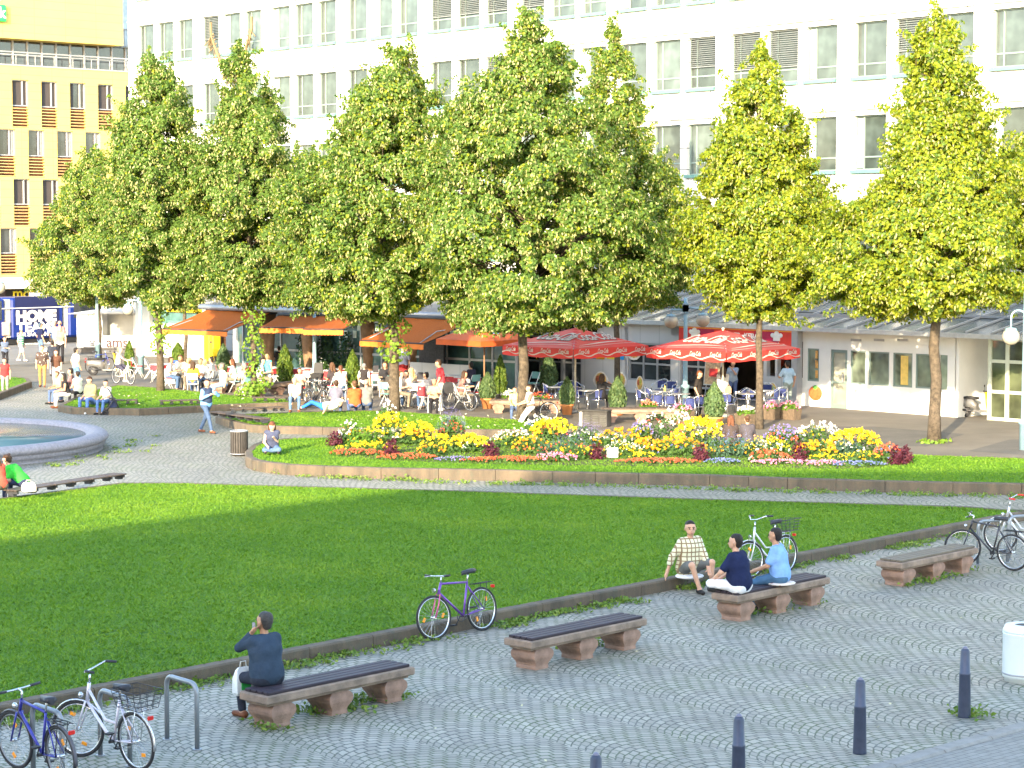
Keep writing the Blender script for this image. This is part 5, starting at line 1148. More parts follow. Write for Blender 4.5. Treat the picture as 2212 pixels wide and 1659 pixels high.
BED = [  # x, y of foot, width px, height m, colour, blossoms, size, kind, words
 (723, 962, 46, .52, 'dark', 260, .10, '', 'maroon leaved plant at the left tip of the flower bed'), (757, 958, 50, .72, 'white', 22, .10, '', 'white daisies beside the left maroon plant'), (785, 962, 75, .66, 'yellow', 3, .08, 'f', 'feathery green plant between white daisies and tall yellow flowers'),
 (842, 958, 95, .92, 'yellow', 70, .12, '', 'tall mound of yellow flowers, highest at the left of the bed'), (835, 938, 45, 1.1, 'white', 18, .11, '', 'white daisies rising above the tall yellow mound'), (905, 960, 75, .68, 'yellow', 60, .11, '', 'yellow and golden flowers right of the tall yellow mound'),
 (795, 976, 130, .30, 'yellow', 70, .07, '', 'low yellow row in front of the feathery green plant'), (770, 984, 110, .20, 'red', 130, .06, '', 'low red begonias at the left front edge of the bed'), (845, 983, 46, .58, 'dark', 280, .10, '', 'maroon leaved plant before the tall yellow mound'), (880, 992, 120, .17, 'red', 110, .06, '', 'low salmon red row between two maroon plants'),
 (975, 950, 62, .85, 'purple', 90, .03, 's', 'lavender purple salvia spikes behind the yellow marigolds'), (955, 975, 90, .50, 'yellow', 55, .11, '', 'bright yellow marigolds below the lavender spikes'), (1015, 975, 95, .50, 'yellow', 60, .12, '', 'bright yellow marigolds left of the second maroon plant'), (930, 985, 60, .34, 'orange', 10, .09, 'g', 'leafy patch with a few orange flowers near the front edge'),
 (1060, 985, 45, .52, 'dark', 260, .09, '', 'maroon leaved plant right of the bright yellow marigolds'), (985, 996, 90, .13, 'purple', 60, .05, '', 'low pale lilac edging at the front'), (1100, 998, 190, .16, 'red', 170, .06, '', 'long low red edging in the middle front of the bed'), (1110, 965, 90, .55, 'white', 60, .06, '', 'loose white and cream flowers behind the middle red edging'),
 (1150, 978, 80, .48, 'orange', 26, .09, '', 'orange and yellow mixed flowers at the middle of the bed'), (1165, 943, 70, .70, 'white', 30, .10, '', 'white daisies before the thick middle trunk'), (1195, 950, 95, .66, 'yellow', 80, .13, '', 'dense bright yellow flowers right of the thick middle trunk'), (1265, 958, 75, .62, 'purple', 80, .03, 's', 'violet blue salvia spikes left of the grey cabinet'),
 (1225, 985, 120, .58, 'blue', 40, .03, 'b', 'blue green salvia foliage below the violet spikes'), (1200, 997, 90, .26, 'pink', 60, .06, '', 'low pink edging below the blue green salvia'), (1240, 990, 90, .36, 'yellow', 30, .06, '', 'dark leafy patch dotted with small yellow daisies'), (1289, 992, 42, .55, 'dark', 260, .10, '', 'maroon leaved plant directly left of the info board'),
 (1335, 968, 95, .62, 'orange', 26, .12, '', 'orange yellow marigolds behind the info board'), (1345, 985, 80, .46, 'white', 90, .035, '', 'small white starry flowers right of the info board'), (1385, 958, 50, .72, 'purple', 60, .05, '', 'pale purple flowers left of the tall white cosmos'), (1440, 950, 125, .98, 'white', 60, .11, '', 'tall white cosmos, highest plants right of the info board'),
 (1400, 982, 70, .48, 'orange', 26, .11, '', 'orange marigolds right of the small white flowers'), (1390, 995, 60, .24, 'yellow', 22, .07, '', 'low yellow clump at the front right of the info board'), (1520, 962, 125, .82, 'yellow', 110, .12, '', 'big golden yellow mound before the largest potted conifer'), (1465, 983, 110, .56, 'orange', 40, .12, '', 'orange marigolds in front of the big golden mound'),
 (1420, 1001, 170, .15, 'red', 150, .06, '', 'low brown red edging right of the info board'), (1514, 995, 48, .58, 'dark', 280, .10, '', 'maroon leaved plant below the big golden mound'), (1585, 985, 130, .62, 'blue', 60, .03, 'b', 'blue salvia drift in front of the two seated women'), (1560, 1001, 70, .15, 'blue', 70, .05, '', 'low pale blue edging right of the maroon plant under the golden mound'),
 (1655, 985, 95, .58, 'yellow', 75, .05, '', 'button yellow flowers right of the blue salvia drift'), (1660, 998, 90, .34, 'red', 60, .08, '', 'scarlet flowers low at the front below the button yellow'), (1690, 963, 80, .66, 'purple', 70, .06, '', 'light purple flowers behind the button yellow patch'), (1727, 998, 52, .68, 'dark', 300, .10, '', 'biggest maroon plant right of the button yellow flowers'),
 (1765, 963, 100, .75, 'white', 45, .11, '', 'white daisies behind the right orange marigolds'), (1765, 990, 85, .52, 'orange', 28, .13, '', 'orange marigolds right of the biggest maroon plant'), (1700, 1003, 150, .14, 'pink', 110, .06, '', 'low rose edging under the biggest maroon plant'), (1815, 985, 105, .52, 'blue', 50, .03, 'b', 'blue green salvia between orange marigolds and yellow mound'),
 (1845, 975, 105, .66, 'yellow', 95, .13, '', 'rightmost dense yellow mound of the bed'), (1800, 1000, 110, .28, 'yellow', 45, .06, '', 'low lemon yellow flowers under the right blue salvia'), (1860, 1000, 80, .36, 'yellow', 20, .06, 'g', 'green leafy patch below the rightmost yellow mound'), (1850, 1007, 120, .15, 'blue', 110, .05, '', 'low blue lobelia edging at the right front'),
 (1785, 1006, 80, .15, 'pink', 70, .06, '', 'low rose edging left of the blue lobelia'), (1916, 995, 55, .50, 'red', 40, .09, '', 'scarlet flowers beside the right end maroon plants'), (1937, 1003, 44, .60, 'dark', 280, .10, '', 'maroon plant near the right end of the bed, left of the last one'), (1957, 1001, 34, .62, 'dark', 240, .10, '', 'last maroon plant at the right tip of the bed')]
soil_ = [P(x, y, .28) for x, y in ((712, 962), (730, 985), (850, 994), (1000, 1000), (1200, 1004), (1500, 1007), (1850, 1012), (1960, 1004), (1940, 985), (1800, 965), (1500, 954), (1200, 947), (950, 946), (780, 947))]
sheet('flower_bed_soil', soil_, .274, SOIL)
for (x, y, w_, h, col, nf, fs, kd_, lab) in BED:
    o = P(x, y, .275); rx = w_ / 2 * o.y / F * 1.12; h *= .9; ry = min(.55, rx * .8 + .1)
    if col == 'dark':
        clump(o, rx * .8, ry * .7, h, None, 0, 0, FC['dark'], nf, lab=lab, name='maroon_plant', cat='foliage plant')
    else:
        fol = {'f': FGF, 'b': FGB}.get(kd_, FG); low = h < .3
        clump(o, rx, (.28 if low else ry), h, col, int(nf * (1.5 if col != 'white' else 1.1)), fs * .68, fol, 220 if low else 620, spike=(kd_ in ('s', 'b')), lab=lab)
        mix_ = R.choice([c for c in ('yellow', 'orange', 'red', 'white', 'blue') if c != col]); t = LASTC[0]
        if not low: clump(None, rx * .95, ry * .9, h * R.uniform(.55, .9), mix_, max(10, int(nf * .55)), .055, FG, 0, parent=t)
def planter(x, y, w_, hpx, col, lab, rz=RZA):
    o = P(x, y); mp = o.y / F; W_ = w_ * mp; H_ = .38
    t = empty('flower_planter', o, rz, lab, 'planter', 'stone flower planters of the terrace')
    MB().loft([[(-W_ / 2 + i, -.2 + i, z), (W_ / 2 - i, -.2 + i, z), (W_ / 2 - i, .2 - i, z), (-W_ / 2 + i, .2 - i, z)] for z, i in ((0, .03), (H_, 0), (H_, .04), (H_ - .06, .05))]).build('trough', mat('exposed_concrete', (.12, .088, .06), .9, 0, .25, 10, .4, 40), t)
    g = empty('plants', (0, 0, H_ - .06)); g.parent = t
    clump(None, W_ * .52, .26, .28, col, 30, .08, FGF, 320, parent=g)
planter(1400, 903, 46, 0, 'mixed', 'flower planter with pink and orange petunias behind the long stone bench'); planter(1474, 912, 48, 0, 'pink', 'flower planter of pink geraniums at the foot of the blue lamp post')
planter(1612, 918, 46, 0, 'white', 'leafy planter with few flowers left of the kebab shop linden'); planter(1666, 906, 32, 0, 'pink', 'dark planter with pale pink flowers right of the kebab shop linden'); planter(1704, 906, 52, 0, 'pink', 'wide planter of pink petunias at the end of the kebab terrace'); planter(1170, 884, 60, 0, 'red', 'planter of salmon flowers behind the bicycle with the white rim'); planter(1098, 880, 36, 0, 'white', 'green leafy planter left of the thick middle trunk')

# ================= fountain =================
fc = Vector((-17.6, 62.0, 0)); fo = empty('fountain_basin', fc, 0, 'large round granite fountain basin with a rounded rim', 'fountain'); FR = 5.8
GRAN = mat('fountain_granite', (.27, .255, .275), .7, 0, .22, 12, .4, 60)
MB().lathe([(FR - .12, 0), (FR - .14, .1), (FR - .05, .14), (FR - .08, .28)], n=96, cap=False).build('base', GRAN, fo)
MB().lathe([(FR - .10, .22), (FR + .0, .28), (FR + .05, .36), (FR + .0, .45), (FR - .12, .51), (FR - .34, .51), (FR - .46, .48), (FR - .50, .44), (FR - .60, .43), (FR - .64, -.02)], n=96, cap=False).build('rim', GRAN, fo)
wm, wnt, wb_, wo = nodes('fountain_water'); tcw = N(wnt, 'ShaderNodeTexCoord').outputs['Object']
wnt.links.new(MIX(wnt, RAMP(wnt, NOISE(wnt, tcw, .35, 3), (.4, 0.0), (.6, 1.0)), (.06, .13, .16), (.16, .28, .30)), wb_.inputs['Base Color']); wb_.inputs['Roughness'].default_value = .16; wb_.inputs['Specular IOR Level'].default_value = .3; BUMP(wnt, wb_, NOISE(wnt, tcw, 5, 3), .12)
MB().lathe([(FR - .62, .395), (.02, .396)], n=64, cap=True).build('water', wm, fo)
# ================= lamps =================
LBL = mat('lamp_blue_paint', (.22, .35, .41), .45, .1, .1, 4); GLOBE = mat('lamp_globe', (.36, .33, .26), .25, 0, .08, 2)
def lamp(base, label, h, globes, rz=0, hook=False):
    o = base if isinstance(base, Vector) else P(*base); t = empty('street_lamp', o, rz, label, 'street lamp', 'globe street lamps')
    MB().lathe([(.13, 0), (.13, .75), (.16, .76), (.16, .86), (.09, .9), (.075, h * .6), (.065, h)], n=16).build('post', LBL, t)
    for (gx, gz) in globes:
        s = MB()
        if hook:
            sg = 1 if gx > 0 else -1; s.tube([(0, 0, gz + .1), (0, 0, gz + .55)] + [(gx / 2 - gx / 2 * math.cos(a), 0, gz + .55 + abs(gx) / 2 * math.sin(a)) for a in np.linspace(.3, math.pi, 9)] + [(gx, 0, gz + .25)], .03, 8)
        else: s.tube([(0, 0, gz + .42), (gx, 0, gz + .42), (gx, 0, gz + .22)], .035, 8).bb(-.1, .1, -.1, .1, gz + .3, gz + .6)
        s.build('arm', LBL, t); g = MB().ball((gx, 0, gz), .25, 0, 20, 12).build('globe', GLOBE, t); MB().lathe([(.19, gz + .16), (.15, gz + .24), (.03, gz + .27)], (gx, 0, 0), 16).build('globe_cap', LBL, g)
    return t
lamp((1480, 884), 'pale blue lamp post with two beige globes before the kebab shop', 4.0, ((-.52, 3.15), (.62, 3.2)))
lamp(P(2211, 972), 'pale blue hooked lamp with globe at the right edge', 4.6, ((-.42, 3.3), (.3, 3.35)), 0, True)
lamp(P(-22, 838), 'lamp at the left edge with one globe reaching into view', 5.5, ((.46, 4.1),)); lamp((305, 808), 'pale blue lamp post between the kiosk and the corner lawn', 3.9, ((-.55, 2.9),)); lamp((211, 778), 'lamp whose pink tinted globe shows behind the leftmost linden', 4.4, ((.38, 3.5),)); lamp((680, 845), 'thin pale blue lamp post standing under the paper sheet window', 3.1, ())
# ================= tram, kiosk, van =================
tp = AT(25, 751, 122); TW = Wall((tp.x, tp.y), RZB + .12); TX = TW.X
tr = empty('tram', TW.O, TW.rz, 'blue tram with big white HOME TEAMS lettering at the left edge', 'tram'); TB = mat('tram_blue', (.004, .022, .17), .35, 0, .08, 1)
x0, xj0, xj1, xk0, xk1, xe = TX(-60), TX(12), TX(25), TX(138), TX(149), TX(230); zt = TW.loc(80, 642)[1]; zb = .35
for a, b in ((x0, xj0), (xj1, xk0), (xk1, xe)): MB().rbox(((a + b) / 2, 1.25, (zt + zb) / 2), (b - a, 2.5, zt - zb), .12).build('car_body', TB, tr)
for a, b in ((xj0, xj1), (xk0, xk1)):
    s = MB(); n = 5
    for i in range(n): s.bb(a + (b - a) * i / n + .01, a + (b - a) * (i + .7) / n, .08, 2.4, zb + .1, zt - .1)
    s.bb(a, b, .2, 2.3, zb + .1, zt - .15); s.build('bellows', mat('bellows_grey', (.45, .46, .45), .7), tr)
s = MB().bb(x0, xe, -.015, .02, zt - .62, zt - .57); s.build('stripe', WPAINT, tr)
for a, b in ((x0 + .3, xj0 - .25), (xk1 + .35, xe - .3)): MB().bb(a, b, -.02, .02, 1.45, 2.55).build('window', GLSD, tr)
MB().bb(TX(33), TX(128), -.012, .01, 1.15, 2.75).build('advert_panel', mat('advert_navy', (.006, .01, .06), .4, 0, .1, 1), tr)
MB().bb(x0, xe, .2, 2.3, .05, zb).build('underframe', BLACK, tr)
MB().bb(TX(4), TX(20), -.025, .0, .6, 1.35).build('door_panel', mat('door_peach', (.6, .42, .32), .5), tr)
def ttx(s_, x0_, x1_, y0_, y1_, bold=.02):
    a, b, z0_, z1_ = TW.rect(x0_, x1_, y0_, y1_); text_mesh('lettering', s_, (z1_ - z0_) * 1.38, WPAINT, tr, ((a + b) / 2, -.03, (z0_ + z1_) / 2), (math.pi / 2, 0, 0), 0, bold, b - a)
ttx('HOME', 34, 121, 672, 695, .05); ttx('TEAMS', 35, 122, 697, 717, .03); ttx('DER SAARFAHREN', 36, 122, 718, 726, .012); ttx('www.saarbahn.de', 52, 108, 739, 744, .004)
MB().tube([(TX(95), 1, zt), (TX(110), 1, zt + .5), (TX(125), 1, zt + .05)], .04, 6).bb(TX(100), TX(122), .6, 1.6, zt + .02, zt + .22).build('roof_gear', GREYM, tr)
kp = P(230, 764); KW_ = Wall((kp.x, kp.y), -.12); KX = KW_.X
ki = empty('kiosk_trailer', KW_.O, KW_.rz, 'white sales kiosk trailer with curved roof and dark ams lettering', 'kiosk')
a, b = KX(166), KX(298); kz = lambda y: max(KW_.loc(230, y)[1], 0); KWH = mat('kiosk_white', (.58, .59, .60), .4, 0, .04, 2)
o0, o1, zo0, zo1 = KX(221), KX(288), kz(727), kz(678); d_ = 2.0
s = MB().bb(a, b, 0, d_, .25, zo0).bb(a, KX(191), 0, d_, zo0, zo1 + .0).bb(KX(210), o0, 0, d_, zo0, zo1).bb(o1, b, 0, d_, zo0, zo1).bb(KX(191), KX(210), .3, d_, zo0, zo1).bb(o0, o1, d_ - .1, d_, zo0, zo1)
s.build('body', KWH, ki); MB().bb(KX(191) + .02, KX(210) - .02, .05, .07, zo0, zo1).build('pane', mat('kiosk_aqua_glass', (.42, .60, .60), .2), ki)
MB().bb(o0, o1, .9, .95, zo0, zo1).build('inner_panel', mat('kiosk_grey', (.40, .40, .38), .6, 0, .2, 1), ki)
s = MB(); secs = []
for i in range(11):
    t = i / 10; x = a - .35 + (b - a + .5) * t; z = zo1 + .02 + .26 * math.sin(min(1, t * 1.6) * math.pi / 2); secs.append([(x, -.35, zo1 - .0), (x, -.3, z * .6 + zo1 * .4), (x, .3, z), (x, d_ - .2, z), (x, d_ + .25, zo1), (x, d_ + .2, zo1 - .02)])
s.loft(secs, sm=True).build('roof', KWH, ki); MB().bb(a, b, -.02, .0, .25, .34).bb(a + .1, b - .1, .1, d_ - .1, .02, .25).build('skirt', DARKM, ki)
MB().bb(o0 - .2, b, -.05, .0, zo0 - .03, zo0 + .05).build('counter', GREYM, ki)
MAR = mat('lettering_maroon', (.03, .002, .008), .5); text_mesh('lettering', 'ams', .74, MAR, ki, ((KX(227) + KX(278)) / 2, -.03, kz(740)), (math.pi / 2, 0, 0), 0, .014)
text_mesh('small_lettering', 'wir bauen\nauf sie\nam See', .10, MAR, ki, (KX(200), -.02, kz(742)), (math.pi / 2, .1, 0)); text_mesh('emblem_lettering', 'RTF', .16, mat('emblem_grey', (.5, .42, .42), .5), ki, (KX(178), -.02, kz(733)), (math.pi / 2, 0, 0)); MB().ring((KX(178), -.02, kz(722)), .2, .02, n=20, k=4).build('emblem', mat('emblem_grey', (.5, .42, .42), .5), ki)
vp = P(226, 752); vn = empty('delivery_van', vp + Vector((.3, 3.5, 0)), -.1, 'white delivery van cab showing above the kiosk roof', 'van')
MB().rbox((0, 1, 1.75), (1.9, 3.6, 2.2), .15).build('body', KWH, vn); MB().bb(-.6, .5, -.83, -.79, 2.0, 2.5).build('windscreen', GLSD, vn); MB().bb(-.35, .35, -.82, -.805, 2.58, 2.62).build('grille', BLACK, vn)
for sx_ in (-.7, .7): MB().lathe([(.33, -.1), (.35, 0), (.33, .1)], n=18).build('wheel', TYRE, vn, (sx_, .3, .35)).rotation_euler = (0, math.pi / 2, 0)
# left end of the pavilion: post office front
m = MB(); GPX(m, 330, 437, 0, 1.75, 0, .2); GPX(m, 300, 330, 0, 3.4, -.2, .3); GPX(m, 505, 512, 0, 2.7, -.05, .1); GPX(m, 540, 553, 0, 2.7, -.05, .1); GPX(m, 437, 1050, 2.35, 2.7, 0, .2); m.build('white_wall', WPAINT, pav)
m = MB(); GPX(m, 352, 362, 1.75, 3.4, -.1, .15); GPX(m, 330, 437, 1.755, 1.9, -.01, .2); m.build('teal_frame', TEAL, pav); m = MB(); GPX(m, 330, 437, 2.35, 2.55, -.06, .0); m.build('yellow_band', mat('post_yellow', (.78, .56, .01), .5), pav)
m = MB(); GPX(m, 300, 437, 1.9, 3.0, .15, .2); GPX(m, 512, 540, 0.01, 2.35, .05, .07); GPX(m, 553, 700, 0.01, 2.35, .05, .07); m.build('pane', GLST, pav)
for x0_, x1_, z0_, z1_, lab in ((452, 462, .05, 1.9, 'tall yellow postal machine under the brightest awning'), (464, 471, .3, 1.35, 'yellow letter box beside the taller postal machine')):
    a, b = PX(x0_, -.5), PX(x1_, -.5); r = empty('postal_machine', PW.world((a + b) / 2, -.6, 0), RZA, lab, 'letter box'); W_ = b - a + .06
    MB().rbox((0, 0, (z0_ + z1_) / 2), (W_, .45, z1_ - z0_), .03).build('body', mat('post_yellow', (.78, .56, .01), .5), r); MB().bb(-W_ * .3, W_ * .3, -.24, -.226, z1_ - .4, z1_ - .3).build('slot', BLACK, r); MB().bb(-.04, .04, -.04, .04, 0, z0_).build('foot', DARKM, r)
m = MB(); GPX(m, 471, 484, 0, 2.2, -.1, .1); m.build('brown_door', mat('door_brown', (.13, .06, .03), .6), pav)
# ================= people =================
SK1, SK2, SK3 = (.52, .30, .20), (.42, .23, .14), (.60, .38, .27)
def skinm(c): return mat('skin_%.2f' % c[0], c, .55, 0, .06, 8, 0, None, .3)
def hairm(c): return mat('hair_%.3f_%.3f' % (c[0], c[1]), c, .6, 0, .35, 30, .6, 90, .3)
BLK, BRN, DBR, GRY, BLD, RED_H = (.018, .014, .012), (.10, .05, .025), (.05, .026, .015), (.22, .21, .20), (.45, .33, .16), (.12, .045, .02)
SHOE_D, SHOE_W, SHOE_B = (.03, .028, .026), (.6, .6, .58), (.16, .06, .03)
FACE = {'cam': (0, -1), 'away': (0, 1), 'L': (-1, 0), 'R': (1, 0), 'A': A, '-A': -A, 'B': B, '-B': -B, 'CL': (-.7, -.7), 'CR': (.7, -.7), 'AL': (-.7, .7), 'AR': (.7, .7)}
def ang(f):
    f = FACE.get(f, f) if isinstance(f, str) else f; return math.atan2(f[1], f[0]) - math.pi / 2
def ik(a, t, l1, l2, pole):
    a, t = Vector(a), Vector(t); d = t - a; L_ = max(min(d.length, l1 + l2 - .004), .06); d = d.normalized() * L_
    x = (l1 * l1 - l2 * l2 + L_ * L_) / (2 * L_); h = math.sqrt(max(l1 * l1 - x * x, 0)); u = d.normalized(); p = Vector(pole); p = p - u * p.dot(u)
    p = p.normalized() if p.length > 1e-5 else u.orthogonal()
    return a + u * x + p * h, a + d
def person(label, loc, face='cam', shirt=(.5, .5, .5), legs=(.08, .12, .22), shoes=SHOE_D, skin=SK1, hair='short', hc=BLK, h=1.75, fat=0.0, hip=None, lean=0.0, side=0.0, feet=None, hands=(None, None), head=(0, 0), sleeve='short', legw='long', pole=None, epole=None, res=.021, det=False, grp=None, shirt_m=None, vest=None, hem=0.0):
    k = h / 1.75; V = Vector; rz = ang(face); root = empty('person', loc, rz, label, 'person', grp)
    hip = V(hip) if hip else V((0, 0, .93)); hip = V((hip.x * k, hip.y * k, hip.z)) if hip.z < .9 else hip * k
    ud = V((math.sin(side), math.sin(lean) * math.cos(side), math.cos(lean) * math.cos(side))).normalized(); rt = V((1, 0, 0)); rt = (rt - ud * rt.dot(ud)).normalized(); fw = ud.cross(rt) * -1
    if fw.y < 0 and abs(lean) < 1.3: fw = -fw
    at = lambda a, b=0, c=0: hip + (ud * a + rt * b + fw * c) * k
    feet = feet or ((-.10, 0, .08), (.10, .02, .08)); pole = pole or ((-.15, 1, .35), (.15, 1, .35)); epole = epole or ((-.45, -1, -.25), (.45, -1, -.25))
    body, top, leg, hr, shoes_ = [], [], [], [], []; add = lambda l, a, b, r0, r1, kk=.03: l.append((tuple(a), tuple(b), r0 * k, r1 * k, kk))
    f2 = fat * .6
    torso = [(at(.0, -.085), at(.0, .085), .108 + f2, .108 + f2), (at(.14, -.055, fat * .5), at(.14, .055, fat * .5), .108 + fat, .108 + fat), (at(.32, -.08, .01), at(.32, .08, .01), .112 + f2, .112 + f2), (at(.46, -.14), at(.46, .14), .066, .066), (at(.02), at(.36), .105 + f2, .115 + f2)]
    for a, b, r0, r1 in torso: add(body, a, b, r0 - .012, r1 - .012, .06)
    for i, (a, b, r0, r1) in enumerate(torso):
        if i == 0: add(top, at(.03 - hem, -.08), at(.03 - hem, .08), r0 + .012, r0 + .012, .05); add(leg, a, b, r0 + .004, r1 + .004, .05)
        else: add(top, a, b, r0 + .008, r1 + .008, .06)
    add(body, at(.47), at(.575, 0, .015), .055, .052)
    hy, hp_ = head; hq = Matrix.Rotation(hy, 3, 'Z') @ Matrix.Rotation(hp_, 3, 'X'); nb = at(.575, 0, .015)
    H = lambda x, y, z: nb + hq @ V((x, y, z)) * k
    for a, b, r0, r1 in (((0, -.012, .135), (0, .012, .125), .088, .085), ((0, .02, .07), (0, .045, .045), .068, .052), ((-.028, .035, .06), (.028, .035, .06), .045, .045)): add(body, H(*a), H(*b), r0, r1, .02)
    add(body, H(0, .098, .098), H(0, .110, .07), .009, .013, .012)
    for s_ in (-1, 1): add(body, H(s_ * .084, -.005, .105), H(s_ * .088, -.012, .08), .02, .014, .01)
    if hair != 'bald':
        add(hr, H(0, -.032, .156), H(0, -.004, .164), .090, .078, .02); add(hr, H(0, -.05, .11), H(0, -.055, .07), .072, .06, .03)
        if hair == 'long':
            for s_ in (-.05, .05): add(hr, H(s_, -.06, .10), H(s_ * 1.25, -.085, -.16), .058, .045, .03)
            for s_ in (-1, 1): add(hr, H(s_ * .075, -.01, .13), H(s_ * .085, -.02, -.06), .035, .03, .02)
        if hair == 'bun': add(hr, H(0, -.12, .17), H(0, -.12, .16), .05, .05, .02)
        if hair == 'tail': add(hr, H(0, -.11, .13), H(0, -.13, -.08), .038, .025, .02)
        if hair == 'cap': add(hr, H(0, .04, .165), H(0, .14, .13), .06, .03, .02)
        if hair == 'curly':
            for i in range(14): q = H(.075 * math.cos(i * 1.9), -.03 + .05 * math.sin(i * 1.3), .15 + .06 * math.sin(i * 2.7)); add(hr, q, q, .04, .04, .01)
    else:
        add(hr, H(0, -.075, .09), H(0, -.07, .07), .055, .05, .03)
    ends = []
    for i, s_ in enumerate((-1, 1)):
        hj = hip + rt * s_ * .088 * k; ft = V(feet[i]) if hip.z < .9 * k else V(feet[i]); kn, an = ik(hj, (ft.x * k if hip.z >= .9 * k else ft.x, ft.y, ft.z), .435 * k, .425 * k, pole[i])
        add(body, hj, kn, .082, .052, .04); add(body, kn, an, .05, .034)
        fd = V((s_ * .15, 1, 0)).normalized(); heel = V((an.x, an.y, an.z)) - fd * .04 * k - V((0, 0, .035 * k)); toe = heel + fd * .19 * k + V((0, 0, -.008))
        add(body, an, heel, .034, .036); add(body, heel, toe, .035, .027)
        sho = []; shoes_.append(sho); add(sho, heel, toe, .045, .036, .02); add(sho, an - V((0, 0, .03 * k)), heel, .04, .044, .02)
        lk = .012 if legw != 'short' else .018
        add(leg, hj, kn if legw != 'short' else hj.lerp(kn, .86), .092 + fat * .3, .062 if legw != 'short' else .078, .05)
        if legw == 'long': add(leg, kn, an + (kn - an) * .08, .061, .052)
        if legw == 'wide': add(leg, kn, an + (kn - an) * .08, .07, .068)
        sj = at(.455, s_ * .168); tg = hands[i]; tg = V(tg) * (k if hip.z >= .9 * k else 1) if tg is not None else sj + V((s_ * .07, .05, -.50)) * k
        el, wr = ik(sj, tg, .285 * k, .255 * k, epole[i])
        add(body, sj, el, .050, .040, .035); add(body, el, wr, .040, .027)
        hd = (wr - el).normalized(); pn = hd.cross(V((0, 0, 1))); pn = pn.normalized() if pn.length > .1 else V((1, 0, 0)); ends.append((wr, hd))
        add(body, wr, wr + hd * .085 * k, .028, .03, .015)
        cu = V((0, 0, -1)) * .35 if abs(hd.z) < .8 else fw * .5
        if det:
            for q, (o, ln) in enumerate(((-.030, .068), (-.010, .08), (.010, .078), (.030, .06))):
                b0 = wr + (hd * .085 + pn * o) * k; b1 = b0 + (hd + cu * .3).normalized() * ln * .5 * k; b2 = b1 + (hd + cu * 1.2).normalized() * ln * .5 * k; add(body, b0, b1, .0098, .009, .004); add(body, b1, b2, .009, .008, .004)
            t0_ = wr + (hd * .03 - pn * s_ * .025) * k; add(body, t0_, t0_ + (hd * .7 - pn * s_ * .7).normalized() * .06 * k, .012, .009, .006)
        else:
            add(body, wr + hd * .085 * k, wr + (hd + cu * .5).normalized() * .15 * k, .027, .018, .015); add(body, wr + hd * .03 * k, wr + (hd * .8 - pn * s_ * .6).normalized() * .085 * k, .014, .011, .01)
        if sleeve == 'short': add(top, sj, sj.lerp(el, .72), .064, .064, .04)
        elif sleeve == 'long': add(top, sj, el, .064, .054, .04); add(top, el, el.lerp(wr, .93), .053, .042)
        elif sleeve == 'roll': add(top, sj, el, .066, .058, .04); add(top, el, el.lerp(wr, .45), .058, .056)
        else: add(top, sj, sj, .055, .055, .04)
    if legw == 'skirt': add(leg, at(0), (hip + V((0, .3, -.1)) * k) if hip.z < .9 * k else hip - V((0, 0, .45)) * k, .14, .19, .05)
    sm = skinm(skin); link('body', sdf_mesh('body', body, res if not det else .011, [sm]), root)
    link('shirt', sdf_mesh('shirt', top, res if not det else .013, [shirt_m or cloth(shirt)]), root)
    link('trousers' if legw in ('long', 'wide') else ('skirt' if legw == 'skirt' else 'shorts'), sdf_mesh('trousers', leg, res if not det else .013, [cloth(legs)]), root)
    for sho in shoes_: link('shoe', sdf_mesh('shoe', sho, min(res, .016), [cloth(shoes, .5)]), root)
    link('hair', sdf_mesh('hair', hr, min(res, .016), [hairm(hc if hair != 'bald' else GRY)]), root)
    if vest:
        vs = [(tuple(a), tuple(b), (r0 + .022) * k, (r1 + .022) * k, .05) for a, b, r0, r1 in torso[1:]]; link('vest', sdf_mesh('vest', vs, res, [cloth(vest)]), root)
    if det:
        s = MB()
        for s_ in (-1, 1): s.ball(H(s_ * .033, .094, .108), .011 * k, 0, 8, 6)
        s.build('eyes', mat('eye_dark', (.03, .02, .018), .3), root)
        s = MB()
        for s_ in (-1, 1): s.tube([H(s_ * .015, .099, .128), H(s_ * .035, .098, .133), H(s_ * .055, .085, .127)], .006 * k, 5)
        s.build('eyebrows', hairm(hc), root); s = MB().tube([H(-.026, .092, .038), H(0, .101, .035), H(.026, .092, .038)], [.004, .007, .004], 6); s.build('mouth', mat('lip', (.40, .15, .12), .5), root)
    root['_w'] = 0; del root['_w']
    return root, dict(H=H, at=at, ends=ends, rz=rz, root=root)
def wpos(info, p):
    M = Matrix.Translation(info['root'].location) @ Matrix.Rotation(info['rz'], 4, 'Z'); return M @ Vector(p)
def bag(loc, size, c, label, rz=0, lean=0.0, handles=True, decal=None):
    t = empty('bag', loc, rz, label, 'bag'); w_, d_, h_ = size; cm = cloth(c, .5)
    MB().loft([[(-w_ / 2 * a, -d_ / 2 * b, z), (w_ / 2 * a, -d_ / 2 * b, z), (w_ / 2 * a, d_ / 2 * b, z), (-w_ / 2 * a, d_ / 2 * b, z)] for z, a, b in ((0, .85, .8), (h_ * .1, 1, 1), (h_ * .6, 1, .9), (h_ * .9, .8, .4), (h_, .55, .15))]).build('sack', cm, t)
    if handles: MB().tube([(-w_ * .2, 0, h_ * .95), (-w_ * .15, 0, h_ * 1.2), (w_ * .15, 0, h_ * 1.2), (w_ * .2, 0, h_ * .95)], .008, 6).build('handle', cm, t)
    if decal:
        for s_ in (-1, 1): MB().bb(-w_ * .25, w_ * .3, s_ * d_ * .5 - .004, s_ * d_ * .5 + .004, h_ * .2, h_ * .55).build('print', decal, t)
    return t
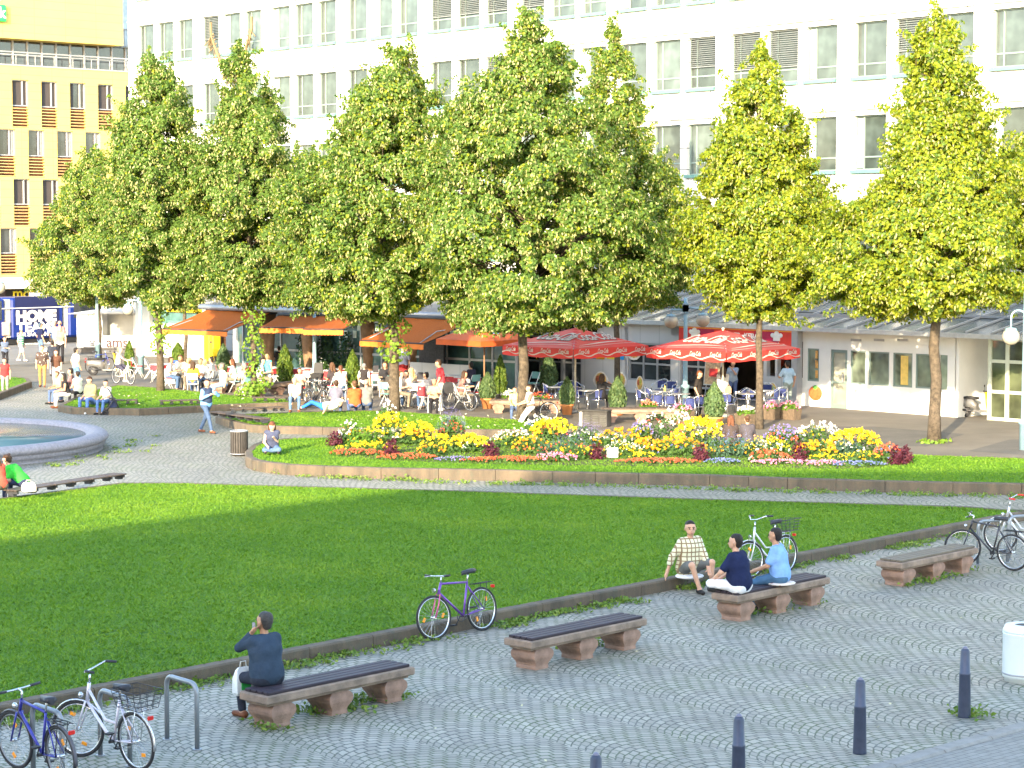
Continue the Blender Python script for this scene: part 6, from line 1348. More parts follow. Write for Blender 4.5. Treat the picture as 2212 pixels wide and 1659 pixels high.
# ---- foreground ----
sk = P(578, 1480, .47); sk.z = 0
p, i1 = person('man in a dark blue grey jacket sitting alone on a bench, hand at ear', sk, A, (.035, .055, .085), (.03, .035, .05), SHOE_B, SK2, 'short', (.05, .045, .042), 1.80, .05, (0, 0, .585), -.02 + .12, 0, ((-.1, .42, .08), (.14, .40, .08)), ((-.15, .15, 1.13), (.12, .33, .66)), (.15, .08), 'long', det=True, epole=((-.35, .5, -1), (.8, -.5, -.4)))
ph = empty('mobile_phone', wpos(i1, i1['ends'][0][0] + Vector((.035, -.02, .09))), i1['rz'] + .3, 'grey mobile phone held to the ear of the man in the dark jacket', 'phone'); MB().rbox((0, 0, 0), (.02, .05, .11), .006).build('body', mat('phone_grey', (.3, .3, .32), .3), ph)
bag(wpos(i1, (-.10, .40, .30)), (.26, .12, .36), (.7, .72, .7), 'white plastic carrier bag with green print hanging beside the dark jacket', i1['rz'], decal=mat('bag_green', (.03, .4, .08), .5))
PLAID = pattern_cloth('shirt_plaid', (.62, .60, .42), (.20, .13, .07), 'plaid')
sk = P(1487, 1238, .29); sk.z = 0
person('man in a pale checked shirt and grey shorts sitting on the kerb', sk, (.45, -.9), (.6, .58, .42), (.13, .135, .13), SHOE_D, SK1, 'short', BLK, 1.82, .06, (0, 0, .40), .16, .05, ((-.24, .38, .08), (.06, .48, .08)), ((-.16, .40, .42), (.46, -.02, .27)), (-.35, .02), 'roll', 'short', ((-.3, 1, .6), (.35, 1, .6)), ((-.8, -.5, -.2), (1, -.4, .1)), det=True, shirt_m=PLAID, hem=.03)
t = empty('cushion', (sk.x, sk.y, .20), ang((.45, -.9)), 'white cushion under the man in the checked shirt', 'cushion'); MB().ball((0, .04, .045), (.26, .24, .05), 0, 16, 8).build('pad', cloth((.72, .72, .74)), t)
sk = P(1600, 1275, .5); sk.z = 0
person('man in a navy polo shirt sitting cross legged in white trousers on the bench', sk, (-.72, .55), (.012, .018, .055), (.72, .72, .74), SHOE_D, SK1, 'short', BLK, 1.80, .05, (0, 0, .585), .16, 0, ((.16, .34, .54), (-.10, .38, .52)), ((-.20, .40, .66), (.1, .42, .66)), (.25, 0), 'short', 'long', ((-1, .35, .15), (1, .35, .15)), ((-1, -.5, -.4), (1, -.5, -.4)), det=True)
sk = P(1688, 1257, .52); sk.z = 0
person('man in a light blue polo shirt and jeans sitting on a patterned cushion', sk, (-.93, .37), (.20, .36, .68), (.06, .13, .22), SHOE_D, SK2, 'short', BLK, 1.76, .035, (0, 0, .61), .17, 0, ((-.12, .5, .08), (.12, .48, .08)), ((-.13, .42, .70), (.10, .42, .70)), (-.1, -.05), 'short', det=True)
t = empty('cushion', (sk.x, sk.y, .472), RZK, 'white and rust patterned cushion under the man in light blue', 'cushion'); MB().ball((0, 0, .03), (.27, .22, .035), 0, 16, 8).build('pad', pattern_cloth('cushion_print', (.62, .55, .5), (.4, .12, .06), 'flor'), t)
sk = P(52, 1050, .40); sk.z = 0
person('person in a bright green T-shirt bending forward on the kerb seats', sk, (-.95, .25), (.05, .50, .05), (.03, .04, .08), SHOE_D, SK1, 'curly', DBR, 1.72, .02, (0, 0, .50), .75, 0, ((-.1, .45, .08), (.12, .42, .08)), ((-.1, .5, .62), (.12, .5, .60)), (0, -.35), 'short', res=.016)
sk = P(2, 1058, .40); sk.z = 0
person('person in a coral red top at the left edge beside the green T-shirt', sk, (-.7, .6), (.68, .10, .06), (.12, .10, .07), SHOE_D, SK3, 'long', RED_H, 1.66, 0, (0, 0, .5), .35, 0, ((-.1, .42, .08), (.12, .42, .08)), ((-.1, .4, .6), (.14, .4, .6)), (0, -.2), 'short', res=.018)
bag(P(62, 1062, .40), (.30, .2, .22), (.7, .66, .55), 'cream bag lying on the kerb seats by the green T-shirt', .4)
# ---- middle ground ----
sk = P(588, 976, .33)
person('young woman sitting cross legged on the flower lawn, head bowed', sk, (.12, -1), (.06, .07, .12), (.09, .15, .26), SHOE_D, SK3, 'long', RED_H, 1.66, 0, (0, 0, .13), .32, 0, ((.2, .28, .06), (-.18, .30, .05)), ((-.06, .26, .40), (.14, .34, .20)), (0, -.65), 'none', 'long', ((-1, .3, .1), (1, .3, .1)), res=.017)
sk = P(446, 936)
person('man in a dark jacket over a light blue shirt striding across the paving', sk, (.8, -.6), (.20, .42, .72), (.07, .11, .19), SHOE_B, SK1, 'short', DBR, 1.76, .015, (0, 0, .90), .05, 0, ((-.06, -.32, .10), (.10, .34, .08)), ((-.1, .30, 1.33), (.12, .24, 1.22)), (-.9, .05), 'long', res=.015, vest=(.04, .06, .11), epole=((-1, .2, -.8), (.6, .3, -1)))
def sit(lab, x, y, zs, face, **k_):
    q = P(x, y, zs); q.z = k_.pop('gz', 0.0); kw = dict(hip=(0, 0, zs - q.z + .11), feet=((-.11, .44, .08), (.11, .43, .08)), hands=((-.12, .36, zs + .22), (.12, .36, zs + .22)), lean=.12); kw.update(k_)
    return person(lab, q, face, **kw)
def std(lab, x, yh, yf, face, **k_):
    q = P(x, yf); hh = (yf - yh) / F * q.y; kw = dict(h=min(max(hh, 1.5), 1.9)); kw.update(k_); return person(lab, q, face, **kw)
JEAN, KHA, WHT, DRK = (.07, .12, .22), (.36, .20, .07), (.60, .60, .585), (.02, .02, .024)
sit('woman with long black hair, black top and white trousers on the kerb seats', 146, 857, .40, (-.9, -.35), shirt=DRK, legs=WHT, shoes=SHOE_B, skin=SK2, hair='long', hc=BLK, lean=.25, h=1.66, sleeve='none')
sit('brown haired person leaning behind the woman in white trousers', 131, 849, .40, (-.6, -.6), shirt=(.45, .3, .2), skin=SK2, hair='short', hc=BRN, h=1.6, lean=.3)
sit('person in patterned top behind the long black hair', 157, 846, .40, 'L', shirt=(.22, .12, .12), hc=BLK, h=1.68); sit('person in a cream sleeveless top turned away beside the big man', 170, 852, .40, 'AL', shirt=(.62, .60, .5), hc=BLK, hair='bun', h=1.62, sleeve='none', legs=DRK)
sit('heavy man in an olive T-shirt and blue jeans sitting on the corner lawn kerb', 199, 870, .36, (-.5, -.85), shirt=(.28, .26, .12), legs=(.09, .17, .42), shoes=SHOE_W, hair='short', hc=DBR, fat=.075, h=1.8, head=(0, -.4), res=.017, feet=((-.22, .5, .08), (.2, .42, .08)))
sit('woman in a white shirt and jeans sitting behind the walking frame', 232, 872, .36, (-.45, -.9), shirt=WHT, legs=(.09, .17, .36), hair='short', hc=BLK, h=1.6, head=(.5, -.2), res=.017)
# walking frame
wf = empty('walking_frame', P(243, 895), .25, 'black wheeled walking frame parked in front of the woman in white', 'walking frame')
s = MB()
for y in (-.26, .26): s.tube([(.28, y, .09), (.05, y, .55), (-.16, y, .92), (-.28, y, .95)], .024, 6).tube([(-.26, y, .09), (.05, y, .55)], .024, 6)
s.tube([(.05, -.26, .55), (.05, .26, .55)], .014, 6).build('frame', DARKM, wf)
for x in (.28, -.26):
    for y in (-.26, .26): MB().ring((x, y, .09), .085, .028, (0, 1, 0), 18, 6).ball((x, y, .09), .035, 0, 8, 5).build('wheel', TYRE, wf)
MB().rbox((.0, 0, .56), (.22, .46, .03), .01).build('seat', BLACK, wf)
for y in (-.26, .26): MB().tube([(-.18, y, .93), (-.33, y, .955)], .022, 8).build('grip', BLACK, wf)
MB().loft([[(x_, y_, z) for x_, y_ in ((-.1, -.2), (.14, -.2), (.14, .2), (-.1, .2))] for z in (.25, .5)]).build('bag', cloth((.04, .05, .10)), wf)
std('woman in a red tank top and grey trousers walking in at the left edge', 11, 774, 856, (.2, -1), shirt=(.5, .04, .04), legs=(.28, .27, .24), skin=SK1, hair='short', hc=DBR, sleeve='none', feet=((-.09, -.12, .08), (.09, .14, .08)))
FLOR = pattern_cloth('shirt_floral', (.07, .05, .045), (.55, .45, .38), 'floral')
std('man in a dark floral shirt and tan trousers walking hands low', 92, 745, 836, (.15, -1), shirt=DRK, shirt_m=FLOR, legs=KHA, shoes=SHOE_B, skin=SK1, hair='short', hc=BRN, feet=((-.09, .14, .08), (.1, -.12, .08)), res=.018)
std('woman in a brown top and white trousers carrying a white bag', 122, 755, 834, (.1, -1), shirt=(.10, .05, .035), legs=WHT, skin=SK3, hair='long', hc=BRN, res=.018)
bag(P(134, 829, .35), (.36, .14, .38), WHT, 'white shopping bag carried by the woman in the brown top', .1)
std('man in a white T-shirt and jeans standing with his back half turned', 165, 750, 838, (.6, .6), shirt=WHT, legs=(.11, .2, .34), skin=SK1, hc=BLK, res=.018)
std('man in dark clothes walking behind the floral shirt and brown top', 114, 735, 812, 'away', shirt=(.03, .035, .05), legs=(.15, .17, .22), hc=BLK)
std('man in a green striped shirt and white shorts walking to the right', 46, 713, 781, (.9, -.3), shirt=(.05, .42, .2), shirt_m=pattern_cloth('shirt_green_stripe', (.04, .36, .16), (.5, .65, .55), 'stripe'), legs=WHT, shoes=SHOE_W, hc=BLK, legw='short', feet=((-.08, -.25, .08), (.08, .25, .08)))
std('boy in a slate shirt with folded arms at the left edge', 11, 728, 796, (.5, -.8), shirt=(.10, .13, .2), legs=DRK, hc=DBR, hands=((.1, .25, 1.15), (-.1, .26, 1.12)))
std('man in a navy T-shirt and cap before the tram lettering', 88, 697, 774, 'AR', shirt=(.01, .014, .05), legs=(.10, .16, .25), hair='cap', hc=(.05, .08, .12)); bag(P(98, 772, .4), (.3, .12, .42), (.45, .55, .45), 'pale green carrier bag held by the man in the navy T-shirt', .5)
std('man in a blue shirt and grey shorts walking away past the tram', 119, 693, 772, 'away', shirt=(.22, .30, .5), legs=(.25, .24, .2), hc=GRY, legw='short'); std('bald man in a red checked shirt beside the blue shirted man', 130, 688, 772, 'away', shirt=(.55, .16, .18), legs=(.3, .28, .24), hair='bald')
std('grey haired man in an open olive jacket and black trousers', 131, 704, 786, (.1, -1), shirt=(.55, .55, .55), vest=(.24, .24, .16), legs=DRK, hc=GRY, hair='short')
q = P(266, 830); person('woman in a white top riding the white framed bicycle', (q.x, q.y, 0), (.99, -.1), WHT, (.05, .05, .08), SHOE_W, SK3, 'short', BLD, 1.68, 0, (-.2, -.28, .80), .18, 0, ((-.1, -.06, .36), (.1, .10, .18)), ((-.24, .22, 1.0), (.24, .22, 1.0)), sleeve='none', legw='short')
std('woman in a turquoise shirt and pale trousers standing among the tables', 578, 776, 845, (.3, .9), shirt=(.10, .55, .66), legs=(.5, .62, .68), hair='short', hc=BLD, shoes=SHOE_W, sleeve='none'); bag(P(566, 838), (.3, .2, .35), (.35, .05, .05), 'dark red bag on the ground beside the woman in turquoise')
std('waiter in an orange top and jeans leaning over behind the ivy clad trunk', 568, 733, 812, (-.8, .3), shirt=(.6, .16, .03), legs=JEAN, hc=BLK, lean=.25)
sit('old man in a white shirt and jeans sitting on the lawn kerb facing the camera', 637, 868, .33, (.1, -1), shirt=WHT, legs=(.1, .17, .28), shoes=SHOE_B, skin=SK1, hair='bald', h=1.76, feet=((-.14, .40, .08), (.16, .38, .08)), hands=((-.05, .34, .52), (.12, .38, .34)), lean=.28, res=.017)
sit('man in a grey shirt with his back to the camera left of the orange shirt', 726, 877, .33, 'away', shirt=(.14, .14, .19), hc=DBR, h=1.74, lean=.2, res=.018); sit('man in a bright orange red shirt with his back to the camera', 767, 880, .33, (-.3, 1), shirt=(.68, .10, .03), hc=BRN, h=1.78, fat=.02, lean=.15, res=.018)
sit('bald man in a grey jacket with his back turned beside the orange red shirt', 791, 877, .36, 'away', shirt=(.17, .17, .165), hair='bald', h=1.78, sleeve='long', res=.018)
# person lying on the grass
lp = P(700, 890, .28); root, inf = person('person in a white shirt and blue trousers lying on the lawn', (lp.x, lp.y, lp.z + .14), (1, -.15), WHT, (.03, .15, .6), SHOE_D, SK1, 'cap', WHT, 1.7, .03, (0, 0, .05), 1.5, 0, ((-.1, -.8, .0), (.1, -.75, .0)), ((-.3, .2, -.05), (.32, .1, -.05)), (0, .2), 'short', pole=((-.2, .1, 1), (.2, .1, 1)))
std('man in a red T-shirt and white trousers standing with a shoulder bag', 954, 770, 887, (-.75, .2), shirt=(.58, .06, .08), legs=WHT, shoes=SHOE_W, hc=DBR, h=1.84, lean=.12, head=(.2, -.35), res=.016); bag(P(968, 850, .72), (.36, .16, .4), (.05, .05, .055), 'black shoulder bag on the hip of the man in the red T-shirt', .6)
std('standing man in a black vest over a white shirt with his back turned', 787, 784, 872, (.1, 1), shirt=WHT, vest=(.035, .03, .03), legs=(.04, .04, .045), hc=GRY, hair='short', skin=SK3, res=.018)
std('waiter in a grey shirt and red apron under the widest awning', 871, 742, 842, (-.2, -1), shirt=(.36, .38, .5), legs=(.35, .03, .03), hc=BLK, legw='skirt')
std('waitress in a white shirt at the grey counter behind the red T-shirt', 971, 752, 842, (.6, .5), shirt=(.45, .45, .5), legs=DRK, hair='long', hc=BLK)
std('person with dark hair standing inside behind the ivy screen', 603, 752, 822, 'away', shirt=DRK, hc=BLK)
# ---- cafe guests: (x, y of head top, facing, shirt, hair style, hair colour, words) ----
CH = dict(white=(.60, .60, .58), teal=(.16, .34, .32), blue=(.03, .05, .18))
GUEST = [(361, 775, 'R', WHT, 'short', DBR, 'guest in a white shirt right of the dark ivy trunk', 'white'), (391, 772, 'cam', (.6, .56, .45), 'long', BRN, 'woman in a cream top beside the blue and white pot', 'white'), (409, 775, 'cam', (.74, .7, .6), 'long', BLD, 'blonde woman in white facing the orange top', 'white'),
 (416, 784, 'away', (.68, .30, .04), 'long', DBR, 'long haired woman in an orange top with her back turned', 'white'), (434, 779, 'cam', (.65, .5, .4), 'short', BRN, 'guest in peach at the table behind the orange top', 'white'), (450, 780, 'L', (.72, .72, .7), 'short', BLD, 'fair haired guest in white by the yellow letter box', 'white'),
 (463, 775, 'L', (.68, .66, .62), 'short', BLK, 'dark haired guest left of the cap wearer', 'white'), (507, 779, 'L', (.72, .7, .66), 'long', RED_H, 'red haired woman in white right of the cap wearer', 'teal'), (531, 790, 'AL', (.3, .25, .28), 'short', GRY, 'guest in a grey patterned shirt left of the ivy clad trunk', 'teal'),
 (562, 777, 'R', (.5, .52, .6), 'short', BLK, 'guest in pale blue behind the woman in turquoise', 'white'), (648, 793, 'cam', (.45, .35, .25), 'short', BRN, 'child with brown hair behind the seated old man', 'teal'), (722, 789, 'AL', (.05, .04, .045), 'long', BRN, 'brown haired woman in black left of the bright conifer', 'teal'),
 (735, 794, 'away', (.70, .68, .62), 'tail', RED_H, 'woman with a brown ponytail and white top before the bright conifer', 'white'), (832, 786, 'cam', (.03, .03, .035), 'long', BRN, 'dark dressed woman facing the camera left of the leaning trunk', 'teal'), (838, 802, 'AR', (.07, .06, .05), 'short', DBR, 'man in a brown jacket leaning forward left of the leaning trunk', 'teal'),
 (877, 804, 'cam', (.62, .50, .42), 'long', BLK, 'girl in a cream top right of the leaning trunk', 'white'), (893, 800, 'AL', (.60, .45, .3), 'long', BLD, 'blonde girl beside the broad timber column', 'white'), (926, 808, 'AL', WHT, 'short', BLK, 'man in a white shirt with his back turned behind the red chairs', 'white'),
 (938, 818, 'cam', (.5, .3, .2), 'short', BLD, 'child facing the camera beside the red T-shirt', 'white'), (1021, 787, 'AL', (.03, .028, .05), 'short', BLK, 'man in a dark shirt with hand at his chin by the widest column', 'teal'), (994, 806, 'R', (.4, .16, .14), 'long', DBR, 'guest in dull red behind the white racing bicycle', 'white'), (858, 806, 'R', (.66, .64, .6), 'short', BRN, 'guest in white hidden partly by the leaning trunk', 'white')]
SHM = {}
def fold_chair(loc, rz, kind, label, red=False):
    if kind not in SHM:
        c = mat('chair_' + kind, CH[kind], .45, 0, .06, 6); w_ = mat('chair_white', CH['white'], .45, 0, .06, 6); P_ = {}
        P_['seat'] = MB().rbox((0, 0, .45), (.42, .42, .035), .012).mesh('seat', w_ if kind == 'white' else c)
        P_['backrest'] = MB().loft([[(-.21, -.20 - .03 * t, z), (0, -.235 - .03 * t, z), (.21, -.20 - .03 * t, z), (.21, -.175 - .03 * t, z), (0, -.21 - .03 * t, z), (-.21, -.175 - .03 * t, z)] for z, t in ((.62, 0), (.64, .1), (.86, .9), (.88, 1))]).mesh('backrest', c)
        for s_ in (-1, 1):
            P_['legf%d' % s_] = MB().tube([(s_ * .215, .22, 0), (s_ * .215, .0, .43), (s_ * .21, -.22, .87)], .016, 6).mesh('leg', w_); P_['legb%d' % s_] = MB().tube([(s_ * .195, -.24, 0), (s_ * .195, .02, .40), (s_ * .195, .16, .44)], .016, 6).mesh('leg', w_)
        P_['cushion'] = MB().rbox((0, 0, .49), (.40, .40, .04), .015).mesh('cushion', mat('cushion_crimson', (.42, .04, .05), .8)); P_['throw'] = MB().loft([[(-.2, -.245, z), (.2, -.245, z), (.2, -.262 - .03 * (z - .5), z), (-.2, -.262 - .03 * (z - .5), z)] for z in (.50, .7, .84)]).mesh('throw', mat('cushion_crimson', (.42, .04, .05), .8))
        SHM[kind] = P_
    t = empty('folding_chair', loc, rz, label, 'chair', 'folding chairs of the cafe terrace')
    for n_, me in SHM[kind].items():
        if n_ in ('cushion', 'throw') and not red: continue
        link(n_ if n_[:3] != 'leg' else 'leg', me, t)
    return t
for (x, yh, fc_, sh, hs, hcol, lab, ck) in GUEST:
    q = P(x, yh, 1.27); g = Vector((q.x, q.y, 0)); small = 'child' in lab
    person(lab, g, fc_, shirt=sh, legs=R.choice([JEAN, DRK, (.2, .17, .13)]), skin=R.choice([SK1, SK3, SK2]), hair=hs, hc=hcol, h=1.5 if small else 1.68 + R.random() * .1, hip=(0, .02, .57), lean=.08 + R.random() * .15, feet=((-.1, .42, .08), (.11, .40, .08)), hands=((-.13, .38, .78), (.14, .36, .78)), head=(R.uniform(-.4, .4), R.uniform(-.2, .05)), sleeve=R.choice(['short', 'none', 'short', 'long']), res=.023, grp='guests of the cafe terrace')
    fold_chair(g, ang(fc_), ck, ('white' if ck == 'white' else 'teal backed') + ' folding chair occupied by the ' + ' '.join(lab.split(' ')[:9]), red=R.random() < .3)
sit('man in a white T-shirt and cap sitting on the end-on stone bench', 484, 836, .48, (-.85, -.4), shirt=WHT, legs=(.2, .3, .48), shoes=SHOE_W, hair='cap', hc=(.12, .11, .1), h=1.78, hands=((-.3, .05, .60), (.32, .05, .60)), epole=((-1, -.3, 0), (1, -.3, 0)))
# ---- kebab terrace people ----
sit('child in a yellow top on the bench left of the thick middle trunk', 1112, 884, .44, 'cam', shirt=(.7, .58, .22), hc=DBR, h=1.4, hair='short'); sit('girl in a white top and brown hair beside the thick middle trunk', 1147, 886, .60, (-.85, -.3), shirt=(.22, .13, .1), vest=WHT, legs=WHT, hc=DBR, h=1.55, hair='tail', shoes=SHOE_W)
sit('woman with long dark hair and black clothes at a terrace table', 1298, 862, .46, 'AR', shirt=DRK, legs=DRK, hair='long', hc=DBR, h=1.7, sleeve='short', hands=((-.1, .34, .8), (.16, .28, 1.02)), res=.018)
std('woman in a black T-shirt looking down behind the blue lamp post', 1508, 820, 905, (.9, -.3), shirt=(.028, .024, .022), legs=DRK, hair='short', hc=RED_H, h=1.66, head=(-.1, -.35), res=.018)
std('woman in a white blouse with a tan bag behind the largest conifer', 1561, 806, 893, 'away', shirt=WHT, legs=(.35, .42, .48), hair='long', hc=DBR, h=1.66, res=.018, sleeve='long', hands=((-.05, .26, 1.05), (.05, .26, 1.05))); bag(P(1573, 850, .78), (.2, .1, .26), (.40, .28, .18), 'tan handbag at the side of the woman in the white blouse', .3)
std('man in a grey blue T-shirt with hand to his mouth at the kebab entrance', 1583, 778, 872, (-.25, -1), shirt=(.24, .30, .38), legs=(.07, .10, .2), hc=BLK, skin=SK2, hands=((.02, .22, 1.42), None), res=.018, epole=((-.6, .3, -1), (.45, -1, -.25)))
std('man in a light blue T-shirt and pale jeans leaning on the kebab counter', 1702, 778, 882, (-.3, 1), shirt=(.36, .48, .58), legs=(.22, .27, .27), hc=BLK, skin=SK2, lean=.12, hands=((-.22, .34, 1.15), (.2, -.05, .9)), feet=((-.14, -.1, .08), (.14, .1, .08)), res=.017)
for x, lab, c, hc_ in ((1579, 'brown haired woman seen from behind over the blue salvia, left one', (.06, .045, .04), RED_H), (1615, 'brown haired woman in grey seen from behind over the blue salvia, right one', (.07, .062, .07), BRN)):
    sit(lab, x, 962, .33, 'away', shirt=c, hair='long' if x < 1600 else 'bun', hc=hc_, h=1.62, lean=.2, res=.018, sleeve='short')

# ================= free chairs and tables =================
LM = [((g_[0], 830), 'the ' + g_[6]) for g_ in GUEST]
def tname(x):
    best = min(LM, key=lambda l: abs(l[0][0] - x)); return best
FREE = [(377, 832, 'R', 'white', 'seen side on next to the pale blue jacket'), (400, 836, 'away', 'white', 'with its back to the lawn before the cream topped woman'), (432, 837, 'AL', 'white', 'at the lawn edge right of the orange topped woman'), (455, 836, 'AR', 'white', 'at the lawn edge left of the cap wearer'), (325, 818, 'R', 'white', 'left of the ivy trunk nearest the slim conifer'), (338, 826, 'L', 'white', 'close behind the ivy trunk on its left'), (298, 815, 'R', 'teal', 'standing apart by the blue lamp post'), (512, 838, 'away', 'teal', 'behind the end-on bench, back to the camera'), (545, 826, 'AR', 'teal', 'half behind the ivy clad trunk'),
 (556, 846, 'away', 'white', 'before the woman in turquoise with a dark red bag near it'), (598, 836, 'L', 'white', 'between the woman in turquoise and the bright conifer'), (668, 848, 'away', 'white', 'behind the bicycle with the child seat, left side'), (690, 846, 'AL', 'white', 'behind the bicycle with the child seat, right side'), (712, 846, 'AR', 'white', 'over the shoulder of the man in the grey shirt'), (738, 850, 'away', 'white', 'between the grey shirt and the orange red shirt'), (745, 832, 'L', 'teal', 'under the woman with the ponytail table edge'), (816, 856, 'away', 'white', 'right of the standing black vest'), (838, 860, 'AL', 'teal', 'with teal back left of the leaning trunk'),
 (872, 876, 'AL', 'white', 'with crimson throw right of the leaning trunk'), (899, 880, 'away', 'white', 'middle one of the row in front of the broad column'), (922, 884, 'AR', 'white', 'with crimson throw left of the red T-shirt man'), (886, 858, 'away', 'white', 'behind the front row at the blonde girl'), (905, 860, 'R', 'teal', 'teal backed behind the front row'), (1002, 868, 'away', 'white', 'behind the white racing bicycle'), (1022, 876, 'L', 'white', 'between racing bicycle and bluish conifer'), (610, 818, 'R', 'teal', 'left of the child with brown hair'), (690, 822, 'L', 'teal', 'in the back row under the paper sheet window'), (668, 820, 'R', 'teal', 'in the back row at the narrow timber column'), (1095, 848, 'cam', 'teal', 'right of the tall narrow conifer'), (1125, 850, 'cam', 'teal', 'behind the thick middle trunk'), (1150, 852, 'CL', 'teal', 'left of the two tone conifer'), (850, 822, 'cam', 'teal', 'in the back row beside the dark dressed woman')]
for (x, y, fc_, ck, words) in FREE: fold_chair(P(x, y), ang(fc_), ck, 'empty ' + ck + ' folding chair ' + words, red='crimson' in words or R.random() < .25)
def cafe_table(x, y, label, cloth_c=(.72, .72, .70), skirt=(.45, .05, .06)):
    t = empty('cafe_table', P(x, y), RZA + .2, label, 'table', 'tables of the cafe terrace')
    MB().rbox((0, 0, .735), (.78, .78, .03), .008).build('top', mat('table_white', cloth_c, .6), t)
    MB().loft([[(-a, -a, z), (a, -a, z), (a, a, z), (-a, a, z)] for z, a in ((.50, .385), (.71, .375), (.72, .37))]).build('tablecloth', cloth(skirt), t)
    for sx_ in (-1, 1):
        for sy_ in (-1, 1): MB().tube([(sx_ * .33, sy_ * .33, 0), (sx_ * .32, sy_ * .32, .72)], .02, 6).build('leg', WPAINT, t)
for x, y, lab in ((403, 828, 'cafe table between the cream topped and orange topped women'), (440, 826, 'cafe table behind the orange topped woman'), (352, 824, 'cafe table hidden partly by the ivy trunk'), (520, 830, 'cafe table beside the red haired woman'), (590, 832, 'cafe table right of the woman in turquoise'), (655, 834, 'cafe table under the small brown haired child'), (722, 836, 'cafe table before the ponytail woman'), (815, 842, 'cafe table right of the black vest'), (835, 838, 'cafe table of the man in the brown jacket'), (884, 852, 'cafe table of the two girls at the broad column'), (915, 862, 'cafe table behind the front chairs left of the red T-shirt'), (985, 852, 'cafe table left of the widest column'), (1010, 856, 'cafe table behind the racing bicycle saddle'), (690, 834, 'cafe table with a plant under the paper sheets')): cafe_table(x, y, lab)
for x, y, lab in ((683, 840, 'orange menu stand on the table of the small child'), (908, 864, 'black menu stand on the table left of the red T-shirt'), (812, 846, 'orange menu stand beside the black vest')):
    q = P(x, y); r_ = empty('menu_stand', (q.x, q.y, .75), .2, lab, 'menu stand'); MB().box((0, 0, .15), (.22, .02, .3), 0, 0, .15).build('card', mat('menu_black', (.05, .05, .06), .5) if 'black' in lab else mat('menu_orange', (.65, .30, .08), .5, 0, .5, 20), r_); MB().bb(-.12, .12, -.06, .06, 0, .012).build('base', WPAINT, r_)
q = P(697, 838); clump(Vector((q.x, q.y, .75)), .3, .3, .42, 'white', 6, .05, FG, 260, lab='leafy pot plant standing on the table above the child seat bicycle', cat='potted plant', grp=None, name='table_plant')
q = P(685, 858); r_ = empty('child_seat', (q.x, q.y, .72), -.2, 'dark child seat mounted over the bicycle in the cafe', 'child seat'); MB().loft([[(-.2, -.16, 0), (.2, -.16, 0), (.2, .16, 0), (-.2, .16, 0)], [(-.24, -.2, .2), (.24, -.2, .2), (.24, .18, .2), (-.24, .18, .2)]]).loft([[(-.2, .14, .15), (.2, .14, .15), (.2, .2, .15), (-.2, .2, .15)], [(-.16, .2, .6), (.16, .2, .6), (.16, .26, .6), (-.16, .26, .6)]]).build('shell', BLACK, r_); MB().tube([(-.22, -.1, -.3), (-.22, 0, .05)], .03, 6).tube([(.22, -.1, -.3), (.22, 0, .05)], .03, 6).build('footrest', BLACK, r_)
# bistro chairs in blue weave with aluminium tubes
BW = mat('weave_blue', (.03, .045, .16), .7, 0, .25, 40, .3, 120); AL = CHROME; bp = {}
bp['seat'] = MB().lathe([(.02, .44), (.20, .44), (.21, .45), (.20, .46), (.02, .465)], n=20).mesh('seat', BW)
s = MB(); secs = []
for k in range(9):
    a = math.radians(200 + k * 17.5); x, y = .22 * math.cos(a), .20 * math.sin(a) - .02; secs.append([(x, y, .52), (x * 1.05, y * 1.08, .78), (x * 1.0, y * 1.03, .78), (x * .95, y * .95, .52)])
s.loft(secs); bp['backrest'] = s.mesh('backrest', BW)
s = MB(); s.tube([(-.26, .2, .44), (-.27, .16, .66), (-.26, .0, .68), (-.24, -.14, .78), (-.12, -.25, .83), (0, -.27, .84), (.12, -.25, .83), (.24, -.14, .78), (.26, .0, .68), (.27, .16, .66), (.26, .2, .44)], .013, 8).ring((0, 0, .435), .21, .012, (0, 0, 1), 20, 6); bp['frame'] = s.mesh('frame', AL)
bl4 = [MB().tube([(sx_ * .26, .2, .44), (sx_ * .25, .22, 0)], .013, 6).mesh('leg', AL) for sx_ in (-1, 1)] + [MB().tube([(sx_ * .15, -.24, .82), (sx_ * .17, -.22, .44), (sx_ * .2, -.26, 0)], .013, 6).mesh('leg', AL) for sx_ in (-1, 1)]
def bistro(x, y, fc_, label):
    t = empty('bistro_chair', P(x, y), ang(fc_), label, 'chair', 'blue bistro chairs of the kebab terrace')
    for n_, me in bp.items(): link(n_, me, t)
    for me in bl4: link('leg', me, t)
for (x, y, fc_, w_) in ((1188, 878, 'R', 'left of the first terracotta conifer, facing right'), (1210, 874, 'CL', 'directly behind the first terracotta conifer'), (1252, 884, 'AR', 'at the round table between the two conifer pots, left seat'), (1244, 872, 'CR', 'behind that same table near the wall'), (1290, 890, 'AL', 'nearest the grey cabinet with its back to the camera'), (1389, 890, 'R', 'leftmost of the group at the pink and orange planter'), (1408, 886, 'R', 'second of the group at the pink and orange planter'), (1426, 868, 'CL', 'by the dark shop window, left of two'), (1447, 870, 'CL', 'by the dark shop window, right of two'), (1420, 902, 'away', 'facing away above the orange petunias'), (1447, 904, 'away', 'facing away left of the blue lamp post'), (1452, 886, 'L', 'between lamp post and window chairs'), (1489, 910, 'away', 'just right of the blue lamp post'), (1505, 906, 'AL', 'in front of the woman in the black T-shirt'), (1572, 900, 'AR', 'right of the largest conifer, back turned'), (1598, 888, 'L', 'left of the kebab shop linden trunk'), (1632, 890, 'R', 'close behind the kebab shop linden trunk'), (1668, 890, 'L', 'at the planter below the leaning man, left'), (1684, 888, 'CL', 'nearest the leaning man at the counter'), (1655, 878, 'cam', 'far side table right of the linden trunk')): bistro(x, y, fc_, 'blue and silver bistro chair ' + w_)
